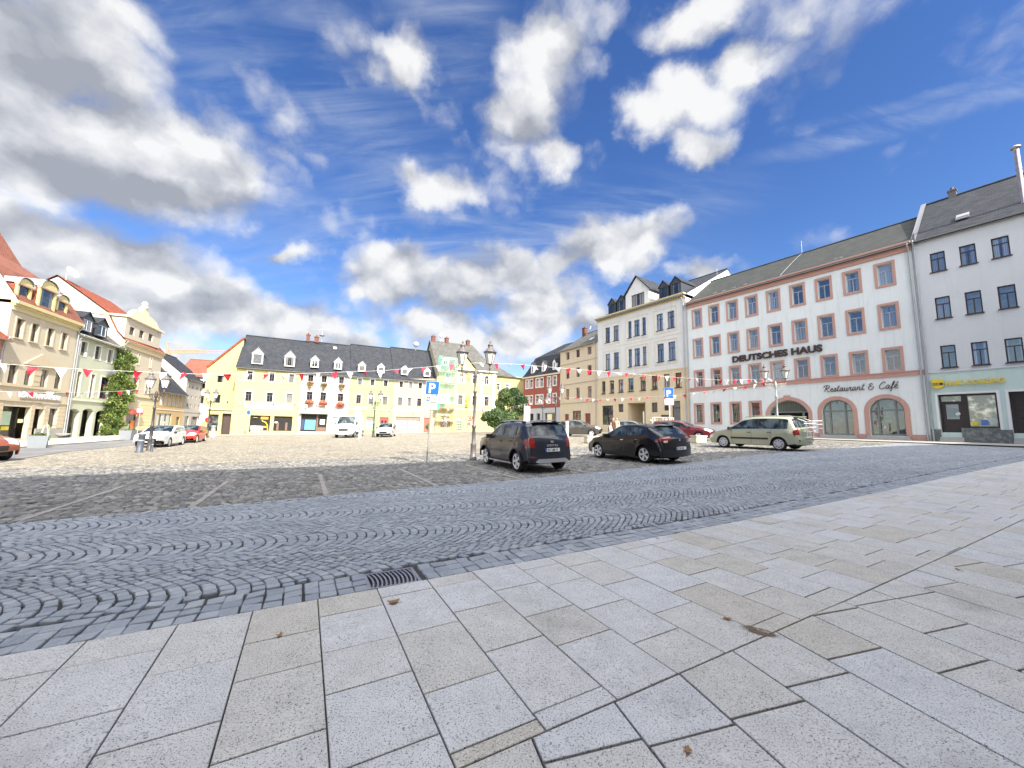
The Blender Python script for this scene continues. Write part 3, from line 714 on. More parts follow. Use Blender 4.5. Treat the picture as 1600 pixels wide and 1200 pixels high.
def letters(root,text,size,loc,m,ext=.03,bold=0.,shear=0.,rot=(rad(90),0,0),align='LEFT',sx=1.,name='lettering',space=1.,label=None):
    c=bpy.data.curves.new(name,'FONT'); c.body=text; c.size=size; c.extrude=ext; c.offset=bold; c.shear=shear; c.align_x=align; c.space_character=space; c.materials.append(m); c.resolution_u=3
    t_=bpy.data.objects.new(name,c); COL.objects.link(t_); dg=bpy.context.evaluated_depsgraph_get(); me=bpy.data.meshes.new_from_object(t_.evaluated_get(dg)); bpy.data.objects.remove(t_)
    me.materials.clear(); me.materials.append(m); me.polygons.foreach_set('material_index',[0]*len(me.polygons))
    o=bpy.data.objects.new(name,me); COL.objects.link(o); o.parent=root; o.location=loc; o.rotation_euler=rot; o.scale=(sx,1,1)
    if label:o['label']=label
    return o
def bars(b,x0,x1,y,z,t=.03): b.box(x0,x1,y-t,y,z-t,z)
slate=tiles('slate_roof',(.026,.029,.036),(.044,.047,.055),.32,.24,.5,.008,(.02,.02,.022),.5)
slate2=tiles('grey_slate_roof',(.04,.044,.041),(.055,.059,.055),.4,.26,.55,.008,(.04,.04,.04),.4)
slate3=tiles('weathered_slate_roof',(.085,.085,.078),(.125,.12,.11),.36,.25,.6,.01,(.05,.05,.05),.5)
rtile=tiles('clay_tile_roof',(.30,.085,.045),(.22,.06,.038),.24,.22,.7,.012,(.08,.03,.02),.6)
btile=tiles('brown_tile_roof',(.20,.085,.06),(.26,.10,.07),.24,.22,.75,.012,(.07,.03,.02),.6)
def plaster(n,c,st=.35,v=.06): return mat(n,c,.9,v,1.2,.25,60.,streak=st)

def dormer(h,x,w,z0,z1,zt,yf,yb,m_wall,m_roof,ws='wM',wh=None,flat=False,name='dormer'):
    """small gabled dormer: cheeks from the front plane yf back to yb"""
    b=MB(); t=.09; wx0,wx1=x+.16,x+w-.16; wz0,wz1=z0+.12,z1-.1
    # front with opening
    b.box(x,wx0,yf,yf+t,z0,z1); b.box(wx1,x+w,yf,yf+t,z0,z1); b.box(wx0,wx1,yf,yf+t,z0,wz0); b.box(wx0,wx1,yf,yf+t,wz1,z1)
    if not flat: b.prism([(x,z1),(x+w,z1),(x+w/2,zt-.04)],yf+.01,yf+t)
    b.box(x,x+.06,yf+t,yb,z0,z1); b.box(x+w-.06,x+w,yf+t,yb,z0,z1)
    o=h.part(name,b,m_wall)
    r=MB(); ov=.1
    if flat: r.add([(x-ov,yf-ov,z1),(x+w+ov,yf-ov,z1),(x+w+ov,yb+.8,zt),(x-ov,yb+.8,zt),(x-ov,yf-ov,z1+.12),(x+w+ov,yf-ov,z1+.12),(x+w+ov,yb+.8,zt+.12),(x-ov,yb+.8,zt+.12)],[(0,3,2,1),(4,5,6,7),(0,1,5,4),(1,2,6,5),(3,0,4,7)])
    else:
        for sgn in(-1,1):
            xe=x+w/2+sgn*(w/2+ov); ze=z1-ov*(zt-z1)/(w/2)
            A=[(xe,yf-ov,ze),(x+w/2,yf-ov,zt),(x+w/2,yb+1.,zt),(xe,yb+.5,ze)]; r.add(A+[(p[0],p[1],p[2]+.07) for p in A],[(0,1,2,3),(4,5,6,7),(0,1,5,4),(0,3,7,4)])
    part(o,'dormer_roof',r,m_roof)
    m1,m2=win_mesh(wx1-wx0,wz1-wz0,ws,.05); wn=part(o,'window',MBframe(wx0,wz0,wx1-wx0,wz1-wz0,yf+.03,ws),wcol({'w':'white','g':'grey','b':'brown','r':'red','t':'tan','d':'dark'}[ws[0]]))
    return o
def MBframe(x,z,w,h,y,style):
    b=MB(); t=.05; b.box(x,x+t,y,y+.04,z,z+h); b.box(x+w-t,x+w,y,y+.04,z,z+h); b.box(x+t,x+w-t,y,y+.04,z,z+t); b.box(x+t,x+w-t,y,y+.04,z+h-t,z+h); b.box(x+w/2-.02,x+w/2+.02,y,y+.03,z+t,z+h-t)
    me=b.mesh('window',wcol({'w':'white','g':'grey','b':'brown','r':'red','t':'tan','d':'dark'}[style[0]])); me.materials.append(GL)
    # the pane shares the small frame's mesh
    bm=bmesh.new(); bm.from_mesh(me); vs=[bm.verts.new(p) for p in((x+t,y+.025,z+t),(x+w-t,y+.025,z+t),(x+w-t,y+.025,z+h-t),(x+t,y+.025,z+h-t))]; f=bm.faces.new(vs); f.material_index=1; bm.to_mesh(me); bm.free(); return me
# ================================================================ right row (fronts in shade)
trim_pink=mat('salmon_stone_trim',(.47,.27,.22),.8,.08,3.,.2,60.,streak=.12)
w_dh=plaster('pale_lilac_plaster',(.69,.725,.715),.18)
# ---- hotel with salmon window surrounds
h=House('hotel','long four storey hotel, pale grey plaster with salmon window surrounds and dark name lettering',FR,-17.62,0,.2)
tops=[-1.08-1.875*i for i in range(9)]
SUR=(.17,.20,trim_pink,.05)
for i in range(9):
    x=[-2.08,-4.00,-5.86,-7.74,-9.62,-11.50,-13.30,-15.12,-16.96][i]
    for z,hh in((12.67,2.14),(9.46,2.06),(6.27,1.78)):
        h.win(x+.16,z,.80,hh,'gTMB',.20,SUR)
for x in(-17.12,-15.33,-13.43,-11.66): h.win(x+.20,2.58,.76,1.86,'tTMB',.22,(.18,.2,trim_pink,.05))
def arch_unit(h,x0,x1,z0,zt,arch,style):
    w=x1-x0; h.hole(x0,z0,w,zt-z0,arch)
    n=18; r=(w*w/4+arch*arch)/(2*arch); hf=math.pi/2 if arch>=w/2 else math.asin(w/2/r); xc=(x0+x1)/2; zc=zt-r
    def ring(rr): return [(xc+rr*math.sin(a),zc+rr*math.cos(a)) for a in [-hf+2*hf*i/n for i in range(n+1)]]
    t=.28; b=MB(); A=ring(r); O=ring(r+t)
    A=[(x0,z0)]+A+[(x1,z0)]; O=[(x0-t,z0-(.3 if style!='gate' else 0))]+O+[(x1+t,z0-(.3 if style!='gate' else 0))]
    for i in range(len(A)-1):
        a,c,d,e=A[i],A[i+1],O[i+1],O[i]; y0,y1=-.05,-.001
        b.add([(a[0],y0,a[1]),(c[0],y0,c[1]),(d[0],y0,d[1]),(e[0],y0,e[1]),(a[0],y1,a[1]),(c[0],y1,c[1]),(d[0],y1,d[1]),(e[0],y1,e[1])],[(0,1,2,3),(0,4,5,1),(3,2,6,7)])
    if style=='gate': b.box(xc-.24,xc+.24,-.09,-.002,zt-.02,zt+.42)
    o=h.part('arch_surround',b,trim_pink)
    f=MB(); y0,y1=.25,.31; sp=zc+math.sqrt(max(0,r*r-w*w/4)) if arch<w/2 else zc
    gm=wcol('green')
    f.box(x0,x0+.09,y0,y1,z0,sp); f.box(x1-.09,x1,y0,y1,z0,sp)
    AA=ring(r-.002); BB=ring(r-.11)
    for i in range(n): f.add([(AA[i][0],y0,AA[i][1]),(AA[i+1][0],y0,AA[i+1][1]),(BB[i+1][0],y0,BB[i+1][1]),(BB[i][0],y0,BB[i][1]),(BB[i][0],y1,BB[i][1]),(BB[i+1][0],y1,BB[i+1][1])],[(0,1,2,3),(3,2,5,4)])
    tz=z0+(zt-z0)*.68
    f.box(x0+.09,x1-.09,y0-.02,y1,tz-.05,tz+.05)
    if style=='gate':
        f.box(x0+.35,x0+.5,y0-.02,y1,z0,tz); f.box(x1-.5,x1-.35,y0-.02,y1,z0,tz)
    else:
        for q in(.25,.75): f.box(x0+w*q-.06,x0+w*q+.06,y0-.03,y1,z0,tz+ (zt-tz)*.8)
        f.box(x0+.1,x1-.1,y0-.01,y1,z0,z0+.12)
    d=h.part('door' if style!='gate' else 'gateway',f,gm)
    g=MB(); 
    if style=='gate':
        pan=ring(r-.05); g.poly([(x0+.02,.30,tz)]+[(p[0],.30,p[1]) for p in pan]+[(x1-.02,.30,tz)])
        part(d,'board_panel',g,tiles('grey_green_boards',(.15,.16,.13),(.13,.14,.115),.13,9.,.6,.02,(.05,.05,.04),.3),h.off and (0,0,0))
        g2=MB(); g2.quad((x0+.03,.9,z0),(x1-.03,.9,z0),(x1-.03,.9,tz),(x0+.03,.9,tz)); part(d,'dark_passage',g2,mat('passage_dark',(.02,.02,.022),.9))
    else:
        pan=ring(r-.06); g.poly([(x0+.02,.285,z0)]+[(p[0],.285,p[1]) for p in pan]+[(x1-.02,.285,z0)]); part(d,'pane',g,GLB)
arch_unit(h,-6.05,-4.07,1.54,4.36,.99,'door'); arch_unit(h,-3.11,-1.18,1.56,4.34,.96,'door'); arch_unit(h,-9.95,-6.97,1.25,4.5,1.12,'gate')
h.wall([(-17.62,.2),(0,.2),(0,15.12),(-17.62,15.12)],w_dh,.28,11)
b=MB(); b.box(-17.6,0,-.07,-.002,5.86,6.17); b.box(-17.6,0,-.11,-.001,6.17,6.22); h.part('storey_band',b,trim_pink)
b=MB(); b.box(-17.6,-.0,-.11,-.002,15.03,15.34);b.box(-17.6,-.0,-.22,-.001,15.34,15.58); b.box(-17.62,.0,-.33,0.,15.58,15.72); h.part('cornice',b,trim_pink)
for x0,x1 in((-17.6,-10.25),(-6.7,-6.35),(-3.8,-3.4),(-.9,-.05)): b=MB(); b.box(x0,x1,-.06,-.002,.2,1.66); h.part('plinth',b,trim_pink)
for a,c in((-6.35,-3.8),(-3.4,-.9)): b=MB(); b.box(a,c,-.45,.0,.2,1.36); b.box(a+.1,c-.1,-.2,.24,1.36,1.53); h.part('step',b,mat('step_stone',(.42,.41,.39),.85,.15,3.,.2))
h.gable(-17.62,0,15.72,19.55,11,slate2,eave=.32,wallm=w_dh)
b=MB(); b.path([(-8.4,-.0,15.9),(-8.4,2.8,17.85),(-8.4,5.5,19.62)],.02,5); b.tube((-8.4,5.5,19.5),(-8.4,5.5,20.9),.015,n=5); b.tube((-16.9,5.5,19.5),(-16.9,5.5,21.),.015,n=5)
for x in(-14.5,-13.6,-12.6,-11.5,-4.4,-4.2): b.box(x,x+.3,-.1,-.03,15.95,16.0)
h.part('lightning_rod',b,mat('bright_zinc',(.6,.6,.6),.3,.1,metal=.6))
h.pipe(-17.5,.6,15.55); h.pipe(-.14,1.2,15.5); 
darkl=mat('dark_lettering',(.05,.025,.022),.5,.1)
letters(h.root,'DEUTSCHES HAUS',.80,(-12.93-h.x0,-.10,8.45-h.zb),darkl,.05,.034,0,sx=1.10,label='dark brown block letters DEUTSCHES HAUS')
# brush script line drawn as strokes
SCRIPT={ # strokes per glyph, x advance
'R':([[(.12,.05),(.2,.5),(.32,.95)],[(-.05,.72),(.05,.95),(.35,1.02),(.62,.9),(.6,.65),(.3,.52),(.25,.5)],[(.3,.5),(.45,.2),(.6,.02),(.75,.05)]],.78),
'e':([[(0,.25),(.18,.3),(.3,.42),(.22,.52),(.08,.42),(.06,.15),(.18,.02),(.36,.12)]],.37),
's':([[(0,.08),(.12,.35),(.2,.55),(.28,.25),(.2,.04),(.04,.04)],[(.2,.04),(.38,.12)]],.38),
't':([[(.0,.12),(.14,.4),(.26,.95)],[(.15,.5),(.12,.15),(.2,.02),(.36,.12)],[(.04,.66),(.34,.70)]],.36),
'a':([[(.34,.5),(.16,.52),(.04,.25),(.1,.03),(.24,.12),(.36,.5)],[(.36,.5),(.32,.12),(.4,.02),(.5,.1)]],.5),
'u':([[(0,.3),(.08,.52),(.06,.15),(.14,.02),(.28,.15),(.36,.52)],[(.36,.52),(.34,.12),(.42,.02),(.52,.1)]],.52),
'r':([[(0,.2),(.1,.56),(.14,.46),(.26,.5),(.22,.15),(.3,.02),(.4,.1)]],.4),
'n':([[(.02,.02),(.1,.52)],[(.08,.3),(.22,.52),(.32,.45),(.3,.12),(.38,.02),(.5,.1)]],.5),
'&':([[(.5,.75),(.3,.9),(.15,.75),(.3,.55),(.45,.5)],[(.3,.55),(.08,.4),(.1,.08),(.35,.0),(.55,.2),(.6,.45)]],.8),
'C':([[(.62,.8),(.55,1.),(.3,.9),(.08,.5),(.12,.1),(.38,.02),(.66,.22)]],.7),
'f':([[(0,.15),(.2,.5),(.34,.95),(.24,.98),(.12,.4),(.06,-.3),(-.04,-.25)],[(.08,.1),(.3,.12)]],.34),
'é':([[(0,.25),(.18,.3),(.3,.42),(.22,.52),(.08,.42),(.06,.15),(.18,.02),(.40,.12)],[(.2,.68),(.36,.86)]],.4),' ':([],.34)}
b=MB(); x=-5.80; S=.56
def crom(P,n=6):
    P=[P[0]]+P+[P[-1]]; out=[]
    for i in range(1,len(P)-2):
        for k in range(n):
            t=k/n; out.append(tuple(.5*((2*P[i][j])+(-P[i-1][j]+P[i+1][j])*t+(2*P[i-1][j]-5*P[i][j]+4*P[i+1][j]-P[i+2][j])*t*t+(-P[i-1][j]+3*P[i][j]-3*P[i+1][j]+P[i+2][j])*t**3) for j in(0,1)))
    return out+[P[-1]]
tx='Restaurant & Café'; adv=sum(SCRIPT[c][1] for c in tx); S=4.42/adv; k_=.55/S
for c in tx:
    st,ad=SCRIPT[c]
    for q in st:
        pts=crom(q)
        for a,d in zip(pts[:-1],pts[1:]): b.tube((x+(a[0]+.12*a[1])*S,-.07,5.02+a[1]*.52),(x+(d[0]+.12*d[1])*S,-.07,5.02+d[1]*.52),.026,n=6)
    x+=ad*S
h.part('lettering',b,darkl,'dark brush script reading Restaurant & Café')
H_dh=h
# ---- insurance office house, white over mint
w_w=plaster('cool_white_plaster',(.58,.595,.605),.08)
h=House('town_house','tall white house with a mint green ground floor and yellow insurance lettering',FR,0.02,14.,.2)
for k in range(6):
    x=.90+1.37*k*1.0
    for z,hh in((12.80,1.9),(9.51,1.88),(6.15,1.74)): h.win(x-.03,z,.68,hh,'bTMB',.12,None,mat('brown_sill',(.05,.03,.03),.5))
w1=h.wall([(.02,5.97),(14.,5.97),(14.,15.75),(.02,15.75)],w_w,.14,11)
hh=[]; mint=plaster('mint_plaster',(.52,.64,.60),.12)
h.holes=[]; h.hole(.50,1.86,2.53,2.56); h.hole(3.5,1.86,1.5,2.6); h.hole(6.2,1.86,3.,2.6)
h.wall([(.02,.2),(14.,.2),(14.,5.97),(.02,5.97)],mint,.45,11,'ground_floor_wall')
wt=mat('white_trim',(.72,.72,.72),.7,.04)
b=MB()
for x0,x1 in((.50,3.03),(3.5,5.),(6.2,9.2)): b.box(x0-.13,x0,-.03,-.002,1.86,4.55); b.box(x1,x1+.13,-.03,-.002,1.86,4.55); b.box(x0,x1,-.03,-.002,4.42,4.55)
h.part('window_trim',b,wt)
b=MB(); b.box(.04,14,-.06,-.002,5.93,6.02); h.part('storey_band',b,w_w)
b=MB(); b.box(.04,.50,-.08,-.003,.2,2.06); b.box(1.6,3.5,-.08,-.003,.2,2.06); b.box(1.42,3.03,-.05,.40,1.0,2.17); b.box(5.,6.2,-.08,-.003,.2,2.06); h.part('plinth',b,mat('dark_granite_plinth',(.10,.115,.115),.5,.5,7.,.2,col2=(.2,.21,.2),c2s=5.))
for x0,x1 in((.45,1.5),(3.5,5.)):
    b=MB()
    for k in range(4): b.box(x0,x1,-.75+.26*k if k else -.75,.3,.6+.2*k+.35,.8+.2*k+.35)
    h.part('step',b,mat('step_stone',(.42,.41,.39)))
dk=wcol('brown'); b=MB(); y0,y1=.36,.42
b.box(.50,3.03,y0,y1,4.30,4.42); b.box(.50,.60,y0,y1,1.86,4.30); b.box(2.93,3.03,y0,y1,2.17,4.3); b.box(1.50,1.78,y0-.03,y1,1.86,4.3); b.box(.6,1.5,y0,y1,3.85,3.95); b.box(1.78,2.93,y0,y1,2.17,2.27)
h.part('shop_frame',b,dk)
b=MB(); b.box(.62,1.5,.33,.37,1.86,2.75); b.box(.62,.78,.33,.37,2.75,3.85); b.box(1.36,1.5,.33,.37,2.75,3.85); b.box(.78,1.36,.33,.37,3.75,3.85); d=h.part('door',b,dk)
b=MB(); b.quad((.78,.36,2.75),(1.36,.36,2.75),(1.36,.36,3.75),(.78,.36,3.75)); part(d,'pane',b,GLB); b=MB(); b.lathe((0,0,0),[(.11,-.01),(.13,0),(.11,.01),(.09,0)],14); hd=part(d,'handle',b,mat('steel',(.6,.6,.6),.25,.05,metal=.9),(1.30,.30,3.1)); hd.rotation_euler=(rad(90),0,0)
b=MB(); b.quad((.6,.39,3.95),(1.5,.39,3.95),(1.5,.39,4.3),(.6,.39,4.3)); b.quad((1.78,.39,2.27),(2.93,.39,2.27),(2.93,.39,4.3),(1.78,.39,4.3)); h.part('shop_window',b,glassmat('office_glass',(.25,.25,.21),(.6,.6,.5),.0,.02,2.2))
b=MB(); 
for x0,x1,c in((1.85,2.1,0),(2.25,2.55,1),(2.6,2.9,2)): b.box(x0,x1,.37,.38,2.35,2.35+.25+.1*c,c)
h.part('window_poster',b,[mat('poster_yellow',(.75,.65,.05),.5),mat('poster_blue',(.10,.2,.5),.5),mat('poster_pale',(.6,.65,.6),.5)])
b=MB(); b.box(3.5,5.,.36,.42,4.2,4.46); b.box(3.5,3.62,.36,.42,1.86,4.2); 
for k in range(5): b.box(3.7,4.9,.34,.38,2.+.42*k,2.3+.42*k)
b.quad((3.5,.40,1.86),(5,.40,1.86),(5,.40,4.3),(3.5,.40,4.3)); h.part('door',b,dk,'dark panelled house door')
b=MB(); b.box(6.2,9.2,.36,.42,4.2,4.46);b.box(6.2,6.3,.36,.42,1.86,4.2);b.box(9.1,9.2,.36,.42,1.86,4.2); s_=h.part('shop_frame',b,dk); b=MB(); b.quad((6.3,.39,1.86),(9.1,.39,1.86),(9.1,.39,4.2),(6.3,.39,4.2)); part(s_,'pane',b,GLB)
yel=mat('yellow_enamel',(.72,.52,.03),.35,.05)
b=MB(); P=[(.36,5.40),(.55,5.44),(.72,5.36),(.72,5.0),(.66,4.88),(.54,4.80),(.42,4.88),(.36,5.0)]; P=[((x-.54)*1.55+.60,(z-5.1)*1.1+5.13) for x,z in P]; b.prism(P,-.16,-.03); sh=h.part('shield_sign',b,yel)
b=MB(); b.box(.36,.84,-.172,-.161,5.05,5.22); part(sh,'label_band',b,mat('black_enamel',(.03,.03,.03),.4))
letters(h.root,'HUK',.15,(.385-h.x0,-.178,5.085-h.zb),yel,.004,.004,label='small yellow letters HUK on the black band')
letters(h.root,'HUK-COBURG',.405,(.93-h.x0,-.12,5.02-h.zb),yel,.05,.010,0,sx=.95,label='yellow block letters HUK-COBURG')
h.gable(.02,14,15.8,20.4,11,slate,eave=.3,wallm=wt)
b=MB(); b.poly([(-.02,-.3,15.5),(.28,-.3,15.55),(.28,5.5,20.56),(-.02,5.5,20.56)]); b.poly([(-.02,-.3,15.5),(-.02,5.5,20.56),(-.02,5.5,20.1),(-.02,-.3,15.2)]); h.part('verge_flashing',b,mat('verge_zinc',(.17,.175,.185),.5,.1))
h.pipe(.14,1.1,15.6)
h.chimney(1.7,5.6,20.,20.95,.42,mat('chimney_grey',(.12,.11,.11),.8))
b=MB(); b.box(2.2,2.75,.9,1.6,16.75,16.85); b.obox((2.45,1.15,16.92),(.3,0,0),(0,.34,.28),(0,-.02,.03)); h.part('roof_window',b,mat('roof_window_zinc',(.25,.26,.28),.5))
b=MB(); b.tube((5.02,1.0,16.2),(5.02,1.0,20.2),.13,n=12); b.lathe((5.02,1.0,20.2),[(.13,0),(.13,.15),(.24,.16),(.2,.3),(0,.38)],12); 
for z in(17.5,18.9): b.tube((5.02,1.,z),(5.02,1.,z+.05),.15,n=12)
h.part('flue_pipe',b,mat('flue_steel',(.42,.36,.34),.3,.3,metal=.8))
# ---- white and cream house with dormers
crm=plaster('cream_plaster',(.62,.51,.34),.14); w3=plaster('warm_white_plaster',(.63,.63,.62),.22); edge=mat('pale_yellow_trim',(.62,.55,.38),.8,.06)
h=House('corner_bank_house','four storey house, white above a cream ground floor, with bracketed cornice and dark dormers',FR,-30.75,-17.64,.5)
for z0,hh in((13.15,2.4),(9.47,2.42)):
    for x,w in((-29.42,.84),(-28.0,.88),(-25.6,.56),(-24.67,.84),(-23.45,.54),(-21.40,.86),(-19.95,.88)): h.win(x,z0,w,hh,'bTMB' if w>.6 else 'bTB',.16,None,dk)
for x,w in((-30.1,.66),(-28.7,.74),(-27.25,.80),(-25.7,.84),(-23.9,.82),(-22.27,.80),(-20.62,.76),(-19.2,.78)): h.win(x,6.38,w,1.8,'bTMB',.16,None,dk)
h.holes_up=h.holes[:14]; lowh=h.holes[14:]
h.holes=h.holes[:14]; h.wall([(-30.75,8.58),(-17.64,8.58),(-17.64,16.5),(-30.75,16.5)],w3,.2,19)
h.holes=lowh
h.win(-30.05,2.3,1.9,2.6,'dTMS',.15); h.win(-27.3,3.9,.8,1.08,'bQ',.15); h.hole(-25.8,.5,2.6,4.5); h.win(-22.35,3.75,.8,1.2,'bQ',.15,); h.win(-20.68,3.9,.7,1.05,'bQ',.15); h.win(-19.68,2.6,1.0,2.4,'dTS',.15)
h.wall([(-30.75,.5),(-17.64,.5),(-17.64,8.58),(-30.75,8.58)],crm,.5,19,'lower_wall')
b=MB(); b.box(-25.8,-23.2,3.,3.05,.5,5); b.box(-25.82,-25.78,.5,3,.5,5); b.box(-23.22,-23.18,.5,3.,.5,5.); b.box(-25.8,-23.2,.5,3,5.,5.05); h.part('archway',b,crm)
b=MB(); b.box(-24.4,-23.4,2.9,2.98,.5,3.4,0); b.box(-25.35,-24.95,2.9,2.98,2.7,3.2,1); h.part('gate',b,[mat('black_gate',(.03,.03,.03),.5),mat('maroon_notice',(.15,.04,.08),.5)])
b=MB(); b.box(-30.75,-17.66,-.05,-.002,8.5,8.62)
for z0,z1 in((13.02,15.75),(9.34,12.05)):
    for xa,xb in((-29.65,-26.95),(-25.85,-22.65),(-21.65,-18.85)):
        for q in((xa,xb,z0-.1,z0-.02),(xa,xb,z1,z1+.08),(xa-.08,xa,z0-.1,z1+.08),(xb,xb+.08,z0-.1,z1+.08)): b.box(q[0],q[1],-.04,-.002,q[2],q[3])
b.box(-30.75,-17.66,-.03,-.002,12.5,12.56)
h.part('moulding',b,edge)
b=MB(); b.box(-30.85,-17.64,-.12,-.001,16.42,16.52); b.box(-30.95,-17.6,-.5,.0,16.78,16.95)
for k in range(44): x=-30.7+k*.298; b.box(x,x+.13,-.38,-.002,16.55,16.78)
b.box(-30.8,-17.64,-.1,-.002,16.52,16.55); h.part('cornice',b,mat('ochre_trim',(.52,.44,.27),.8,.08))
h.gable(-30.75,-17.64,16.95,22.2,19,slate,eave=.42,wallm=mat('bright_gable_white',(.80,.80,.78),.9,.03))
dkz=mat('dark_zinc_sheet',(.055,.06,.07),.4,.2,metal=.2)
for x,w in((-28.9,1.25),(-27.35,1.35),(-21.05,1.2),(-19.5,1.3)): dormer(h,x,w,16.75,18.55,19.25,.1,3.6,dkz,slate,'dM')
b=MB(); X0,X1=-25.9,-22.4; b2=MB()
h.hole(-25.0,16.95,1.95,1.75)
h.wall([(X0,16.5),(X1,16.5),(X1,18.9),((X0+X1)/2,20.9),(X0,18.9)],w3,.15,4,'gable_dormer',y0=.02)
h.win(-25.0,16.95,1.95,1.75,'bQ',.12,hole=False)
r=MB()
for sg in(-1,1):
    xc=(X0+X1)/2; xe=xc+sg*2.0; ze=18.75; A=[(xe,-.2,ze),(xc,-.2,21.0),(xc,7.6,21.0),(xe,4.,ze)]; r.add(A+[(p[0],p[1],p[2]+.1) for p in A],[(0,1,2,3),(4,5,6,7),(0,1,5,4),(0,3,7,4)])
h.part('dormer_roof',r,slate)
h.pipe(-17.9,1.,16.4)
# ---- beige house
bg_=plaster('beige_plaster',(.60,.50,.36),.12); bg2=plaster('greige_plaster',(.52,.45,.38),.2); red=wcol('red')
h=House('beige_house','four storey beige house with dark red window frames beside the brick red house',FBe,-8.7,-.02,.5)
for z,hh in((12.10,1.42),(9.2,1.62),(6.05,1.72)):
    for x in(-7.25,-4.8,-2.2): h.win(x,z,.86,hh,'rTM',.16)
h.hole(-7.5,.9,1.0,3.0); h.hole(-5.6,1.9,1.95,2.45); h.hole(-2.8,.9,1.2,3.0)
h.wall([(-8.7,.5),(-.02,.5),(-.02,13.9),(-8.7,13.9)],bg_,.3,10)
b=MB(); 
for z in(11.45,8.33,5.45): b.box(-8.7,-.02,-.05,-.002,z,z+.1)
h.part('storey_band',b,mat('band_greige',(.36,.31,.26),.8))
b=MB()
for x0,x1,z1 in((-7.5,-6.5,3.9),(-2.8,-1.6,3.9)): b.box(x0,x1,.15,.2,.5,z1)
b.box(-5.6,-3.65,.12,.2,1.9,2.0); b.box(-5.6,-5.5,.12,.2,2,4.35); b.box(-3.75,-3.65,.12,.2,2,4.35); b.box(-5.6,-3.65,.12,.2,4.25,4.35); b.box(-4.9,-4.8,.12,.2,2,4.25); h.part('shopfront',b,red)
b=MB(); b.quad((-5.5,.18,2.),(-3.75,.18,2.),(-3.75,.18,4.25),(-5.5,.18,4.25)); h.part('shop_window',b,GLS)
h.gable(-8.7,-.02,13.95,17.4,10.5,slate3,eave=.3,wallm=bg_); h.pipe(-.35,1.,13.7)
h.chimney(-8.3,4.6,16.4,18.2,.6)
b=MB(); b.lathe((0,0,0),[(0,0),(.25,.05),(.45,.18)],12); dsh=h.part('satellite_dish',b,mat('dish_white',(.8,.8,.8),.4)); dsh.location=(1.9,4.6,17.3); dsh.rotation_euler=(rad(70),0,rad(-30))
b=MB(); b.obox((-3.,1.5,14.95),(.3,0,0),(0,.35,.24),(0,-.03,.05)); h.part('roof_window',b,mat('pale_zinc',(.6,.6,.6)))
# ---- brick red house with a mansard
rd=plaster('brick_red_plaster',(.27,.075,.055),.15)
h=House('red_house','brick red house with white framed windows and a dark slate mansard roof',FRd,-9.3,-.02,.6)
for xs_ in((-8.75,-7.55,-5.95,-4.85,-3.0,-1.65),):
    for x in xs_:
        for z,hh in((8.5,1.6),(5.75,1.5)): h.win(x,z,.80,hh,'wTM',.08,(.12,.12,wt,.04))
h.wall([(-9.3,5.0),(-.02,5.0),(-.02,10.45),(-9.3,10.45)],rd,.15,9)
h.hole(-8.0,2.6,1.5,1.55);h.hole(-5.7,3.0,.9,1.15); h.hole(-3.6,2.4,2.6,1.8)
h.wall([(-9.3,.6),(-.02,.6),(-.02,5.),(-9.3,5.)],plaster('pale_blue_grey_plaster',(.42,.43,.45),.2),.3,9,'ground_floor_wall')
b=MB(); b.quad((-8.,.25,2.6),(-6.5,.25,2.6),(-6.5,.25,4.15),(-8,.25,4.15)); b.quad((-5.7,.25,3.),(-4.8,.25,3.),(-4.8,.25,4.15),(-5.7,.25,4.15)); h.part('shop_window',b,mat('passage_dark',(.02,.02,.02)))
b=MB(); b.quad((-3.6,.2,2.4),(-1.0,.2,2.4),(-1.0,.2,4.2),(-3.6,.2,4.2)); o=h.part('shop_window',b,GLS); b=MB(); b.box(-3.1,-2.0,.12,.18,2.5,4.0); part(o,'poster',b,mat('poster_cream',(.75,.68,.45),.6))
def mansard(h,x0,x1,ze,z1,z2,y1,y2,m,left_hip=True,D=9.):
    b=MB(); lx=1.7 if left_hip else 0; lx2=5.6 if left_hip else 0
    A=[(x0-.25,-.3,ze-.1),(x1,-.3,ze-.1)]; B_=[(x0+.45,.45,ze+1.2),(x1,.45,ze+1.2)]; C_=[(x0+lx,y1,z1),(x1,y1,z1)]; D_=[(x0+lx2,y2,z2),(x1,y2,z2)]
    for p,q in((A,B_),(B_,C_),(C_,D_)): b.quad(p[0],p[1],q[1],q[0])
    Ab,Bb,Cb=(x0-.25,D+.3,ze-.1),(x0+.45,D-.45,ze+1.2),(x0+lx,D-y1,z1)
    b.quad(A[0],B_[0],Bb,Ab); b.quad(B_[0],C_[0],Cb,Bb); b.poly([C_[0],D_[0],Cb]); b.quad(Cb,D_[0],D_[1],(x1,D-y1,z1)); b.quad(Bb,Cb,(x1,D-y1,z1),(x1,D-.45,ze+1.2)); b.quad(Ab,Bb,(x1,D-.45,ze+1.2),(x1,D+.3,ze-.1)); b.poly([A[1],B_[1],C_[1],D_[1],(x1,D-y1,z1),(x1,D-.45,ze+1.2),(x1,D+.3,ze-.1)])
    return h.part('roof',b,m)
mansard(h,-9.3,-.02,10.5,13.9,16.3,1.2,4.5,slate)
for x in(-7.45,-4.6,-1.9): dormer(h,x,.75,11.1,12.4,12.95,.1,1.5,wt,slate,'wM')
b=MB(); b.box(-9.4,-.02,-.3,.0,10.3,10.5); h.part('eaves_board',b,mat('pale_yellow_trim',(.6,.5,.3)))
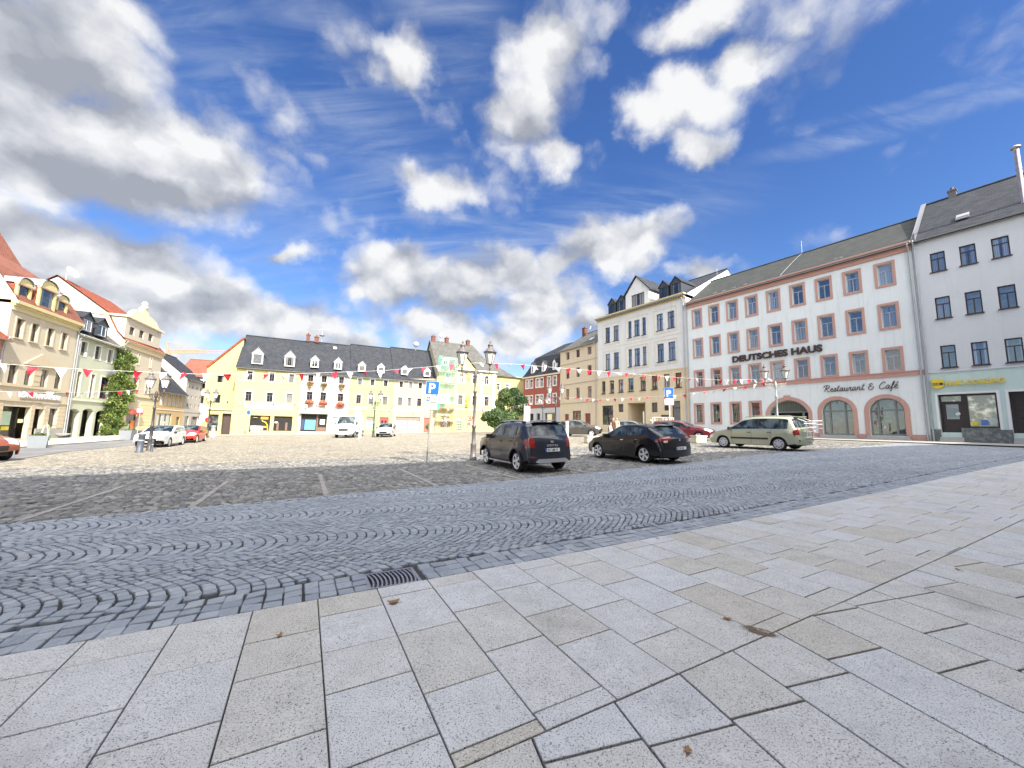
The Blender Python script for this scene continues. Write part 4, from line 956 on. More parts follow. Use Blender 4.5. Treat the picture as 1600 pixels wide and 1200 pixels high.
# low brown roofed house behind the tree
f2=Fr(tuple(at(806,668,82)[:2]),118)
h=House('low_house','low tan house with a dark brown tiled roof behind the round green tree',f2,-11,9,.6)
for x in(-9,-7,-5,-2.5,0,2.5):
    h.win(x,2.4,.8,1.5,'tM',.12); h.win(x,5.6,.8,1.7,'tM',.12)
h.wall([(-11,.6),(9,.6),(9,9.3),(-11,9.3)],plaster('tan_plaster',(.50,.38,.22),.3),.2,9); h.gable(-11,9,9.3,13.2,9,btile,wallm=plaster('tan_plaster',(.5,.38,.22)))

# ================================================================ back row (fronts in full sun)
ylw=plaster('lemon_plaster',(.50,.445,.19),.06); cap_=mat('grey_capping',(.35,.35,.33),.7)
h=House('yellow_shop_house','lemon yellow corner house with two dormers and a white sign board over its shop windows',FB,-.35,7.03,-.3)
for x in(.75,3.2,5.48): h.win(x,7.2,.76,1.1,'tM',.14,(.13,.0,wt,.03))
for x in(.75,3.1,5.38): h.win(x,4.43,.88,1.22,'tTM',.14,(.13,.0,wt,.03))
h.hole(1.6,.42,2.25,2.2); h.hole(4.25,.62,2.15,1.98)
h.wall([(-.35,-.3),(7.03,-.3),(7.03,8.85),(-.35,8.85)],ylw,.3,10)
b=MB()
for z in(7.0,4.28,3.26): b.box(-.35,7.03,-.05,-.002,z-.04,z+.04)
h.part('storey_band',b,cap_)
b=MB(); b.box(.9,6.35,-.09,-.003,3.5,4.12); s_=h.part('sign_board',b,wt)
b=MB()
for q in range(4):
    for w_ in range(2): b.box(1.25+.22*q,1.4+.22*q,-.10,-.09,3.62+.2*w_,3.75+.2*w_)
for q in range(9): b.box(3.0+.33*q,3.2+.33*q,-.10,-.09,3.68,3.84)
part(s_,'faded_print',b,mat('pale_grey_letter',(.5,.52,.56),.6))
b=MB(); b.box(1.6,3.85,.25,.3,.42,2.62,0); b.box(1.75,3.75,.20,.24,.45,.62,1); b.box(1.7,3.1,.20,.24,.75,1.25,1); b.lathe((2.15,.22,2.3),[(.0,-.02),(.27,-.02),(.27,.02),(0,.02)],12,2); b.box(2.75,3.6,.2,.24,2.1,2.45,3); b.box(2.9,3.5,.2,.23,1.,1.25,3)
b.path([(2.9,.2,1.9),(3.3,.2,1.75),(3.55,.2,1.4),(3.65,.2,.6)],.06,6,2)
h.part('shop_window',b,[mat('shop_dark',(.03,.03,.03),.15,.3),mat('display_white',(.6,.6,.58),.6),mat('display_yellow',(.75,.6,.05),.5),mat('display_amber',(.5,.25,.03),.5)])
b=MB(); b.box(4.25,6.4,.25,.3,.62,2.6,0); b.box(4.6,4.85,.15,.2,.7,1.75,1); b.box(5.6,5.85,.15,.2,.7,1.75,1); b.box(4.35,4.7,.2,.22,1.65,1.85,2); h.part('shop_window',b,[mat('shop_dark',(.03,.03,.03)),mat('display_brown',(.16,.09,.07),.6),mat('display_white',(.6,.6,.58))])
h.gable(-.45,7.05,9.05,14.0,10.2,slate2 if False else slate,eave=.35,wallm=ylw)
for x in(1.15,4.85): dormer(h,x,1.25,9.35,10.75,11.5,-.0,2.,mat('grey_boards',(.42,.42,.43),.7),mat('light_zinc_roof',(.4,.41,.43),.5),'tM')
# side wing set back
h2=House('yellow_side_wing','recessed yellow wing under a sloping red verge at the left corner',FB,-4.0,-.36,-.4)
h2.hole(-2.85,6.9,.75,.9); h2.hole(-3.0,4.15,.75,1.1)
h2.wall([(-4.0,-.4),(-.36,-.4),(-.36,13.1),(-4.0,8.75)],ylw,.25,9,y0=3.)
b=MB(); b.quad((-2.85,3.2,6.9),(-2.1,3.2,6.9),(-2.1,3.2,7.8),(-2.85,3.2,7.8)); b.quad((-3.,3.2,4.15),(-2.25,3.2,4.15),(-2.25,3.2,5.25),(-3.,3.2,5.25)); h2.part('window',b,GL)
b=MB(); b.obox((-2.18,5.9,10.99),(1.87,0,2.23),(0,3.1,0),(-.08,0,.07)); h2.part('roof',b,rtile)
h2.hole(-1.4,-.1,.95,2.85); h2.hole(-2.75,.5,1.0,2.1)
h2.wall([(-3.05,-.4),(-.36,-.4),(-.36,3.15),(-3.05,3.15)],ylw,.5,3.,'porch_wall',y0=.3)
b=MB(); b.box(-3.2,-.30,.1,3.,3.15,3.27); h2.part('porch_roof',b,cap_)
b=MB(); b.quad((-1.35,.75,-.1),(-.35,.75,-.1),(-.35,.75,2.75),(-1.35,.75,2.75)); h2.part('door',b,mat('dark_brown_gate',(.05,.03,.025),.6)); b=MB(); b.quad((-2.75,.6,.5),(-1.75,.6,.5),(-1.75,.6,2.6),(-2.75,.6,2.6)); h2.part('shop_window',b,GLS)
# white house with flower boxes
w2=plaster('bright_white_plaster',(.42,.40,.36),.06)
h=House('flower_box_house','white house with red geraniums under its windows between the yellow and mint houses',FB,7.05,13.28,-.2)
for x in(7.78,9.47,11.7): h.win(x,7.5,.80,.92,'tM',.13,(.1,0,wt,.03)); h.win(x-.02,4.92,.90,1.14,'tTM',.13,(.1,0,wt,.03))
h.hole(7.4,.6,3.2,2.4); h.hole(11.35,.6,1.65,2.1)
h.wall([(7.05,-.2),(13.28,-.2),(13.28,8.75),(7.05,8.75)],w2,.35,10)
b=MB(); b.box(7.2,10.75,-.55,-.002,3.05,3.18); h.part('awning_box',b,mat('greige_box',(.4,.36,.3),.6)); 
br=mat('shop_brown',(.16,.09,.06),.5)
b=MB(); b.box(7.4,10.6,.25,.3,.6,3.,0); b.box(9.3,9.5,.2,.26,.6,3.,1); b.box(9.5,10.6,.2,.26,.6,1.2,1); b.box(7.9,9.2,.2,.24,.85,2.2,2); b.box(7.45,7.8,.2,.24,.85,2.2,3); b.box(9.75,10.35,.2,.24,1.6,2.3,4); b.box(7.4,10.6,.1,.3,.35,.62,1)
h.part('shopfront',b,[mat('shop_dark',(.03,.03,.03)),br,mat('poster_sky',(.10,.40,.75),.5,.5,1.5),mat('poster_navy',(.03,.05,.12),.5),mat('display_white',(.6,.6,.58))])
b=MB(); b.box(11.35,13.0,.2,.3,.6,2.7); h.part('garage_door',b,mat('pale_door',(.55,.53,.5),.6))
def leafblob(name,pts_r,n,size,cols,root=None,off=(0,0,0),seed=1):
    r=np.random.default_rng(seed); V=[];Fq=[];mi=[]
    for (cx,cy,cz,rx,ry,rz_,wt_) in pts_r:
        k=int(n*wt_); d=r.normal(size=(k,3)); d/=np.linalg.norm(d,axis=1)[:,None]; rr=r.uniform(.25,1,k)**(1/2.2); P=d*rr[:,None]*np.array([rx,ry,rz_])+np.array([cx,cy,cz])
        nm=d+r.normal(0,.55,(k,3)); nm/=np.linalg.norm(nm,axis=1)[:,None]
        a=np.cross(nm,r.normal(size=(k,3))); a/=np.linalg.norm(a,axis=1)[:,None]; b_=np.cross(nm,a); s=size*r.uniform(.6,1.35,k)[:,None]
        q=np.stack([P-a*s,P-b_*s*.55+nm*s*.12,P+a*s,P+b_*s*.55+nm*s*.12],1); o=len(V)*0
        base=sum(len(v) for v in V)//1
        V.append(q.reshape(-1,3)); 
        mi.append(r.integers(0,len(cols),k))
    V=np.concatenate(V); Fq=np.arange(len(V)).reshape(-1,4); me=big_mesh(name,V,Fq,cols,mi=np.concatenate(mi)); o=bpy.data.objects.new(name,me); COL.objects.link(o); o.location=off
    if root: o.parent=root
    return o
lf=[mat('leaf_green',(.05,.095,.02),.6,.3,4.),mat('leaf_bright',(.10,.16,.03),.6,.3,4.),mat('leaf_deep',(.022,.05,.013),.6,.3,4.),mat('leaf_yellowing',(.22,.22,.05),.6,.3,4.)]
gr=[mat('geranium_red',(.55,.03,.015),.6,.2),mat('geranium_orange',(.60,.09,.02),.6,.2),lf[0]]
for k,(x,z) in enumerate(((8.0,4.35),(9.7,4.35),(11.9,4.25))):
    e=empty('flower_box','%s geranium box with bright red blooms below a lower window'%['leftmost','middle','rightmost'][k],'flower box',h.fr.P(x,-.32,z),h.fr.rz,'geranium boxes on the white house')
    b=MB(); b.box(-.1,.75,-.12,.12,-.02,.2); part(e,'box',b,mat('planter_brown',(.12,.07,.04),.7)); leafblob('flowers',[(.25,-.1,.22,.62,.26,.38,1)],420,.07,gr,e,seed=k)
for k,(x,z) in enumerate(((8.2,7.25),(9.9,7.2),(12.2,7.2))):
    e=empty('hanging_plant','%s trailing green plant hanging from an upper window'%['leftmost','middle','rightmost'][k],'hanging plant',h.fr.P(x,-.28,z),h.fr.rz,'trailing plants on the white house')
    b=MB(); b.box(-.4,.4,-.1,.1,-.05,.12); part(e,'box',b,mat('planter_brown',(.12,.07,.04))); leafblob('foliage',[(0,-.08,-.05,.5,.2,.3,.6),(-.05,-.1,-.5,.25,.15,.45,.4)],300,.06,[lf[1],lf[3],lf[0],gr[1]],e,seed=10+k)
h.gable(7.05,13.28,8.95,14.1,10.2,slate,eave=.3,wallm=w2); h.chimney(7.35,5.,14.,15.1,.5); h.chimney(8.5,5.,14.,14.9,.6)
for x in(8.0,11.0): dormer(h,x,1.05,9.5,10.6,11.2,.1,1.8,mat('grey_boards',(.42,.42,.43)),mat('light_zinc_roof',(.4,.41,.43)),'wM')
b=MB(); b.obox((11.1,4.1,13.3),(.25,0,0),(0,.22,.18),(0,-.04,.05)); h.part('roof_window',b,mat('pale_zinc',(.6,.6,.6)))
b=MB(); b.tube((9.2,5.1,14.),(9.2,5.1,16.4),.025,n=5); b.tube((8.7,5.1,16.1),(10.1,5.1,16.3),.02,n=5); b.lathe((9.2,4.9,15.),[(0,0),(.3,.06),(.45,.2)],10); h.part('aerial',b,mat('aerial_grey',(.5,.5,.5),.5))
# mint house, cream house
for nm,lb,x0,x1,m,topx,midx,dx in(('mint_house','pale mint house with a red street door beside the white flower box house',13.3,19.4,plaster('pale_mint_plaster',(.27,.33,.17),.06),(14.25,16.,17.9),(14.12,15.82,17.8),(14.25,16.95)),
                           ('cream_house','plain cream house with a wide shop window left of the scaffolding',19.42,26.1,plaster('pale_cream_plaster',(.36,.33,.24),.06),(20.2,21.65,23.15),(20.08,21.52,23.02),(20.5,24.))):
    h=House(nm,lb,FB,x0,x1,-.1)
    for x in topx: h.win(x,7.53,.68 if x<20 else .64,.87,'mauve'[0] and 'tM',.13,(.1,0,wt,.03))
    for x in midx: h.win(x,4.75,.86 if x<20 else .80,1.24,'tTM',.13,(.1,0,wt,.03))
    if x0<15: h.hole(14.,1.07,1.1,1.82); h.hole(15.8,1.07,1.0,1.82); h.hole(17.7,.3,1.25,2.55)
    else: h.hole(20.,1.13,3.7,1.9); h.hole(24.3,.5,1.05,2.5)
    h.wall([(x0,-.1),(x1,-.1),(x1,8.85 if x0<15 else 9.3),(x0,8.75)],m,.3,10)
    b=MB(); b.box(x0,x1,-.05,-.002,3.9,3.96); b.box(x0,x1,-.16,-.002,8.5,8.72); h.part('storey_band',b,wt)
    if x0<15:
        b=MB(); b.quad((14.,.2,1.07),(15.1,.2,1.07),(15.1,.2,2.4),(14.,.2,2.4)); b.quad((15.8,.2,1.07),(16.8,.2,1.07),(16.8,.2,2.4),(15.8,.2,2.4)); h.part('shop_window',b,glassmat('pale_display_glass',(.3,.34,.34),(.5,.5,.5),0,.05,1.6))
        b=MB(); b.box(14,15.1,.15,.22,2.4,2.89); b.box(15.8,16.8,.15,.22,2.4,2.89); h.part('shutter_box',b,mat('umber_box',(.22,.17,.14),.6))
        b=MB(); b.box(17.7,18.95,.15,.22,.3,2.85,0); b.box(17.95,18.25,.11,.15,1.,2.4,1); b.box(18.4,18.7,.11,.15,1.,2.4,1); h.part('door',b,[mat('door_red',(.33,.06,.05),.5),mat('shop_dark',(.03,.03,.03))],'red street door')
        b=MB(); [b.box(14.9+.19*q,15.03+.19*q,-.04,-.01,4.15,4.33) for q in range(15)]; h.part('sign_lettering',b,cap_)
    else:
        b=MB(); b.quad((20.,.2,1.13),(23.7,.2,1.13),(23.7,.2,2.5),(20.,.2,2.5)); h.part('shop_window',b,glassmat('pale_display_glass',(.3,.34,.34)))
        b=MB(); b.box(20,23.7,.15,.22,2.5,3.03); b.box(21.8,21.9,.12,.2,1.13,2.5); h.part('shutter_box',b,mat('umber_box',(.22,.17,.14)))
        b=MB(); b.box(24.3,25.35,.15,.2,.5,3.); h.part('door',b,mat('brick_door',(.30,.10,.07),.6),'rusty red side door')
    h.gable(x0,x1,8.95,14.35 if x0<15 else 14.6,10.2,slate,eave=.3,wallm=m)
    for x in dx: dormer(h,x,1.0,9.5,10.45,10.95,.1,1.7,wt,mat('light_zinc_roof',(.4,.41,.43)),'tM')
    if x0>15: b=MB(); b.tube((23.6,5.,14.4),(23.6,5.,15.4),.03,n=5); b.lathe((23.6,4.8,15.5),[(.0,-.5),(.4,-.3),(.5,0),(.4,.3),(0,.5)],10); h.part('satellite_dish',b,mat('dish_grey',(.45,.43,.4),.5))
# gabled yellow house, left part scaffolded
ylp=plaster('primrose_plaster',(.48,.425,.19),.05)
h=House('gabled_yellow_house','primrose yellow house with a small front gable and gilded wall figure, right of the scaffold',FB,26.12,36.7,0)
for x in(27.5,29.82,32.2,34.4): h.win(x,8.97,.84,1.4,'wTM',.13,(.2,.1,wt,.05))
for x in(27.48,29.7,32.2,34.4): h.win(x,5.3,.94,1.56,'vTM',.13,(.2,.0,wt,.05))
h.hole(29.65,.9,.86,2.45); h.hole(31.5,1.65,1.2,1.8); h.hole(26.95,1.45,1.6,1.85)
h.wall([(26.12,0),(36.7,0),(36.7,11.2),(32.85,11.2),(31.1,13.15),(29.2,11.2),(26.12,11.2)],ylp,.25,10,sides=False)
b=MB(); b.quad((26.12,0,0),(26.12,10,0),(26.12,10,11),(26.12,0,11)); b.quad((36.7,0,0),(36.7,10,0),(36.7,10,11.2),(36.7,0,11.2)); b.poly([(26.12,-.1,11.),(26.12,10,11.),(26.12,5,16.2)]); h.part('side_wall',b,mat('olive_gable',(.38,.36,.24),.9,.1))
b=MB(); b.box(29.1,36.75,-.12,-.002,4.45,4.6); b.box(29.1,36.75,-.2,-.001,11.1,11.25); b.box(35.9,36.5,-.06,-.002,4.6,11.1); b.box(33.6,34.0,-.06,-.002,4.6,11.1); h.part('white_band',b,wt)
b=MB(); b.lathe((31.3,-.18,5.1),[(.0,0),(.24,.05),(.2,.3),(.17,.7),(.25,1.05),(.2,1.3),(.1,1.4),(.14,1.55),(.0,1.72)],10); b.path([(31.45,-.2,6.2),(31.75,-.3,6.35),(31.7,-.3,6.7)],.06); b.box(31.05,31.55,-.35,-.02,4.95,5.1); h.part('wall_figure',b,mat('gilded_ochre',(.50,.33,.08),.5),'ochre figure on a small bracket')
b=MB(); b.box(29.65,30.51,.18,.24,.9,3.35,0)
for i in range(3):
    for j in range(4): b.box(29.75+.26*i,29.9+.26*i,.15,.18,1.1+.42*j,1.35+.42*j,1)
h.part('door',b,[mat('door_sage',(.36,.47,.34),.6),mat('shop_dark',(.03,.03,.03))],'sage green panelled door')
b=MB(); b.box(31.5,32.7,.15,.2,1.65,3.45); b.box(26.95,28.55,.15,.2,1.45,3.3); h.part('shop_window',b,mat('display_mixed',(.14,.06,.04),.5,.3,4.,col2=(.6,.55,.45),c2s=5.))
rf=MB(); z0=11.2; zr=16.6; yr=5.0
rf.add([(26.0,-.3,10.9),(36.9,-.3,11.0),(33.9,yr,zr),(25.9,yr,zr)],[(0,1,2,3)]); rf.add([(36.9,-.3,11.),(36.9,10.3,11.),(33.9,yr,zr)],[(0,1,2)]); rf.add([(36.9,10.3,11.),(26.,10.3,10.9),(25.9,yr,zr),(33.9,yr,zr)],[(0,1,2,3)])
for sg in(-1,1):
    A=[(31.05+sg*2.1,-.25,11.0),(31.05,-.25,13.35),(31.05,2.6,13.35),(31.05+sg*2.1,.2,11.2)]; rf.add(A+[(p[0],p[1],p[2]+.1) for p in A],[(0,1,2,3),(4,5,6,7),(0,1,5,4)])
h.part('roof',rf,slate3)
for x in(26.6,29.,33.): h.chimney(x,5.,16.2,17.35,.6)
b=MB(); b.tube((27.9,5,16.4),(27.9,5,17.5),.03,n=5); b.lathe((27.9,4.8,17.6),[(0,-.45),(.4,-.25),(.45,0),(.4,.25),(0,.45)],10); h.part('satellite_dish',b,mat('dish_white',(.8,.8,.8)))
dormer(h,27.0,1.2,11.6,12.6,13.2,.6,2.3,wt,slate3,'wM')
h=House('yellow_annex','lower yellow annex with a hipped slate roof, its foot hidden by the tree',FB,36.9,44.,.3)
for x in(37.3,39.2): h.win(x,8.3,.8,1.2,'wTM',.13,(.12,.1,wt,.04),y=1.6)
h.wall([(36.9,.3),(44.,.3),(44.,11.),(36.9,11.)],ylp,.2,9,y0=1.6)
rf=MB(); rf.add([(36.2,1.2,10.8),(41.2,1.2,10.8),(36.2,6.,14.8)],[(0,1,2)]); rf.add([(41.2,1.2,10.8),(44.4,10,10.8),(36.2,6.,14.8)],[(0,1,2)]); rf.add([(41.2,1.2,10.8),(44.4,1.2,10.8),(44.4,10,10.8)],[(0,1,2)]); h.part('roof',rf,slate3)
# scaffold with green netting
e=empty('scaffold','tall tube scaffold wrapped in pale green netting at the left bay of the gabled house','scaffold',FB.P(26.1,-1.2,.65),FB.rz)
b=MB(); 
for x in(0,1.5,3.0):
    for y in(0,.95): b.tube((x,y,0),(x,y,12.1),.03,n=6)
for z in(2,4,6,8,10,12):
    for y in(0,.95): b.tube((0,y,z),(3,y,z),.025,n=5); b.tube((0,y,z+.9),(3,y,z+.9),.02,n=5) if z<12 else None
    for x in(0,1.5,3.): b.tube((x,0,z),(x,.95,z),.02,n=5)
for z in(0,4,8): b.tube((0,-.02,z),(3,-.02,z+4),.02,n=5)
part(e,'tubes',b,mat('galvanised',(.5,.5,.48),.4,.2,metal=.5))
b=MB()
for z in(2,4,6,8,10): b.box(0,3.,.1,.9,z,z+.05)
part(e,'platform',b,mat('board_wood',(.45,.35,.2),.8,.3))
def net():
    m=bpy.data.materials.new('green_netting'); m.use_nodes=True; t=NT(m.node_tree); b_=t.n['Principled BSDF']; v=t.N('ShaderNodeTexCoord').outputs['Object']
    b_.inputs['Base Color'].default_value=(.25,.55,.42,1); t.L(t.math('MULTIPLY_ADD',t.noise(v,1.2,4,.6),.5,-.02),b_.inputs['Alpha']); return m
b=MB(); n=12
for i in range(n): 
    for j in range(20):
        x0,x1=3.05*i/n,3.05*(i+1)/n; z0,z1=4+8.2*j/20,4+8.2*(j+1)/20; q=lambda x,z:(x,-.08+.06*math.sin(x*5+z),z); b.add([q(x0,z0),q(x1,z0),q(x1,z1),q(x0,z1)],[(0,1,2,3)],0,True)
part(e,'netting',b,net())
b=MB(); b.box(-.25,.2,-.15,.0,3.5,5.2); b.box(-.2,.1,-.15,.0,9.5,12.2); part(e,'net_bundle',b,mat('net_green',(.08,.33,.2),.8,.3))
b=MB(); b.box(-.2,1.7,-.2,-.14,4.6,5.9,0); part(e,'banner',b,[mat('banner_white',(.75,.76,.78),.6)])

# ================================================================ left row
cr=plaster('ochre_cream_plaster',(.50,.44,.33),.10); cr2=mat('sand_trim',(.50,.42,.29),.8,.08)
tan=wcol('tan')
h=House('pharmacy_house','ochre cream pharmacy house with arched dormers and a pediment over the middle windows',FL,-7.35,.36,-.6)
for x in(-6.7,-5.15,-3.4,-1.65): h.win(x,7.92,.72,1.56,'tTM',.16,(.12,.0,cr2,.05,.08))
for x,w,hh in((-6.6,.82,1.5),(-5.0,.72,1.2),(-3.3,.78,1.5),(-1.62,.82,1.5)): h.win(x,4.3,w,hh,'tTM',.16)
h.hole(-6.55,-.1,2.7,2.6); h.hole(-3.35,.0,1.0,2.4); h.win(-1.65,.82,.95,1.7,'tM',.2)
h.wall([(-7.35,-.6),(.36,-.6),(.36,10.5),(-7.35,10.5)],cr,.3,10)
b=MB(); b.box(-7.35,.36,-.1,-.002,4.12,4.25); b.box(-7.35,.36,-.14,-.001,4.06,4.12); b.box(-7.35,.36,-.1,-.002,2.92,3.05)
for k in range(6): 
    for x0,x1 in((-7.35,-6.6),(-3.8,-3.4),(-2.3,-1.7),(-.65,.3)): b.box(x0,x1,-.03,-.002,.75+.36*k,.75+.36*k+.33)
h.part('rusticated_band',b,cr2)
b=MB(); b.prism([(-5.2,6.15),(-2.05,6.15),(-3.62,7.1)],-.12,-.002); b.box(-5.3,-1.95,-.2,-.001,6.02,6.15); b.box(-4.2,-3.4,-.06,-.002,4.3,5.9)
for z in(4.7,5.2): b.box(-4.15,-3.45,-.09,-.061,z,z+.04)
for x in(-6.6,-1.62): b.lathe((x+.41,0,0),[(0,0)],3) if 0 else b.prism([(x+.41+.46*math.cos(a),5.8+.46*math.sin(a)) for a in [math.pi*i/10 for i in range(11)]],-.06,-.002)
h.part('pediment',b,cr2)
for x0,x1 in((-3.1,.3),(-7.35,-6.6)): b=MB(); b.box(x0,x1,-.08,-.003,-.6,.72); h.part('plinth',b,mat('grey_plinth',(.30,.29,.26),.9,.15))
b=MB(); b.box(-6.55,-3.85,.7,.75,-.1,2.5,0); b.box(-6.5,-5.9,.6,.66,.0,2.4,1); b.box(-5.6,-4.7,.6,.66,1.,2.1,2); b.box(-5.5,-4.8,.55,.6,.6,.9,3); b.box(-3.35,-2.35,.5,.55,0,2.4,0); b.box(-4.6,-4.1,.2,.22,1.2,1.5,4); h.part('shop_window',b,[mat('shop_dark',(.03,.03,.03)),mat('display_teal',(.2,.35,.33),.4),mat('display_green',(.45,.6,.45),.4),mat('display_yellow',(.6,.5,.1),.5),mat('display_cream',(.7,.65,.4),.5)])
b=MB(); b.box(-7.45,.36,-.25,-.001,10.35,10.5); b.box(-7.5,.36,-.42,-.0,10.5,10.75); b.box(-7.4,.36,-.12,-.002,10.0,10.35); h.part('cornice',b,mat('olive_cream_trim',(.55,.47,.25),.8))
letters(h.root,'LÖWEN-APOTHEKE',.55,(-5.55-h.x0,-.16,3.28-h.zb),wt,.04,.014,0,sx=.93,label='white block letters LÖWEN-APOTHEKE')
b=MB(); b.tube((-2.9,-.02,2.85),(-2.9,-1.25,2.85),.03,n=6); b.prism([(-.45,-.1),(.5,-.1),(.3,.5),(0,.9),(-.2,.5)],-.03,.03); 
e=h.part('hanging_sign',b,mat('sign_iron',(.22,.24,.28),.5))
mansR=MB(); y1,z1=1.5,13.6; y2,z2=5,16.
b=MB(); b.quad((-7.4,-.4,10.75),(.36,-.4,10.75),(.36,y1,z1),(-7.4,y1,z1)); b.quad((-7.4,y1,z1),(.36,y1,z1),(.36,y2,z2),(-7.4,y2,z2)); b.quad((-7.4,y2,z2),(.36,y2,z2),(.36,10,10.7),(-7.4,10,10.7)); h.part('roof',b,btile)
b=MB()
for x in(-7.38,.34): b.poly([(x,-.3,10.75),(x,y1,z1),(x,y2,z2),(x,10,10.7)])
h.part('gable_wall',b,cr)
def round_dormer(h,x,w,z0,z1,yf,yb):
    b=MB(); t=.2; r=w/2; b.box(x,x+t,yf,yf+.15,z0,z1,0); b.box(x+w-t,x+w,yf,yf+.15,z0,z1,0)
    arc=[(x+r+(r)*math.cos(a),z1+.08+(r*.72)*math.sin(a)) for a in [math.pi*i/12 for i in range(13)]]
    b.prism(arc,yf,yf+.12,0); b.box(x-.05,x+w+.05,yf-.08,yf+.2,z1-.02,z1+.08,2)
    b.box(x+.05,x+w-.05,yf+.12,yf+.16,z0,z1,1)
    for xx in(x+.01,x+w-.07): b.box(xx,xx+.06,yf+.16,yb,z0,z1,3)
    o=h.part('arched_dormer',b,[mat('yellow_cream_trim',(.62,.52,.24),.8),GL,mat('dormer_band',(.42,.30,.24),.7),rtile])
    q=MB(); A=[(x+r+(r+.08)*math.cos(a),z1+.1+(r*.72+.08)*math.sin(a)) for a in [math.pi*i/12 for i in range(13)]]
    for i in range(12): q.add([(A[i][0],yf-.12,A[i][1]),(A[i+1][0],yf-.12,A[i+1][1]),(A[i+1][0],yb+.6,A[i+1][1]),(A[i][0],yb+.6,A[i][1])],[(0,1,2,3)],0,True)
    part(o,'dormer_roof',q,mat('blue_zinc',(.36,.40,.44),.4,.15,metal=.3))
round_dormer(h,-7.3,1.45,10.85,12.1,-.1,1.4); round_dormer(h,-5.45,1.95,10.85,12.5,-.3,1.6); round_dormer(h,-3.0,1.35,10.9,12.1,-.1,1.4)
h.pipe(.28,-.4,10.6)
# pink house at the very edge
h=House('pink_house','sliver of a salmon pink house with an orange tiled roof at the left edge',FL,-16,-7.4,-.6)
[h.win(x,z,.9,1.4,'wTM',.14,(.1,.05,wt,.04)) for x in(-15,-12.8,-10.6) for z in(1.,4.6)]
h.wall([(-16,-.6),(-7.4,-.6),(-7.4,7.9),(-16,7.9)],plaster('salmon_plaster',(.58,.30,.22),.2),.2,9); h.gable(-16,-7.4,7.9,11.6,9,rtile,eave=.5,wallm=cr); h.pipe(-7.7,-.4,7.8)
# tall brown roof behind
h=House('house_behind','big brown tiled roof rising behind the pharmacy house',FL,-8,6.,0)
h.wall([(-8,0),(6.,0),(6.,14.6),(-8,14.6)],cr,.2,18,y0=11.,sides=True)
b=MB(); b.quad((-8,6.3,14.3),(6.2,6.3,14.3),(6.2,10.3,20.9),(-8,10.3,20.9)); b.quad((-8,10.3,20.9),(6.2,10.3,20.9),(6.2,18.,12.),(-8,18.,12.)); b.quad((-8,6.4,14.3),(6.1,6.4,14.3),(6.1,6.4,12.8),(-8,6.4,12.8)); b.poly([(6.15,6.4,12.8),(6.15,6.4,14.3),(6.15,10.3,20.8),(6.15,18.,12.)]); b.poly([(-7.95,6.4,12.8),(-7.95,6.4,14.3),(-7.95,10.3,20.8),(-7.95,18.,12.)]); h.part('roof',b,btile)
# sage house
sg=plaster('sage_plaster',(.46,.48,.37),.15)
h=House('sage_house','sage green house with slate roof, two dark dormers and shop arches, half hidden by ivy',FL,.38,7.75,-.6)
for x,w in((.75,1.5),(2.95,1.55),(5.1,1.5)): h.win(x,7.85,w,1.3,'tTM',.16,(.12,.05,wt,.04)); 
for x,w in((.65,1.6),(2.75,1.65),(4.95,1.5)): h.win(x,3.85,w,2.3,'rTMC',.18,(.15,0,mat('pale_sage_trim',(.62,.64,.5),.8),.04))
h.hole(.62,-.15,1.7,2.75,.3); h.hole(2.75,-.15,1.7,2.85,.25); h.hole(4.9,-.15,1.8,2.75,.3)
h.wall([(.38,-.6),(7.75,-.6),(7.75,9.9),(.38,9.9)],sg,.45,10)
b=MB(); b.box(.38,7.75,-.12,-.002,3.42,3.56); b.box(.38,7.75,-.06,-.001,3.36,3.42); b.box(.4,7.75,-.22,-.002,9.65,9.85); h.part('storey_band',b,mat('pale_sage_trim',(.62,.64,.5)))
b=MB(); b.box(.5,7.,.8,.85,-.15,2.8,0); b.box(1.2,1.6,.6,.65,.3,1.4,1); b.box(3.2,3.9,.6,.65,.0,.8,2); b.box(3.4,3.7,.6,.64,1.2,1.9,3); b.box(5.2,6.0,.6,.65,.1,2.,4); h.part('shop_window',b,[mat('shop_dark',(.03,.03,.03)),mat('display_mauve',(.5,.3,.45),.5),mat('display_white',(.6,.6,.58)),mat('display_magenta',(.4,.05,.15),.5),mat('display_orange',(.65,.2,.03),.5)])
h.gable(.38,7.75,9.95,14.2,10,slate3,eave=.4,wallm=sg)
dormer(h,.5,1.7,10.2,11.5,12.2,-.1,2.2,dkz,slate,'wM'); dormer(h,2.9,1.7,10.2,11.5,12.2,-.1,2.2,dkz,slate,'wM'); h.pipe(.55,-.4,9.8)
# tall cream house with ornate gable
cl=plaster('light_cream_plaster',(.54,.49,.38),.08)
h=House('ornate_cream_house','tall cream house with steep red roof, sculpted front gable and white dish',FL,7.77,17.5,-.6)
for x in(11.15,14.1): h.win(x,8.5,1.0,1.2,'tTM',.16,(.12,.05,cl,.05)); h.win(x-.05,5.1,1.1,1.7,'tTM',.16,(.12,.05,cl,.05))
h.win(8.6,8.5,1.0,1.2,'tTM',.16); h.win(8.6,5.1,1.1,1.7,'tTM',.16)
h.hole(10.6,.45,2.6,2.3)
h.wall([(7.77,-.6),(17.5,-.6),(17.5,10.9),(7.77,10.9)],cl,.3,13)
b=MB(); b.box(7.8,17.5,-.12,-.002,4.5,4.7); b.box(7.8,17.5,-.3,-.002,10.6,10.85); b.box(7.8,17.5,-.15,-.001,10.1,10.6)
for k in range(9):
    for x0,x1 in((9.4,10.4),(13.4,17.45)): b.box(x0,x1,-.03,-.002,.2+.42*k,.2+.42*k+.38)
h.part('moulding',b,mat('cream_trim',(.66,.56,.34),.8))
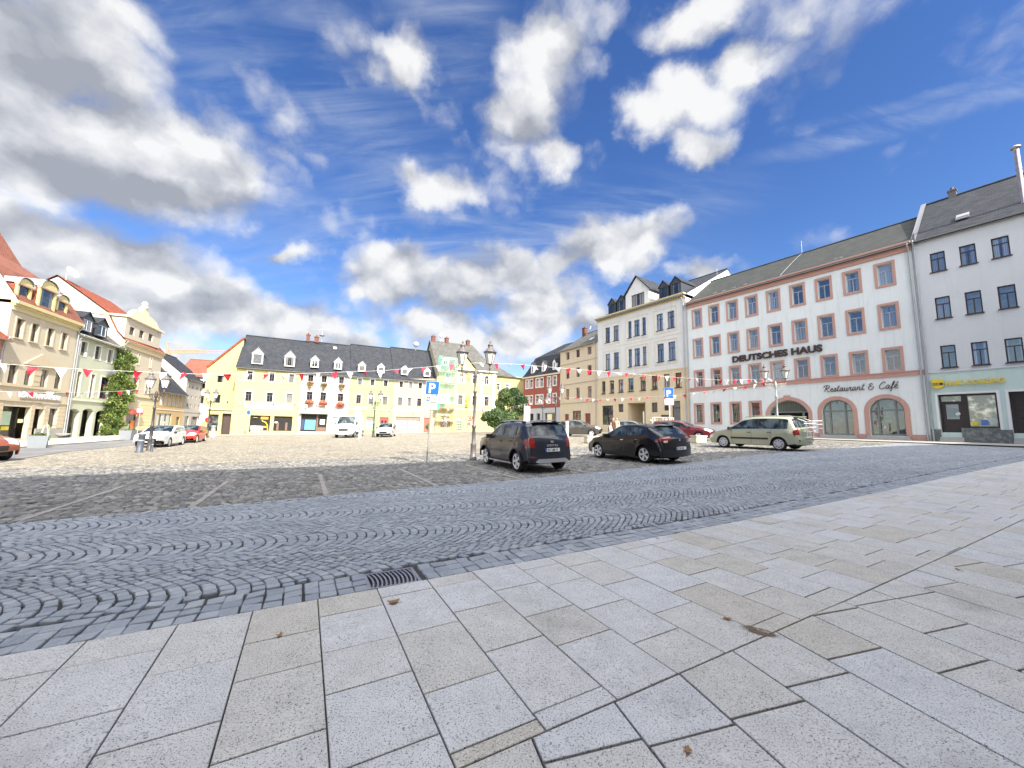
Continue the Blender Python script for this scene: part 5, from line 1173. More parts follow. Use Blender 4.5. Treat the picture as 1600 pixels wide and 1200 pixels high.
b=MB(); b.box(10.6,13.2,.2,.25,.45,2.75,0); b.box(10.7,13.1,-.5,-.1,2.35,2.85,1); b.box(10.8,11.8,.12,.18,.5,1.2,2); b.box(12.,12.9,.12,.18,.5,1.6,3); h.part('shop_window',b,[mat('shop_dark',(.03,.03,.03)),mat('awning_red',(.5,.08,.06),.7),mat('display_green',(.2,.4,.1),.5),mat('display_orange',(.65,.2,.03))],'shop window below a red striped awning')
# gable end profile
prof=[(0,10.9),(.7,11.9),(1.3,13.0),(1.65,13.8),(6.2,17.25),(12.8,12.),(12.8,10.9)]
b=MB(); b.poly([(7.8,y,z) for y,z in prof]); b.poly([(17.45,y,z) for y,z in prof]); h.part('gable_wall',b,cl)
b=MB(); pr_=[(-.35,10.75),(.55,11.75),(1.15,13.0),(1.55,13.85),(6.2,17.4),(13.,11.9)]
for (ya,za),(yb_,zb_) in zip(pr_[:-1],pr_[1:]): b.quad((7.6,ya,za),(17.7,ya,za),(17.7,yb_,zb_),(7.6,yb_,zb_))
h.part('roof',b,rtile)
for k,(x,z,w,hh) in enumerate(((8.85,11.65,1.05,.95),(11.0,11.75,1.05,.95),(13.2,11.8,1.05,.95))): h.hole(x,z,w,hh)
h.wall([(7.9,11.1),(16.3,11.3),(16.3,13.75),(7.9,13.45)],cl,.15,4.,'attic_storey',y0=-.02)
for k,(x,z,w,hh) in enumerate(((8.85,11.65,1.05,.95),(11.0,11.75,1.05,.95),(13.2,11.8,1.05,.95))): h.win(x,z,w,hh,'tM',.1,hole=False)
b=MB(); b.box(7.7,16.5,-.3,4,13.5,13.72); b.prism([(8.3,13.72),(15.3,13.72),(14.3,14.5),(13.2,14.75),(12.3,14.8),(12.0,15.35),(11.4,15.55),(10.8,15.35),(10.5,14.8),(9.4,14.75),(8.7,14.3)],-.2,.25)
b.lathe((11.4,0,15.5),[(.3,0),(.4,.2),(.2,.35),(.35,.55),(.2,.8),(.0,.9)],10); h.part('sculpted_gable',b,mat('cream_stone',(.68,.62,.44),.8,.12,3.,.2))
b=MB(); b.tube((8.6,6.0,17.2),(8.6,6.0,17.9),.04,n=6); b.lathe((0,0,0),[(0,0),(.35,.05),(.7,.2),(.75,.24)],20); h.part('mast',b,wt)
b=MB(); b.lathe((0,0,0),[(0,0),(.24,.02),(.48,.10),(.64,.2)],20); dsh=h.part('satellite_dish',b,mat('dish_white',(.8,.8,.8)),'big white dish on the ridge'); dsh.location=(8.5-h.x0,5.6,18.05-h.zb); dsh.rotation_euler=(rad(62),0,rad(-15))
h.pipe(7.95,-.4,10.7)
# small tan house, white house, both further down the street
h=House('small_tan_house','small two storey tan house with a dark roof, down the street beyond the cream house',FL,17.52,26.4,-.4)
for k in range(6): h.win(18.4+1.3*k,3.9,.62,1.6,'tM',.14,(.12,.05,wt,.03))
h.hole(17.9,.3,4.6,2.4); h.hole(24.2,.0,1.2,2.3)
h.wall([(17.52,-.4),(26.4,-.4),(26.4,6.),(17.52,6.)],plaster('tan_gold_plaster',(.52,.37,.18),.15),.25,7)
b=MB(); b.box(17.9,22.5,.15,.2,.3,2.7,0)
for x in(18.0,19.6,21.2): b.box(x,x+.9,.1,.14,.35,2.6,1)
b.box(24.2,25.4,.15,.2,0,2.3,0); h.part('shop_window',b,[mat('shop_dark',(.03,.03,.03)),mat('display_pale',(.5,.52,.5),.4)])
h.gable(17.52,26.4,6.2,11.2,9,slate,eave=.5,wallm=w2)
dormer(h,21.,1.4,7.,8.2,8.6,.6,2.6,dkz,dkz,'dM',flat=True)
b=MB(); b.box(17.6,26.3,-.05,-.002,3.2,3.32); h.part('storey_band',b,wt)
h=House('white_row_house','white rendered house with rows of tiny windows at the end of the street',FL,26.42,34.2,-.4)
for z in(7.0,5.35,3.95):
    for x in(27.4,28.8,30.6,32.2): h.win(x,z,.45,.55,'dM',.1)
h.hole(27.2,.2,1.6,2.3); h.hole(29.8,.2,2.8,2.3)
h.wall([(26.42,-.4),(34.2,-.4),(34.2,8.6),(26.42,8.6)],w2,.2,9)
b=MB(); b.quad((27.2,.15,.2),(28.8,.15,.2),(28.8,.15,2.5),(27.2,.15,2.5)); b.quad((29.8,.15,.2),(32.6,.15,.2),(32.6,.15,2.5),(29.8,.15,2.5)); h.part('shop_window',b,GLS)
b=MB(); b.box(26.42,34.2,-.04,-.002,3.1,3.3); h.part('storey_band',b,mat('greige_box',(.4,.36,.3)))
h.gable(26.42,34.2,8.6,12.6,9,slate,eave=.3,wallm=w2)
h=House('far_grey_house','narrow far house closing the street, grey and cream, beside the yellow wing',Fr(tuple(at(309,678,66)[:2]),70),-4,12,-.4)
for x in(-3,-.5,2): 
    for z in(2,4.8,7.4): h.win(x,z,.9,1.4,'dM',.12)
h.wall([(-4,-.4),(12,-.4),(12,9.6),(-4,9.6)],plaster('grey_cream',(.55,.52,.46),.3),.2,9); h.gable(-4,12,9.6,13,9,btile,wallm=w2)
# crane behind the roofs
p=at(253,640,150); e=empty('tower_crane','orange tower crane jib reaching over the white row house','crane',(p.x,p.y,0)); org=mat('crane_orange',(.62,.26,.08),.5)
pa=at(262,551,150)-Vector((p.x,p.y,0)); pb=at(352,553,150)-Vector((p.x,p.y,0)); pc=at(261,533,150)-Vector((p.x,p.y,0))
b=MB(); z=0
top=pa.z
for dx,dy in((-.6,-.6),(.6,-.6),(.6,.6),(-.6,.6)): b.tube((pa.x+dx,pa.y+dy,0),(pa.x+dx,pa.y+dy,top),.1,n=4)
while z<top-2: b.tube((pa.x-.6,pa.y-.6,z),(pa.x+.6,pa.y-.6,z+2),.06,n=4); z+=2
part(e,'mast',b,org); b=MB(); d=(pb-pa); n=14; up=Vector((0,0,1.1))
for i in range(n):
    a=pa+d*(i/n); c=pa+d*((i+1)/n); b.tube(a,c,.16,n=4); b.tube(a+up,c+up,.12,n=4); b.tube(a,c+up,.07,n=4); b.tube(c+up,c,.07,n=4)
part(e,'jib',b,org); b=MB(); b.tube(pa,pc,.35,.2,n=6); b.tube(pc,pa+d*.6+up,.06,n=4); part(e,'tower_top',b,org)
# ================================================================ houses behind the viewer: their shadow lies over the foreground
RI=[(-14.0,10.8),(-9.9,13.5),(-5,15.6),(-2.6,16.7),(6,18.2),(17,20.7),(31.8,24.1)]
tr=Vector((-sd.x,-sd.y,0)).normalized()
back=[((-9.5,17.0,4.),'tall grey town hall front'),]
fk=Fr((KO[0],KO[1]),90-math.degrees(math.atan2(E1[1],E1[0])))
def ridge_at(P,H): # point on a ridge of height H throwing its shadow on P
    L_=(H-gf(*P))/math.tan(rad(SUN_EL)); q=Vector((P[0],P[1],0))-tr*L_; w=Vector((q.x-KO[0],q.y-KO[1])); return w.dot(Vector(E1)),w.dot(Vector(E2))
i=0
segs=[]
Hs=[19.0,18.5,18.2,18.,17.6,16.2,14.6]
pts=[ridge_at(P,Hh)+(Hh,) for P,Hh in zip(RI,Hs)]
SEG=[((pts[0][0]-30,pts[0][1]-2,pts[0][2]),pts[1]),(pts[1],pts[3]),(pts[3],pts[4]),(pts[4],pts[5]),(pts[5],(pts[6][0]+16,pts[6][1]-1.,pts[6][2]))]
for k,(a,c) in enumerate(SEG):
    h=House('town_house','%s plastered town house on the near side of the square, behind the viewer'%['leftmost pale','wide ochre','narrow grey','middle cream','rightmost white'][k],Fr(tuple(fk.P(a[0],a[1]).xy),90-math.degrees(math.atan2((fk.P(c[0],c[1])-fk.P(a[0],a[1])).y,(fk.P(c[0],c[1])-fk.P(a[0],a[1])).x))),0,math.dist(a[:2],c[:2]),-.5,group='houses on the near side of the square')
    Lx=math.dist(a[:2],c[:2]); zt=(a[2]+c[2])/2; f0=max(-5.5,max(a[1],c[1])*0); 
    yf=3.4; ze=zt-4.2
    # ridge on y=0; front toward the square at +y, back at -y
    m=plaster(['pale_front','ochre_front','grey_front','cream_front','white_front'][k],[(.6,.56,.45),(.6,.45,.25),(.5,.5,.5),(.65,.58,.42),(.68,.68,.66)][k],.2)
    b=MB(); b.box(0.02,Lx-.02,-8,yf,-.5,ze); h.part('wall',b,m)
    b=MB(); b.quad((0,yf+.3,ze-.3),(Lx,yf+.3,ze-.3),(Lx,0,c[2]),(0,0,a[2])); b.quad((0,-8.3,ze-.3),(Lx,-8.3,ze-.3),(Lx,0,c[2]),(0,0,a[2])); b.poly([(0,yf,ze),(0,-8,ze),(0,0,a[2])]); b.poly([(Lx,yf,ze),(Lx,-8,ze),(Lx,0,c[2])]); h.part('roof',b,slate)
    n_=int(Lx/2.6)
    for q in range(n_):
        for fl in range(4):
            m1,m2=win_mesh(1.0,1.6,'wTM'); o=part(h.root,'window',m1,None,((q+.5)*Lx/n_+.5,yf+.05,1.6+fl*3.1)); o.rotation_euler=(0,0,math.pi); part(o,'pane',m2,None)
# ================================================================ vehicles
m_tyre=mat('tyre_rubber',(.018,.018,.018),.85,.2,8.,.2); m_rim=mat('alloy',(.75,.75,.76),.35,.1,metal=.3); m_hub=mat('silver_hubcap',(.55,.55,.56),.4,.05,metal=.3)
m_blk=mat('black_plastic',(.02,.02,.021),.6,.1); m_cgl=None
def carglass():
    m=bpy.data.materials.new('car_glass'); m.use_nodes=True; t=NT(m.node_tree); b=t.n['Principled BSDF']; b.inputs['Base Color'].default_value=(.03,.045,.05,1); b.inputs['Roughness'].default_value=.03; b.inputs['IOR'].default_value=1.45
    v=t.N('ShaderNodeTexCoord').outputs['Object']; n=t.noise(v,2.2,3,.6); t.L(t.mix(t.ramp(n,.45,.62),(.012,.018,.022,1),(.10,.125,.13,1)),b.inputs['Base Color']); return m
m_cgl=carglass()
m_tail=mat('tail_lamp_red',(.25,.006,.006),.12,.1,coat=1.); m_tailw=mat('tail_lamp_clear',(.75,.6,.6),.12,.1,coat=1.); m_head=mat('headlamp_clear',(.75,.78,.8),.08,.1,coat=1.,metal=.2)
m_plate=mat('plate_white',(.78,.78,.76),.4,.02); m_pblue=mat('plate_blue',(.02,.10,.5),.4); m_ink=mat('plate_ink',(.02,.02,.02),.5); m_chrome=mat('chrome',(.75,.75,.75),.12,.02,metal=1.)
def paint(n,c,metal=.2): return mat(n,c,.38,.04,8.,coat=.8,metal=metal,spec=.3)
_wm={}
def wheel_mesh(r,w,style):
    k=(r,w,style)
    if k in _wm: return _wm[k]
    b=MB(); p=[(r*.72,-w/2),(r*.9,-w/2),(r*.985,-w*.36),(r,-w*.2),(r,w*.2),(r*.985,w*.36),(r*.9,w/2),(r*.72,w/2)]
    b.lathe((0,0,0),p,28,cap=False); b.lathe((0,0,0),[(0,-w*.1),(r*.72,-w*.1)],28,cap=False)
    ty=b.mesh('wheel',m_tyre)
    b=MB(); R=r*.72; b.lathe((0,0,0),[(R,w*.5),(R*.93,w*.49),(R*.9,w*.3),(0,w*.05)],28,1,cap=False); b.lathe((0,0,0),[(R*.90,w*.42),(R*.93,w*.505),(R*1.02,w*.505)],28,0,cap=False)
    if style=='cap':
        b.lathe((0,0,0),[(R*.97,w*.44),(R*.8,w*.52),(R*.3,w*.56),(0,w*.57)],28,0)
        for i in range(8):
            a=2*math.pi*i/8; c=Vector((math.cos(a),math.sin(a),0))*R*.68; b.lathe(c+Vector((0,0,w*.548)),[(R*.13,0),(R*.12,.006),(0,.008)],8,1)
    else:
        n={'five':5,'six':6,'ten':10}[style]; wd=.22 if n<10 else .11
        for i in range(n):
            a=2*math.pi*i/n; d=Vector((math.cos(a),math.sin(a),0)); s=Vector((-d.y,d.x,0))
            A=[d*R*.12-s*R*wd*.55,d*R*.12+s*R*wd*.55,d*R*.95+s*R*wd*1.1,d*R*.95-s*R*wd*1.1]; z0,z1=w*.36,w*.50
            b.add([Vector((p.x,p.y,z1-(.012 if j<2 else 0))) for j,p in enumerate(A)]+[Vector((p.x,p.y,z0)) for p in A],[(0,1,2,3),(0,4,5,1),(1,5,6,2),(2,6,7,3),(3,7,4,0)],0)
        b.lathe((0,0,0),[(R*.2,w*.4),(R*.2,w*.5),(0,w*.53)],14,0)
    rm=b.mesh('rim',[m_hub if style=='cap' else m_rim,m_blk]); _wm[k]=(ty,rm); return _wm[k]
def sstep(a,b,x): t=np.clip((x-a)/(b-a),0,1); return t*t*(3-2*t)
def car(name,label,pos,az,S,cat='car',group='cars parked around the market square'):
    """side profile given as key columns (xT,zT,xM,zM,xB): roofline, beltline and sill"""
    L,W=S['L'],S['W']; K=np.array(S['cols'],float); n=len(K)
    # refine with Catmull-Rom
    sub=S.get('sub',6); cols=[];key=[]
    for i in range(n-1):
        p0=K[max(i-1,0)];p1=K[i];p2=K[i+1];p3=K[min(i+2,n-1)]
        for k in range(sub):
            t=k/sub; a=.5*((2*p1)+(-p0+p2)*t+(2*p0-5*p1+4*p2-p3)*t*t+(-p0+3*p1-3*p2+p3)*t**3); lin=p1*(1-t)+p2*t; cols.append(a*.65+lin*.35); key.append(i+t)
    cols.append(K[-1]); key.append(n-1.)
    # extra columns around wheel arches come from splitting long steps
    C=np.array(cols);key=np.array(key)
    out=[C[0]];ok=[key[0]]
    for i in range(1,len(C)):
        m=max(1,int(abs(C[i][4]-C[i-1][4])/.055)); 
        for j in range(1,m+1): out.append(C[i-1]+(C[i]-C[i-1])*j/m); ok.append(key[i-1]+(key[i]-key[i-1])*j/m)
    C=np.array(out);key=np.array(ok); N=len(C)
    wx=S['wx']; wr=S['wr']; ra=wr+S.get('gap',.055)
    zs=S.get('sill',.26)
    def zb(x):
        z=np.full_like(x,zs); z=np.where(x>L/2-.55,zs+.0+ (x-(L/2-.55))*.06,z); z=np.where(x<-L/2+.55,zs+.05+(-(x+L/2-.55))*.12,z)
        for w in wx: d=np.abs(x-w); a=np.where(d<ra,wr+np.sqrt(np.maximum(ra*ra-d*d,0)),0); z=np.maximum(z,a)
        return z
    ZB=np.minimum(zb(C[:,4]),C[:,3]-.02)
    rows=[]; # (x,z) arrays
    mid=[0.,.06,.3,.62,.86,1.]
    for f in mid: rows.append((C[:,4]+(C[:,2]-C[:,4])*f,ZB+(C[:,3]-ZB)*f))
    g=np.clip(.045/np.maximum(C[:,1]-C[:,3],.001),0,.33); g2=np.clip(.085/np.maximum(C[:,1]-C[:,3],.001),0,.33)
    for f in(g,.5+g*0,1-g2,1+g*0): rows.append((C[:,2]+(C[:,0]-C[:,2])*f,C[:,3]+(C[:,1]-C[:,3])*f))
    nr=len(rows); zM=C[:,3]
    tum=S.get('tumble',.24); pf=S.get('plan',.13)
    def half(x,z,i,r):
        e=sstep(L/2-.75,L/2+.02,np.abs(x)); y=W/2*(1-pf*e**1.6)
        zz=zM if r is None else zM
        lowz=(z-zs)/(zM-zs+1e-6); y=y-W/2*.075*np.clip(.45-lowz,0,1)**1.5 - W/2*.035*np.clip(lowz-.62,0,.4)
        up=np.maximum(z-zM,0); y=y-up*tum-up**2*S.get('tum2',.12)-np.where(up>0,.0,0)
        y=y+S.get('flare',.0)*sum(np.exp(-((x-w)/(.42))**2) for w in wx)*np.exp(-((lowz-.45)/.4)**2)
        y=y+.022*np.exp(-((z-(zM-.10))/.05)**2)*S.get('crease',1)
        return y
    Y=[half(x,z,None,r) for r,(x,z) in enumerate(rows)]
    # round the shoulder into the roof
    X=np.array([r[0] for r in rows]); Zr=np.array([r[1] for r in rows]); Y=np.array(Y)
    Y[-1]-=.035
    # lateral strip
    vs=np.array([1,.93,.8,.55,.28,0,-.28,-.55,-.8,-.93,-1.]); tx=np.gradient(C[:,0]); tz=np.gradient(C[:,1]); ln=np.hypot(tx,tz)+1e-9; nx,nz=-tz/ln*-1,tx/ln*-1
    # columns run front to rear, so the outward normal is (-tz, tx) turned up and out
    nx,nz=tz/ln*-1,tx/ln
    sg=np.where(nz*1.+nx*np.sign(C[:,0])*.5<0,-1,1); nx,nz=nx*sg,nz*sg
    endf=np.abs(nx); push=.035+.11*endf*S.get('bulge',1.)
    ST=[]
    for v in vs:
        c=1-abs(v)**2.4; ST.append(np.stack([C[:,0]+nx*push*c,Y[-1]*v,C[:,1]+nz*push*c],1))
    ST=np.array(ST)
    # which faces are glass
    wsr,rwr=S['ws'],S['rw']; sgl=S['side']
    bodyc=S['paint']; root=empty(name,label,cat,(0,0,0),0,group)
    side={}
    def addface(nm,pts,flip=False):
        b=side.setdefault(nm,MB()); b.add(pts,[(0,1,2,3) if not flip else (3,2,1,0)],0,True)
    def inr(k,rg): return any(a-1e-6<=k<b-1e-6 for a,b in rg)
    tl=S.get('tail',None); hd=S.get('head',None)
    V={} 
    class Acc:
        def __init__(s): s.b=MB(); s.ix={}
        def p(s,key,co):
            if key not in s.ix: s.ix[key]=len(s.b.v); s.b.v.append(tuple(co))
            return s.ix[key]
        def face(s,ks,cs,sm=True): s.b.f.append(tuple(s.p(k,c) for k,c in zip(ks,cs))); s.b.m.append(0); s.b.sm.append(sm)
    acc={}
    def A(nm): return acc.setdefault(nm,Acc())
    for sgn in(1,-1):
        for i in range(N-1):
            km=(key[i]+key[i+1])/2; xm=(X[3][i]+X[3][i+1])/2
            for r in range(nr-1):
                hgt=(Zr[-1][i]+Zr[-1][i+1]-Zr[5][i]-Zr[5][i+1])/2
                zc=(Zr[r][i]+Zr[r+1][i])/2; nm='body'
                if r>=6 and r<8 and inr(km,sgl) and hgt>.12: nm='side_window' if sgn>0 else 'side_window '
                elif r in(6,7) and hgt>.12 and inr(km,S.get('pillar',[])): nm='pillar'
                elif r<=1 and S.get('clad') and zc<S.get('cladz',.42): nm='cladding'
                elif S.get('strip') and r==2 and S['strip'][0]<xm<S['strip'][1]: nm='body'
                if tl and inr(km,[tl['k']]) and r in tl['rows'] : nm='tail_light' if sgn>0 else 'tail_light '
                if hd and inr(km,[hd['k']]) and r in hd['rows']: nm='headlight' if sgn>0 else 'headlight '
                ks=[(sgn,i,r),(sgn,i+1,r),(sgn,i+1,r+1),(sgn,i,r+1)]; cs=[(X[q][p],sgn*Y[q][p],Zr[q][p]) for _,p,q in ks]
                if sgn<0: ks,cs=ks[::-1],cs[::-1]
                A(nm).face(ks,cs)
    nv=len(vs)
    for i in range(N-1):
        km=(key[i]+key[i+1])/2
        for j in range(nv-1):
            vm=abs(vs[j]+vs[j+1])/2; nm='body'
            if inr(km,[wsr]) and vm<.95: nm='windscreen'
            elif inr(km,[rwr]) and vm<S.get('rwv',.9): nm='rear_window'
            sd_=' ' if vs[j]+vs[j+1]<0 else ''
            if tl and inr(km,[tl['k']]) and vm>tl['v']: nm='tail_light'+sd_
            if hd and inr(km,[hd['k']]) and vm>hd['v']: nm='headlight'+sd_
            if S.get('grille') and inr(km,[S['grille'][0]]) and vm<S['grille'][1]: nm='grille'
            def k_(i,j): return (1,i,nr-1) if j==0 else ((-1,i,nr-1) if j==nv-1 else ('s',i,j))
            ks=[k_(i,j),k_(i,j+1),k_(i+1,j+1),k_(i+1,j)]; cs=[tuple(ST[j][i]),tuple(ST[j+1][i]),tuple(ST[j+1][i+1]),tuple(ST[j][i+1])]
            A(nm).face(ks[::-1],cs[::-1])
    mats={'body':bodyc,'side_window':m_cgl,'windscreen':m_cgl,'rear_window':m_cgl,'pillar':m_blk,'cladding':m_blk,'tail_light':m_tail,'headlight':m_head,'grille':m_blk}
    body=None
    for nm,a in sorted(acc.items(),key=lambda q:q[0]!='body'):
        bs=nm.strip(); me=a.b.mesh(bs,mats[bs],uv=False)
        bm=bmesh.new(); bm.from_mesh(me); bmesh.ops.remove_doubles(bm,verts=bm.verts,dist=.0008); 
        if bs!='body':
            for v in bm.verts: v.co+=Vector((v.co.x*.0,0,0))
        bm.to_mesh(me); bm.free()
        o=part(root,bs,me,None)
        if bs=='body': body=o
        elif bs in('side_window','windscreen','rear_window','tail_light','headlight'): o.scale=(1.,1.004,1.)
    # inner floor and dark cavity
    b=MB(); b.box(-L/2+.22,L/2-.22,-W/2+.34,W/2-.34,zs-.02,zs+.35); b.box(-L/2+.5,L/2-.7,-W/2+.12,W/2-.12,zs-.03,zs+.01); b.box(-L/2+.18,L/2-.2,-W/2+.42,W/2-.42,zs+.3,.62); part(root,'underbody',b,m_blk)
    # wheels
    ty,rm=wheel_mesh(wr,S.get('ww',.20),S.get('rim','five'))
    for x in wx:
        for sgn in(1,-1):
            o=part(root,'wheel',ty,None,(x,sgn*(W/2-S.get('ww',.2)/2-.035),wr)); o.rotation_euler=(rad(-90*sgn),0,0); r_=part(o,'rim',rm,None)
    # arch lips
    if S.get('lips'):
        for x in wx:
            for sgn in(1,-1):
                b=MB(); P=[]
                for k in range(15):
                    a=math.pi*k/14; P.append(Vector((x+math.cos(a)*(ra+.02),sgn*(W/2-.012+S.get('flare',0)),wr+math.sin(a)*(ra+.02))))
                b.path(P,.03,6); part(root,'arch_lip',b,m_blk)
    # details
    b=MB()
    for (x,sgn) in [(S['mir'][0],1),(S['mir'][0],-1)]:
        z=S['mir'][1]; b.obox((x,sgn*(W/2+.06),z),(.05,0,0),(.02,.10*sgn,0),(0,0,.075)); b.obox((x-.01,sgn*(W/2-.06),z-.05),(.03,0,0),(0,.06,0),(0,0,.02))
    mm=b.mesh('mirror',S.get('mirm',m_blk)); part(root,'mirror',mm,None)
    b=MB()
    for (x,z) in S['handles']:
        for sgn in(1,-1):
            i=int(np.argmin(np.abs(X[4]-x))); y=Y[4][i]+.016; b.obox((x,sgn*y,z),(.085,0,0),(0,.014,0),(0,0,.014))
    part(root,'door_handle',b,S.get('hmat',m_blk))
    b=MB()
    for x in S['seams']:
        for sgn in(1,-1):
            i=int(np.argmin(np.abs(X[4]-x)));
            for r in range(1,5): b.add([(X[r][i]-.006,sgn*(Y[r][i]+.003),Zr[r][i]),(X[r][i]+.006,sgn*(Y[r][i]+.003),Zr[r][i]),(X[r+1][i]+.006,sgn*(Y[r+1][i]+.003),Zr[r+1][i]),(X[r+1][i]-.006,sgn*(Y[r+1][i]+.003),Zr[r+1][i])],[(0,1,2,3)])
    part(root,'door_seam',b,m_ink)
    def plate(x,z,rear,text=None,tiltd=8):
        o=bpy.data.objects.new('number_plate',None)
        b=MB(); b.box(-.01,.0,-.26,.26,-.055,.055,0); b.box(-.012,-.0101,.225,.26,-.055,.055,1) if rear else b.box(-.012,-.0101,.225,.26,-.055,.055,1)
        o=part(root,'number_plate',b,[m_plate,m_pblue],(x,0,z)); 
        if not rear: o.rotation_euler=(0,0,math.pi)
        if text: t=letters(o,text,.095,(-.014,.205,-.034),m_ink,.001,.003,rot=(rad(90),0,rad(-90)),name='plate_lettering',sx=.92)
        return o
    if S.get('plate_r'): plate(*S['plate_r'][:2],True,S['plate_r'][2])
    if S.get('plate_f'): plate(*S['plate_f'],False)
    if S.get('extra'): S['extra'](root,S)
    # set on the sloping ground
    p=Vector(pos); a=rad(az); f_=Vector((math.sin(a),math.cos(a),0)); l_=Vector((-f_.y,f_.x,0)); hb=abs(wx[0]-wx[1])/2
    hx=(gf(*(p+f_*hb).xy)-gf(*(p-f_*hb).xy))/(2*hb); hy=(gf(*(p+l_*.8).xy)-gf(*(p-l_*.8).xy))/1.6
    fx=(f_+Vector((0,0,hx))).normalized(); ly=(l_+Vector((0,0,hy))); up=fx.cross(ly).normalized(); ly=up.cross(fx)
    Mx=Matrix((fx,ly,up)).transposed().to_4x4(); Mx.translation=Vector((p.x,p.y,gf(p.x,p.y)+.004)); sc_=S.get('scale',1); root.matrix_world=Mx@Matrix.Scale(sc_,4)
    return root
# --- profiles
def suv_extra(root,S):
    b=MB()
    for sgn in(1,-1): b.path([(.35,sgn*.60,1.60),(.2,sgn*.60,1.67),(-.6,sgn*.61,1.70),(-1.35,sgn*.60,1.67),(-1.5,sgn*.59,1.60)],.022,8,0)
    for sgn in(1,-1): 
        for x in(-1.42,-.55,.28): b.box(x-.09,x+.09,sgn*.60-.035,sgn*.60+.035,1.59,1.67,1)
    part(root,'roof_rail',b,[mat('satin_silver',(.6,.6,.62),.3,.05,metal=.7),m_blk])
    b=MB(); b.prism([(-.62,.37),(-.5,.46),(.5,.46),(.62,.37),(.5,.34),(-.5,.34)],-.02,.02); b.v=[(-2.255+y_+.04*abs(x_)**2,x_,z_) for x_,y_,z_ in b.v]; part(root,'skid_plate',b,mat('skid_silver',(.42,.42,.43),.4,.1,metal=.4))
    b=MB(); b.box(-2.225,-2.19,-.13,.13,.895,.915,0); b.lathe((0,0,0),[(.0,0)],3)if 0 else b.prism([(0,0),(.0,0),(0,0)],0,0) if 0 else None
    b.obox((-2.222,0,1.0),(.012,0,0),(0,.055,0),(0,0,.035)); part(root,'badge',b,m_chrome)
    letters(root,'DUSTER',.075,(-2.25,.21,.855),m_chrome,.002,.003,rot=(rad(90),0,rad(-90)),name='badge_lettering',sx=1.25,space=1.35)
    b=MB(); b.path([(-2.06,-.25,1.14),(-2.03,.18,1.19),(-1.99,.28,1.20)],.014,6); part(root,'rear_wiper',b,m_blk)
    b=MB(); b.obox((-1.83,0,1.60),(.12,0,-.02),(0,.52,0),(0,0,.012)); part(root,'spoiler',b,S['paint'])
    for y0,y1 in((.60,.76),(-.76,-.60)): b=MB(); b.box(-2.20,-2.14,y0,y1,.50,.54,0); part(root,'reflector',b,m_tail)
    b=MB()
    for sgn in(1,-1): b.box(-.95,.95,sgn*.86-.03,sgn*.86+.03,.24,.28,0)
    part(root,'side_step',b,mat('satin_silver',(.6,.6,.62)))
dust=dict(L=4.32,W=1.82,wx=(1.30,-1.36),wr=.345,sill=.30,rim='five',ww=.225,flare=.035,lips=True,clad=True,cladz=.40,paint=paint('slate_grey_metallic',(.014,.019,.032)),
 cols=[(2.10,.50,2.09,.49,2.05),(2.14,.72,2.13,.70,2.05),(2.05,.93,2.05,.91,1.98),(1.75,1.03,1.75,1.0,1.72),(1.15,1.11,1.15,1.07,1.15),(.92,1.14,.92,1.09,.92),(.45,1.46,.55,1.10,.55),(.15,1.585,.2,1.11,.2),(-.35,1.625,-.35,1.12,-.35),(-1.0,1.62,-1.0,1.14,-1.0),(-1.55,1.58,-1.5,1.17,-1.5),(-1.80,1.53,-1.70,1.17,-1.68),(-2.02,1.16,-1.85,1.08,-1.82),(-2.09,.98,-1.95,.95,-1.9),(-2.12,.74,-2.02,.72,-1.97),(-2.14,.50,-2.08,.48,-2.03),(-2.10,.36,-2.08,.36,-2.06)],
 ws=(5.,7.),rw=(11.1,12.0),rwv=.9,side=[(5.4,8.05),(8.22,9.75),(9.9,10.75)],pillar=[(8.05,8.22),(9.75,9.9)],tail=dict(k=(12.25,13.6),rows=(4,5,6,7,8),v=.86),head=dict(k=(1.2,2.),rows=(3,4),v=.6),grille=((0.4,1.2),.7),
 mir=(.72,1.13),handles=[(-.25,.98),(-1.0,1.0)],seams=[.78,-.28,-1.22],hmat=m_blk,plate_r=(-2.262,.74,'GC UM 17'),extra=suv_extra,bulge=.8)
def meg_extra(root,S):
    b=MB(); b.obox((-1.57,0,1.395),(.14,0,-.015),(0,.50,0),(0,0,.012)); part(root,'spoiler',b,S['paint'])
    b=MB(); b.obox((-2.245,0,.885),(.006,0,0),(0,.028,0),(0,0,.042)); part(root,'badge',b,m_chrome)
    letters(root,'MEGANE',.05,(-2.25,-.38,.80),m_chrome,.002,.002,rot=(rad(90),0,rad(-90)),name='badge_lettering',sx=1.2)
    b=MB(); b.path([(-2.03,.1,1.05),(-1.98,-.3,1.09)],.012,6); part(root,'rear_wiper',b,m_blk)
    b=MB()
    for sgn in(1,-1): b.obox((-2.16,sgn*.66,.84),(.012,0,0),(-.03*0,.10,0),(0,0,.035))
    part(root,'reversing_lamp',b,m_tailw)
    b=MB(); b.tube((-2.1,-.5,.27),(-2.2,-.5,.27),.03,n=8); part(root,'exhaust',b,m_chrome)
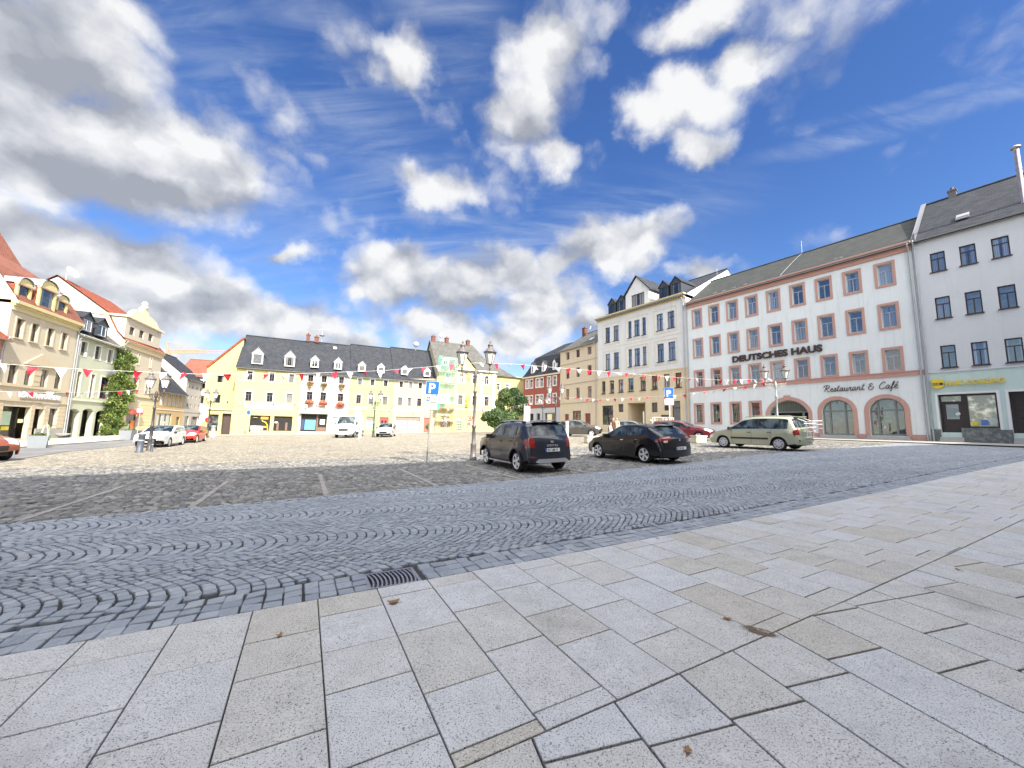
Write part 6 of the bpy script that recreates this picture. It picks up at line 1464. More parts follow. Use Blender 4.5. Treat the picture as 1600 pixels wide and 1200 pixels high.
meg=dict(L=4.30,W=1.81,wx=(1.37,-1.27),wr=.325,sill=.22,rim='five',ww=.215,flare=.02,lips=False,paint=paint('black_metallic',(.006,.006,.008)),
 cols=[(2.08,.42,2.07,.40,2.02),(2.14,.60,2.12,.58,2.04),(2.02,.74,2.0,.72,1.95),(1.7,.86,1.7,.83,1.65),(1.15,.96,1.15,.90,1.15),(.95,1.0,.95,.93,.95),(.45,1.24,.55,.95,.55),(.05,1.40,.2,.97,.2),(-.45,1.455,-.35,.99,-.35),(-.95,1.44,-.9,1.01,-.9),(-1.35,1.38,-1.25,1.05,-1.25),(-1.55,1.33,-1.5,1.06,-1.48),(-1.97,1.06,-1.76,.96,-1.72),(-2.07,.93,-1.88,.90,-1.82),(-2.11,.78,-1.95,.76,-1.92),(-2.15,.55,-2.06,.53,-2.),(-2.12,.28,-2.08,.28,-2.04)],
 ws=(5.,8.),rw=(11.1,12.1),rwv=.88,side=[(5.5,8.02),(8.17,9.25),(9.4,10.3)],pillar=[(8.02,8.17),(9.25,9.4)],tail=dict(k=(12.75,13.5),rows=(4,5,6,7,8),v=.56),head=dict(k=(1.,3.),rows=(4,5),v=.6),grille=((.2,1.),.6),
 mir=(.75,1.0),handles=[(-.2,.86),(-.98,.89)],seams=[.85,-.22,-1.0],hmat=m_chrome,plate_r=(-2.305,.58,'Z FB 103'),extra=meg_extra,mirm=None)
meg['mirm']=meg['paint']
def esp_extra(root,S):
    b=MB(); 
    for sgn in(1,-1): b.path([(.3,sgn*.60,1.66),(.1,sgn*.61,1.73),(-1.3,sgn*.61,1.74),(-1.5,sgn*.60,1.68)],.018,6)
    part(root,'roof_rail',b,mat('champagne_rail',(.42,.42,.34),.4,.05,metal=.4))
    b=MB()
    for sgn in(1,-1): b.box(-.92,.98,sgn*.885-.03,sgn*.885+.03,.53,.62)
    b.box(-2.26,-2.1,-.75,.75,.47,.55,1); part(root,'rub_strip',b,[m_blk,m_blk])
    # bicycle carrier on the tailgate
    wm=mat('white_tube',(.75,.75,.75),.35,.05); b=MB()
    for sgn in(1,-1): b.path([(-2.08,sgn*.35,.62),(-2.42,sgn*.35,.66),(-2.42,sgn*.35,1.42),(-2.0,sgn*.35,1.60)],.022,6)
    for z in(.66,.95,1.15,1.34): b.tube((-2.42,-.6,z),(-2.42,.6,z),.02,n=6)
    for z in(1.05,1.25,1.42):
        b.tube((-2.42,-.35,z),(-2.72,-.35,z+.04),.018,n=6); b.tube((-2.42,.35,z),(-2.72,.35,z+.04),.018,n=6); b.tube((-2.72,-.55,z+.04),(-2.72,.55,z+.04),.02,n=6)
    part(root,'bicycle_rack',b,wm)
    b=MB(); b.tube((-2.2,0,.40),(-2.36,0,.40),.025,n=6); b.lathe((-2.36,0,.40),[(.0,-.02),(.03,.0),(.03,.04),(0,.07)],8); part(root,'tow_bar',b,m_blk)
    b=MB(); b.obox((-2.0,0,1.66),(.14,0,0),(0,.45,0),(0,0,.02)); part(root,'spoiler',b,S['paint'])
esp=dict(L=4.55,W=1.81,wx=(1.42,-1.38),wr=.325,sill=.25,rim='cap',ww=.20,flare=.015,tumble=.17,paint=paint('champagne_green_metallic',(.40,.41,.29),.3),
 cols=[(2.20,.40,2.19,.38,2.14),(2.27,.56,2.26,.54,2.18),(2.17,.72,2.16,.70,2.1),(1.75,.90,1.75,.87,1.7),(1.35,1.0,1.35,.94,1.35),(1.15,1.06,1.15,.98,1.15),(.65,1.36,.78,1.0,.78),(.3,1.57,.45,1.01,.45),(-.2,1.665,-.1,1.02,-.1),(-.9,1.68,-.85,1.03,-.85),(-1.55,1.66,-1.45,1.03,-1.45),(-1.85,1.60,-1.8,1.04,-1.78),(-2.05,1.15,-1.98,.98,-1.95),(-2.12,1.0,-2.03,.94,-1.98),(-2.17,.74,-2.1,.72,-2.03),(-2.24,.5,-2.18,.48,-2.12),(-2.2,.32,-2.16,.32,-2.12)],
 ws=(5.,7.6),rw=(11.1,12.2),rwv=.9,side=[(5.5,7.1),(7.2,8.35),(8.5,9.85),(9.95,11.0)],pillar=[(7.1,7.2),(8.35,8.5),(9.85,9.95)],tail=dict(k=(12.6,13.9),rows=(4,5,6,7,8),v=.86),head=dict(k=(1.3,2.3),rows=(3,4),v=.55),grille=((.2,1.),.6),
 mir=(.98,1.08),handles=[(.0,.88),(-.98,.9)],seams=[.92,-.12,-1.05],plate_r=(-2.34,.66,None),extra=esp_extra)
# generic small cars seen from further off
def hatch(L,W,H,paintm,belt=.92,rim='five',van=False):
    k=L/4.3; h=H/1.47
    base=[(2.06,.42,2.05,.40,2.0),(2.13,.60,2.1,.58,2.04),(2.0,.76,2.0,.73,1.95),(1.7,.87,1.7,.84,1.65),(1.15,.97,1.15,.90,1.15),(.9,1.0,.9,.93,.9),(.4,1.26,.5,.94,.5),(.0,1.42,.1,.95,.1),(-.5,1.47,-.4,.96,-.4),(-1.1,1.45,-1.0,.98,-1.0),(-1.6,1.38,-1.5,1.0,-1.45),(-1.8,1.32,-1.7,1.0,-1.65),(-2.02,1.0,-1.85,.94,-1.8),(-2.1,.85,-1.95,.82,-1.9),(-2.13,.6,-2.02,.58,-1.97),(-2.1,.3,-2.06,.3,-2.02)]
    return dict(L=L,W=W,wx=(1.33*k,-1.29*k),wr=.315,sill=.22,rim=rim,ww=.2,paint=paintm,sub=4,cols=[(a*k,b*h,c*k,d*h,e*k) for a,b,c,d,e in base],ws=(5.,7.6),rw=(11.1,12.1),side=[(5.5,7.9),(8.05,9.3),(9.4,10.6)],pillar=[(7.9,8.05),(9.3,9.4)],
      tail=dict(k=(12.6,14.),rows=(4,5,6,7,8),v=.79),head=dict(k=(1.2,3.),rows=(4,5),v=.55),grille=((.2,1.1),.6),mir=(.72*k,.98*h),handles=[(-.25*k,.86*h),(-1.0*k,.88*h)],seams=[.85*k,-.28*k,-1.1*k],plate_f=(2.16*k,.42*h))
def place(p1,p2,wb,mid=.5):
    """centre of a car from its two near-side wheel contacts in the photograph"""
    a,b=G(*p1),G(*p2); return a,b
def mid_pos(front,rear,S,az,side):
    """car centre when the wheels on one flank touch the given points"""
    a=rad(az); f_=Vector((math.sin(a),math.cos(a))); r_=Vector((math.cos(a),-math.sin(a))); A=G(*front).xy; B=G(*rear).xy; m=(Vector(A)+Vector(B))/2; xm=(S['wx'][0]+S['wx'][1])/2
    return (m-f_*xm-r_*side*(S['W']/2-.12)).to_3d()
car('parked_suv','dark grey off-road car seen from behind, nearest to the tall two-armed lamp',mid_pos((760,725),(813,737.5),dust,-26,-1),-26,dust)
car('parked_hatchback','black hatchback with alloy wheels seen from behind, in the middle of the row',mid_pos((937,714),(1008,724.5),meg,-25,-1),-28,meg)
car('parked_minivan','champagne green people carrier with a white bicycle rack on its tailgate',mid_pos((1131,699),(1220,704.5),esp,-30,-1),-31,esp)
# others
ps=hatch(4.5,1.82,1.50,paint('carmine_metallic',(.13,.008,.02))); A=G(1094,688.5); ps['plate_f']=None
car('parked_red_car','carmine red hatchback standing behind the black hatchback, its nose beside the minivan',(A.x-.7,A.y+1.45,0),128,ps)
hy=hatch(4.2,1.78,1.60,paint('graphite_metallic',(.07,.065,.06))); A=G(911,682)
car('parked_graphite_car','graphite grey hatchback facing right in front of the beige house',(A.x-.1,A.y+1.0,0),112,hy)
lb=hatch(4.2,1.75,1.5,paint('pale_blue_metallic',(.30,.40,.45))); A=at(882,672,27)
car('parked_pale_blue_car','pale blue car almost hidden behind the dark grey off-road car',(A.x-1.6,A.y+.5,0),-25,lb)
db=hatch(4.5,1.8,1.5,paint('dark_silver_metallic',(.12,.14,.15))); A=at(990,672,37)
car('parked_dark_car','dark car of which only the roof shows above the black hatchback',(A.x,A.y,0),115,db)
wc=hatch(4.75,1.84,1.48,paint('pearl_white',(.82,.82,.80),.0),rim='ten'); wc['cols'][9]=(-1.2,1.46,-1.1,.98,-1.1); wc['cols'][10]=(-1.85,1.42,-1.75,1.0,-1.7); wc['cols'][11]=(-2.05,1.36,-1.95,1.0,-1.9); wc['cols'][12]=(-2.25,1.05,-2.1,.94,-2.05); wc['cols'][13]=(-2.32,.85,-2.15,.82,-2.1); wc['cols'][14]=(-2.36,.6,-2.22,.58,-2.18); wc['cols'][15]=(-2.33,.3,-2.28,.3,-2.24)
wc['side']=[(5.5,7.9),(8.05,9.2),(9.3,11.)]
A=(G(245,699.5)+G(273,695.5))/2
car('parked_estate_car','white estate car at the left kerb behind the leaning grey bollard',(A.x-.75,A.y+.4,0),154,wc)
rc=hatch(4.3,1.8,1.42,paint('signal_red',(.62,.025,.015),.05)); A=(G(291,692)+G(306,690.5))/2
car('parked_signal_red_car','bright red car parked nose to tail behind the white estate',(A.x-.7,A.y+.6,0),154,rc)
bc=hatch(4.2,1.8,1.5,paint('copper_brown_metallic',(.25,.07,.035))); A=G(4,725)
car('brown_car','copper brown car cut off by the left edge of the picture',(A.x-3.5,A.y+1.1,0),100,bc)
sc2=hatch(4.1,1.75,1.48,paint('light_silver_metallic',(.55,.57,.60),.3)); A=G(595,683)
car('silver_car','small silver car facing the viewer in front of the mint house',(A.x+.1,A.y+1.6,0),172,sc2)
# delivery van
vn=dict(L=5.55,W=2.05,wx=(1.95,-1.75),wr=.34,sill=.30,rim='cap',ww=.22,tumble=.07,tum2=.0,plan=.10,sub=4,paint=paint('van_white',(.82,.82,.82),.0),clad=True,cladz=.6,
 cols=[(2.68,.40,2.67,.38,2.6),(2.76,.72,2.75,.70,2.65),(2.68,1.0,2.66,.97,2.58),(2.25,1.28,2.25,1.22,2.2),(1.95,1.42,1.98,1.28,1.95),(1.5,1.98,1.62,1.3,1.62),(1.15,2.25,1.25,1.3,1.25),(.7,2.36,.7,1.3,.7),(-1.2,2.38,-1.2,1.3,-1.2),(-2.5,2.36,-2.5,1.3,-2.5),(-2.70,2.2,-2.62,1.3,-2.6),(-2.76,1.0,-2.66,.9,-2.64),(-2.76,.4,-2.7,.4,-2.68)],
 ws=(3.9,5.75),rw=(20,21),side=[(4.2,6.3)],pillar=[],tail=dict(k=(10.2,10.9),rows=(4,5,6),v=.9),head=dict(k=(1.5,2.9),rows=(4,5),v=.62),grille=((.9,1.8),.55),mir=(1.75,1.55),handles=[(.9,1.05)],seams=[1.7,.65],plate_f=(2.84,.50))
A=G(525,684.5)
car('delivery_van','white high-roofed delivery van facing the viewer before the flower box house',(A.x+.25,A.y+2.9,0),171,vn,'van')
# ================================================================ street furniture
iron=mat('lamp_iron_grey',(.16,.14,.135),.5,.15,6.,metal=.3); irond=mat('lamp_iron_dark',(.045,.043,.045),.5,.2,6.); lamp_gl=mat('lantern_glass',(.62,.64,.60),.15,.1,spec=.6)
def lantern(root,loc,s=1.):
    x,y,z=loc; b=MB(); R=lambda r:r*s
    f=MB(); n=6
    for i in range(n):
        a=2*math.pi*i/n+.26; c=lambda r,zz:Vector((x+R(r)*math.cos(a),y+R(r)*math.sin(a),z+R(zz)))
        f.tube(c(.13,.0),c(.255,.52),R(.014),n=4)
    f.lathe((x,y,z),[(0,R(-.30)),(R(.03),R(-.28)),(R(.05),R(-.16)),(R(.02),R(-.10)),(R(.06),R(-.02)),(R(.14),0)],8)
    f.lathe((x,y,z),[(R(.27),R(.51)),(R(.31),R(.53)),(R(.27),R(.57)),(R(.15),R(.70)),(R(.10),R(.74)),(R(.11),R(.84)),(R(.13),R(.87)),(R(.05),R(.93)),(R(.03),R(.98)),(R(.055),R(1.02)),(R(.02),R(1.06)),(0,R(1.16))],12)
    for i in range(6):
        a=2*math.pi*i/6+.26; f.tube((x+R(.29)*math.cos(a),y+R(.29)*math.sin(a),z+R(.54)),(x+R(.31)*math.cos(a),y+R(.31)*math.sin(a),z+R(.61)),R(.014),R(.004),n=5)
    o=part(root,'lantern',f,iron)
    g=MB(); g.lathe((x,y,z),[(R(.125),R(.01)),(R(.245),R(.505))],6,0,False,.26); part(o,'glass',g,lamp_gl)
    bl=MB(); bl.lathe((x,y,z+R(.12)),[(0,0),(R(.05),.03),(R(.06),.15),(0,.25)],8); part(o,'bulb',bl,mat('bulb_white',(.8,.8,.75),.3))
    return o
def lamp(label,px,py,Ht,arm,az=90,post=irond,loc=None):
    p=G(px,py) if loc is None else Vector(loc); e=empty('street_lamp',label,'street lamp',p,0,'two-armed lantern lamps of the square'); a=rad(90-az); e.rotation_euler=(0,0,a)
    b=MB(); b.lathe((0,0,0),[(.16,0),(.16,.12),(.13,.15),(.125,.62),(.14,.66),(.09,.75),(.075,1.4),(.10,1.42),(.10,1.50),(.065,1.55),(.055,Ht-1.0),(.085,Ht-.98),(.085,Ht-.9),(.05,Ht-.86),(.05,Ht-.3),(.1,Ht-.25),(.06,Ht-.15),(.09,Ht-.02),(.03,Ht+.1),(0,Ht+.16)],14); part(e,'post',b,post)
    b=MB()
    for sg in(1,-1):
        P=[(sg*.05,0,Ht-.12),(sg*arm*.5,0,Ht-.05),(sg*arm,0,Ht-.1),(sg*arm,0,Ht+.06)]; b.path(P,.022,6)
        # scrollwork
        for (cx,cz,r0_,turn,st) in((arm*.30,-.20,.15,1.6,0.),(arm*.66,-.19,.11,-1.6,math.pi),(arm*.48,-.36,.09,1.5,.5)):
            pts=[]
            for k in range(20): 
                t=k/19; rr=r0_*(1-.78*t); an_=st+turn*2*math.pi*t; pts.append((sg*(cx+rr*math.cos(an_)),0,Ht+cz+rr*math.sin(an_)))
            b.path(pts,.013,5)
        b.path([(sg*.05,0,Ht-.55),(sg*arm*.35,0,Ht-.5),(sg*arm*.75,0,Ht-.32),(sg*arm,0,Ht-.1)],.014,5)
    part(e,'scroll_arm',b,post)
    for sg in(1,-1): lantern(e,(sg*arm,0,Ht+.32),1.)
    return e
L0=lamp('tallest two-armed lantern lamp, with scroll arms, standing left of the dark grey off-road car',739,718.7,3.95,.64,97,iron)
lamp('lantern lamp behind the white estate car at the left kerb',233,704,3.5,.52,97,irond)
lamp('lantern lamp in front of the yellow side wing, by the road signs',323,684,3.9,.55,100,irond)
lamp('lantern lamp rising behind the silver car, before the mint house',583,683,3.9,.58,97,irond)
lamp('lantern lamp seen above the dark grey off-road car, before the red house',868,0,3.9,.6,97,irond,loc=tuple(Vector((*at(868,672,37).xy,0))+Vector((0,0,gf(*at(868,672,37).xy)))))
q=G(1217,690); lamp('lantern lamp behind the champagne minivan, in front of the salmon archway',0,0,4.1,.62,110,mat('lamp_light_grey',(.42,.43,.42),.5),loc=(q.x,q.y,q.z))
q=at(848,668,50); lamp('small far lantern lamp left of the red house, above the tree',0,0,3.6,.5,97,irond,loc=(q.x,q.y,gf(q.x,q.y)))
galv=mat('galvanised_post',(.40,.40,.38),.45,.15,6.,metal=.4); blue=mat('sign_blue',(.02,.14,.62),.4,.02); wht=mat('sign_white',(.80,.80,.80),.45,.02); blk=mat('sign_black',(.02,.02,.02),.5); sb=mat('sign_back_grey',(.33,.35,.37),.5)
def rrect(b,w,h,r,y0,y1,z,mi,x=0.):
    P=[]
    for cx,cz,a0 in((w/2-r,h-r,0),(-w/2+r,h-r,90),(-w/2+r,r,180),(w/2-r,r,270)):
        for k in range(5): a=rad(a0+22.5*k); P.append((x+cx+r*math.cos(a),z+cz+r*math.sin(a)))
    b.prism(P,y0,y1,mi)
def sign_face(e,w,h,z,col,border=True,name='panel'):
    b=MB(); rrect(b,w,h,.03,-.012,.0,z,0); rrect(b,w-.02,h-.02,.025,-.0135,-.0125,z+.01,1) ; return part(e,name,b,[wht if border else blk,col,sb])
# main parking sign
p=G(666,725); e=empty('parking_sign','blue parking sign with two white extra panels, left of the tall lamp','sign',p,rad(-3)); 
b=MB(); b.tube((0,.03,0),(.0,.03,3.30),.03,n=10); po=part(e,'post',b,galv); e.rotation_euler=(0,rad(2.2),rad(-3))
s_=sign_face(e,.55,.55,2.78,blue); letters(s_,'P',.56,(-.165,-.017,2.855),wht,.001,.012,name='lettering')
s2=MB(); rrect(s2,.52,.27,.02,-.012,0,2.47,0); rrect(s2,.50,.25,.018,-.0135,-.0125,2.48,1); s2=part(e,'panel',s2,[blk,wht]); b=MB(); b.box(-.21,-.07,-.016,-.014,2.50,2.70,0); b.box(-.15,-.13,-.018,-.0165,2.53,2.67,1); b.box(-.18,-.10,-.018,-.0165,2.585,2.615,1); part(s2,'disc_symbol',b,[blue,wht]); letters(s2,'1 Std.',.12,(-.03,-.016,2.56),blk,.001,.002,name='lettering')
s3=MB(); rrect(s3,.54,.28,.02,-.012,0,2.16,0); rrect(s3,.52,.26,.018,-.0135,-.0125,2.17,1); s3=part(e,'panel',s3,[blk,wht]); letters(s3,'Mo-Fr 8-18 h',.085,(-.235,-.016,2.32),blk,.001,.002,name='lettering'); letters(s3,'Sa      8-13 h',.085,(-.235,-.016,2.205),blk,.001,.002,name='lettering')
# second parking sign
q=at(1047,679,30.5); q=Vector((q.x,q.y,gf(q.x,q.y))); e=empty('parking_sign','blue parking sign over a blank white panel, behind the black hatchback','sign',q,rad(-22))
H2=(at(1047,605,30.5).z-q.z); b=MB(); b.tube((0,.03,0),(0,.03,H2),.045,n=10); part(e,'post',b,mat('white_post',(.7,.7,.7),.5))
s_=sign_face(e,.68,.85,H2-.85,blue); letters(s_,'P',.72,(-.21,-.017,H2-.70),wht,.001,.015,name='lettering'); b=MB(); rrect(b,.68,.50,.03,-.012,0,H2-1.38,0); part(e,'panel',b,wht)
# sign backs, small signs
def small_sign(label,px,py,D,H_,parts_,cat='sign',w_=.03,group=None):
    q=at(px,py,D); q=Vector((q.x,q.y,gf(q.x,q.y))); e=empty('road_sign',label,cat,q,0,group); b=MB(); b.tube((0,.03,0),(0,.03,H_),w_,n=8); part(e,'post',b,galv)
    for kind,w,h,z,m in parts_:
        b=MB()
        if kind=='rect': rrect(b,w,h,.02,-.015,.0,z,0)
        else: b.prism([(w/2*math.cos(2*math.pi*k/20),z+w/2*math.sin(2*math.pi*k/20)) for k in range(20)],-.015,0)
        part(e,'panel',b,m)
    return e
small_sign('two stacked grey sign backs between van and silver car',557,684,43,3.5,[('rect',.8,.75,2.6,sb),('rect',.8,.72,1.8,sb)])
small_sign('pale blue sign panels on a post beside the far left lamp',314,686,44,3.6,[('rect',.9,.9,2.6,mat('sign_pale_blue',(.35,.45,.55),.4)),('rect',.9,.7,1.8,mat('sign_pale_blue',(.35,.45,.55)))])
small_sign('round red and white road sign just right of the blue sign panel',321,687,43,2.3,[('disc',.6,.6,1.85,mat('sign_red',(.55,.05,.05),.4)),])
small_sign('small round blue sign standing before the yellow shop house',385,680,47,3.1,[('disc',.5,.5,2.8,blue)])
small_sign('white double panel sign in front of the dark tree',823,677,46,3.6,[('rect',.75,.95,2.45,mat('sign_dull_white',(.5,.5,.48),.6)),('rect',.75,.95,1.45,mat('sign_dull_white',(.5,.5,.48)))])
small_sign('small blue edged sign beside the ivy covered house',213,684,33,2.9,[('rect',.5,.32,2.5,mat('sign_pale_blue',(.35,.45,.55)))])
q=at(1006,660,34); small_sign('thin pale post in front of the cream archway',1006,676,34,2.3,[],'post',.07)
# bollards
def bollard(label,px,py,H_,r,m,loc=None,lean=0,grp='bollards'):
    p=G(px,py) if loc is None else loc; e=empty('bollard',label,'bollard',p,0,grp); e.rotation_euler=(0,rad(lean),0); b=MB(); b.lathe((0,0,0),[(r*1.25,0),(r*1.25,.05),(r,.07),(r,H_-.12),(r*1.12,H_-.1),(r*1.12,H_-.04),(r*.9,H_),(0,H_+.01)],16); part(e,'post',b,m); b=MB(); b.lathe((0,0,0),[(r*1.02,H_*.62),(r*1.02,H_*.68)],16); part(e,'ring',b,sb)
gb=mat('bollard_blue_grey',(.07,.08,.105),.5,.15,5.)
bollard('thick blue grey bollard leaning slightly in front of the white estate car',217,707,1.05,.15,gb,None,4)
bollard('grey bollard at the far side, just left of the mint house windows',562,684,1.15,.17,mat('bollard_grey',(.36,.37,.38),.5)); bollard('grey bollard beside the far left lamp',332,683,1.25,.2,mat('bollard_grey',(.36,.37,.38)))
crb=mat('bollard_cream',(.72,.68,.55),.7)
for lb,px,D in(('cream bollard right of the dark tree',803,44),('cream bollard between the off-road car and the graphite car',886,36)):
    q=at(px,672,D); bollard(lb,0,0,1.05 if px<850 else 1.5,.14 if px<850 else .16,crb,Vector((q.x,q.y,gf(q.x,q.y))))
bollard('short iron post chained beside the left lamp',237,706,.65,.05,gb)
# stone blocks
for k,(px,py,w) in enumerate(((1092,692,1.0),(925,692,1.1))):
    p=G(px,py); e=empty('stone_block',['pale stone block lying at the nose of the champagne minivan','pale stone block on the cobbles right of the graphite car'][k],'stone block',p,rad(25),'pale stone blocks'); b=MB(); b.box(-w/2,w/2,-.25,.25,0,.42); o=part(e,'block',b,mat('pale_stone',(.62,.56,.40),.9,.15,5.,.3)); bv=o.modifiers.new('b','BEVEL'); bv.width=.03; b=MB(); b.box(-w/2-.03,w/2+.03,-.28,.28,.42,.5); part(e,'cap',b,mat('pale_stone',(.62,.56,.40)))
# planters
pg=mat('planter_grey',(.22,.24,.26),.6,.1)
for k,(px,py,w,hh,lb) in enumerate(((58,699.5,1.15,.78,'grey planter tub in front of the pharmacy shop window'),(203,687,1.9,.85,'long grey planter under the red awning beside the ivy'))):
    p=G(px,py); e=empty('planter',lb,'planter',p,FL.rz+rad(25 if k==0 else 0),'grey planters'); b=MB(); b.add([(-w/2+.08,-.38,0),(w/2-.08,-.38,0),(w/2-.08,.38,0),(-w/2+.08,.38,0),(-w/2,-.45,hh),(w/2,-.45,hh),(w/2,.45,hh),(-w/2,.45,hh)],[(0,3,2,1),(0,1,5,4),(1,2,6,5),(2,3,7,6),(3,0,4,7)]); b.box(-w/2,w/2,-.45,-.38,hh-.05,hh+.02); b.box(-w/2,w/2,.38,.45,hh-.05,hh+.02); b.box(-w/2+.05,w/2-.05,-.4,.4,hh-.12,hh-.06,1); part(e,'tub',b,[pg,mat('soil',(.05,.035,.02),.9)]); leafblob('foliage',[(0,0,hh+.02,w*.38,.3,.16,1)],260,.06,lf,e,seed=30+k)
p=G(72,694.5); e=empty('pavement_sign','white and green advertising board leaning behind the grey planter','sign',p,FL.rz+rad(25)); b=MB(); b.obox((0,-.05,.75),(.42,0,0),(0,.02,.0),(0,.12,.72)); b.obox((0,.3,.7),(.42,0,0),(0,.02,.0),(0,-.12,.70)); o=part(e,'board',b,wht); b=MB(); b.obox((-.05,-.045,1.2),(.3,0,0),(0,.012,0),(0,.035,.18)); b.obox((.0,-.13,.55),(.32,0,0),(0,.012,0),(0,.035,.16)); part(o,'green_print',b,mat('print_green',(.35,.6,.06),.5))
# stand with goods and people in front of the cream house
def man(label,pos,az,top,hair,seated=False,legs=(.05,.05,.07),sc_=1.):
    e=empty('person',label,'person',pos,rad(-az),'people on the square'); me=bpy.data.meshes.new('body'); hz=.45 if seated else .9
    if seated: J=[(0,0,hz+.05),(0,.02,hz+.35),(0,.0,hz+.58),(0,.0,hz+.68),(.2,0,hz+.55),(.26,.05,hz+.28),(.15,.25,hz+.22),(-.2,0,hz+.55),(-.26,.05,hz+.28),(-.15,.25,hz+.22),(.1,.0,hz),(.12,.42,hz+.02),(.12,.42,.06),(.12,.54,.04),(-.1,0,hz),(-.12,.42,hz+.02),(-.12,.42,.06),(-.12,.54,.04)]
    else: J=[(0,0,.95),(0,.01,1.2),(0,0,1.42),(0,0,1.52),(.19,0,1.4),(.24,.0,1.12),(.24,.1,.88),(-.19,0,1.4),(-.24,0,1.12),(-.22,.1,.88),(.09,0,.9),(.1,.04,.5),(.1,.0,.08),(.11,.14,.04),(-.09,0,.9),(-.1,-.02,.5),(-.12,-.1,.08),(-.12,.04,.04)]
    E_=[(0,1),(1,2),(2,3),(2,4),(4,5),(5,6),(2,7),(7,8),(8,9),(0,10),(10,11),(11,12),(12,13),(0,14),(14,15),(15,16),(16,17)]; Rr=[.14,.135,.13,.055,.06,.045,.032,.06,.045,.032,.10,.07,.045,.035,.10,.07,.045,.035]
    me.from_pydata(J,E_,[]); o=bpy.data.objects.new('body',me); COL.objects.link(o); o.parent=e; md=o.modifiers.new('s','SKIN'); 
    for v,r in zip(me.skin_vertices[0].data,Rr): v.radius=(r,r*.85)
    me.skin_vertices[0].data[0].use_root=True; o.modifiers.new('u','SUBSURF').levels=1; me.materials.append(mat(top[0],top[1],.8,.1))
    hz2=J[3][2]; b=MB(); b.lathe((0,.01,hz2+.0),[(.05,-.02),(.065,.04),(.088,.12),(.09,.17),(.07,.22),(0,.25)],12); b.obox((0,.10,hz2+.1),(.012,0,0),(0,.015,0),(0,0,.02)); part(e,'head',b,mat('skin',(.55,.33,.24),.6)); b=MB(); b.lathe((0,-.02,hz2+.1),[(.095,0),(.10,.08),(.075,.15),(0,.175)],12); part(e,'hair',b,mat(hair[0],hair[1],.8)); return e
def gpt(px,py,D): q=at(px,py,D); return Vector((q.x,q.y,gf(q.x,q.y)))
man('person with fair hair in a white top standing behind the white estate car',gpt(252,690,31),150,('top_white',(.7,.7,.7)),('hair_fair',(.45,.3,.12)))
man('dark haired person in a white top at the cafe table, on the left',gpt(954,676,33),120,('top_white',(.7,.7,.7)),('hair_dark',(.03,.02,.02)),True)
man('dark haired person in brown clothes at the cafe table, in the middle',gpt(958,676,33.4),160,('top_brown',(.10,.05,.035)),('hair_dark',(.03,.02,.02)),False)
man('person in a pale cream jacket beside the cafe table, on the right',gpt(964,676,34),200,('top_cream',(.6,.5,.36)),('hair_brown',(.12,.07,.04)),False)
p=gpt(1040,676,34.5); e=empty('display_stand','white metal frame stand with dark and cream goods, left of the second parking sign','stand',p,rad(-35)); b=MB()
for x in(-1.1,-.2,.55): 
    for y in(0,.7): b.tube((x,y,0),(x,y,1.75),.035,n=6)
for z in(.65,1.2,1.75):
    for y in(0,.7): b.tube((-1.1,y,z),(.55,y,z),.03,n=6)
part(e,'frame',b,wm_ if False else mat('white_tube',(.75,.75,.75),.35,.05)); b=MB(); r_=random.Random(4)
for k in range(26):
    x=r_.uniform(-1.5,.5); z=r_.choice([.1,.68,1.22]); s=r_.uniform(.08,.2); b.lathe((x,r_.uniform(0,.6),z),[(s*.7,0),(s,.1+s*.5),(s*.8,.1+s*1.6),(0,.12+s*2)],9,r_.randrange(3))
b.box(-.35,.35,.0,.6,1.78,1.98,1); part(e,'goods',b,[mat('goods_cream',(.55,.48,.36),.8,.2),mat('goods_black',(.02,.02,.02),.8),mat('goods_brown',(.12,.07,.04),.8)])
# gully grate
c=uvw(-1.24,.22); e=empty('drain_grate','curved iron drain grate in the gutter beside the pavement','drain grate',Vector(c)+Vector((0,0,-.004)),math.atan2(E1[1],E1[0])); b=MB(); w,d_=.25,.205
b.box(-w,w,-d_,-d_+.025,-.03,.004); b.box(-w,w,d_-.025,d_,-.03,.004); b.box(-w,-w+.03,-d_+.025,d_-.025,-.03,.003); b.box(w-.03,w,-d_+.025,d_-.025,-.03,.003)
for k in range(11):
    x=-w+.045+k*.040; yy=[-d_+.024+(2*d_-.048)*i/6 for i in range(7)]; cv=lambda y:.035*(1-(y/d_)**2)-.02
    for y0,y1 in zip(yy[:-1],yy[1:]): b.add([(x+cv(y0),y0,.001),(x+cv(y0)+.017,y0,.001),(x+cv(y1)+.017,y1,.001),(x+cv(y1),y1,.001),(x+cv(y0),y0,-.02),(x+cv(y0)+.017,y0,-.02),(x+cv(y1)+.017,y1,-.02),(x+cv(y1),y1,-.02)],[(0,1,2,3),(0,4,5,1),(1,5,6,2),(2,6,7,3),(3,7,4,0)])
part(e,'grate',b,mat('cast_iron',(.26,.26,.30),.4,.3,14.,.2,metal=.6)); b=MB(); b.box(-w,w,-d_,d_,-.12,-.10); part(e,'pit',b,mat('pit_dark',(.01,.01,.01),.9))
c=uvw(-2.88,.56); e=empty('valve_cover','small pale metal valve cap among the gutter setts','valve cover',Vector(c)+Vector((0,0,.002)),.4); b=MB(); b.lathe((0,0,0),[(.06,-.02),(.06,.0),(.05,.004),(.03,.002),(0,.004)],14); part(e,'cap',b,mat('cast_iron_pale',(.3,.3,.3),.4,.2,metal=.5))
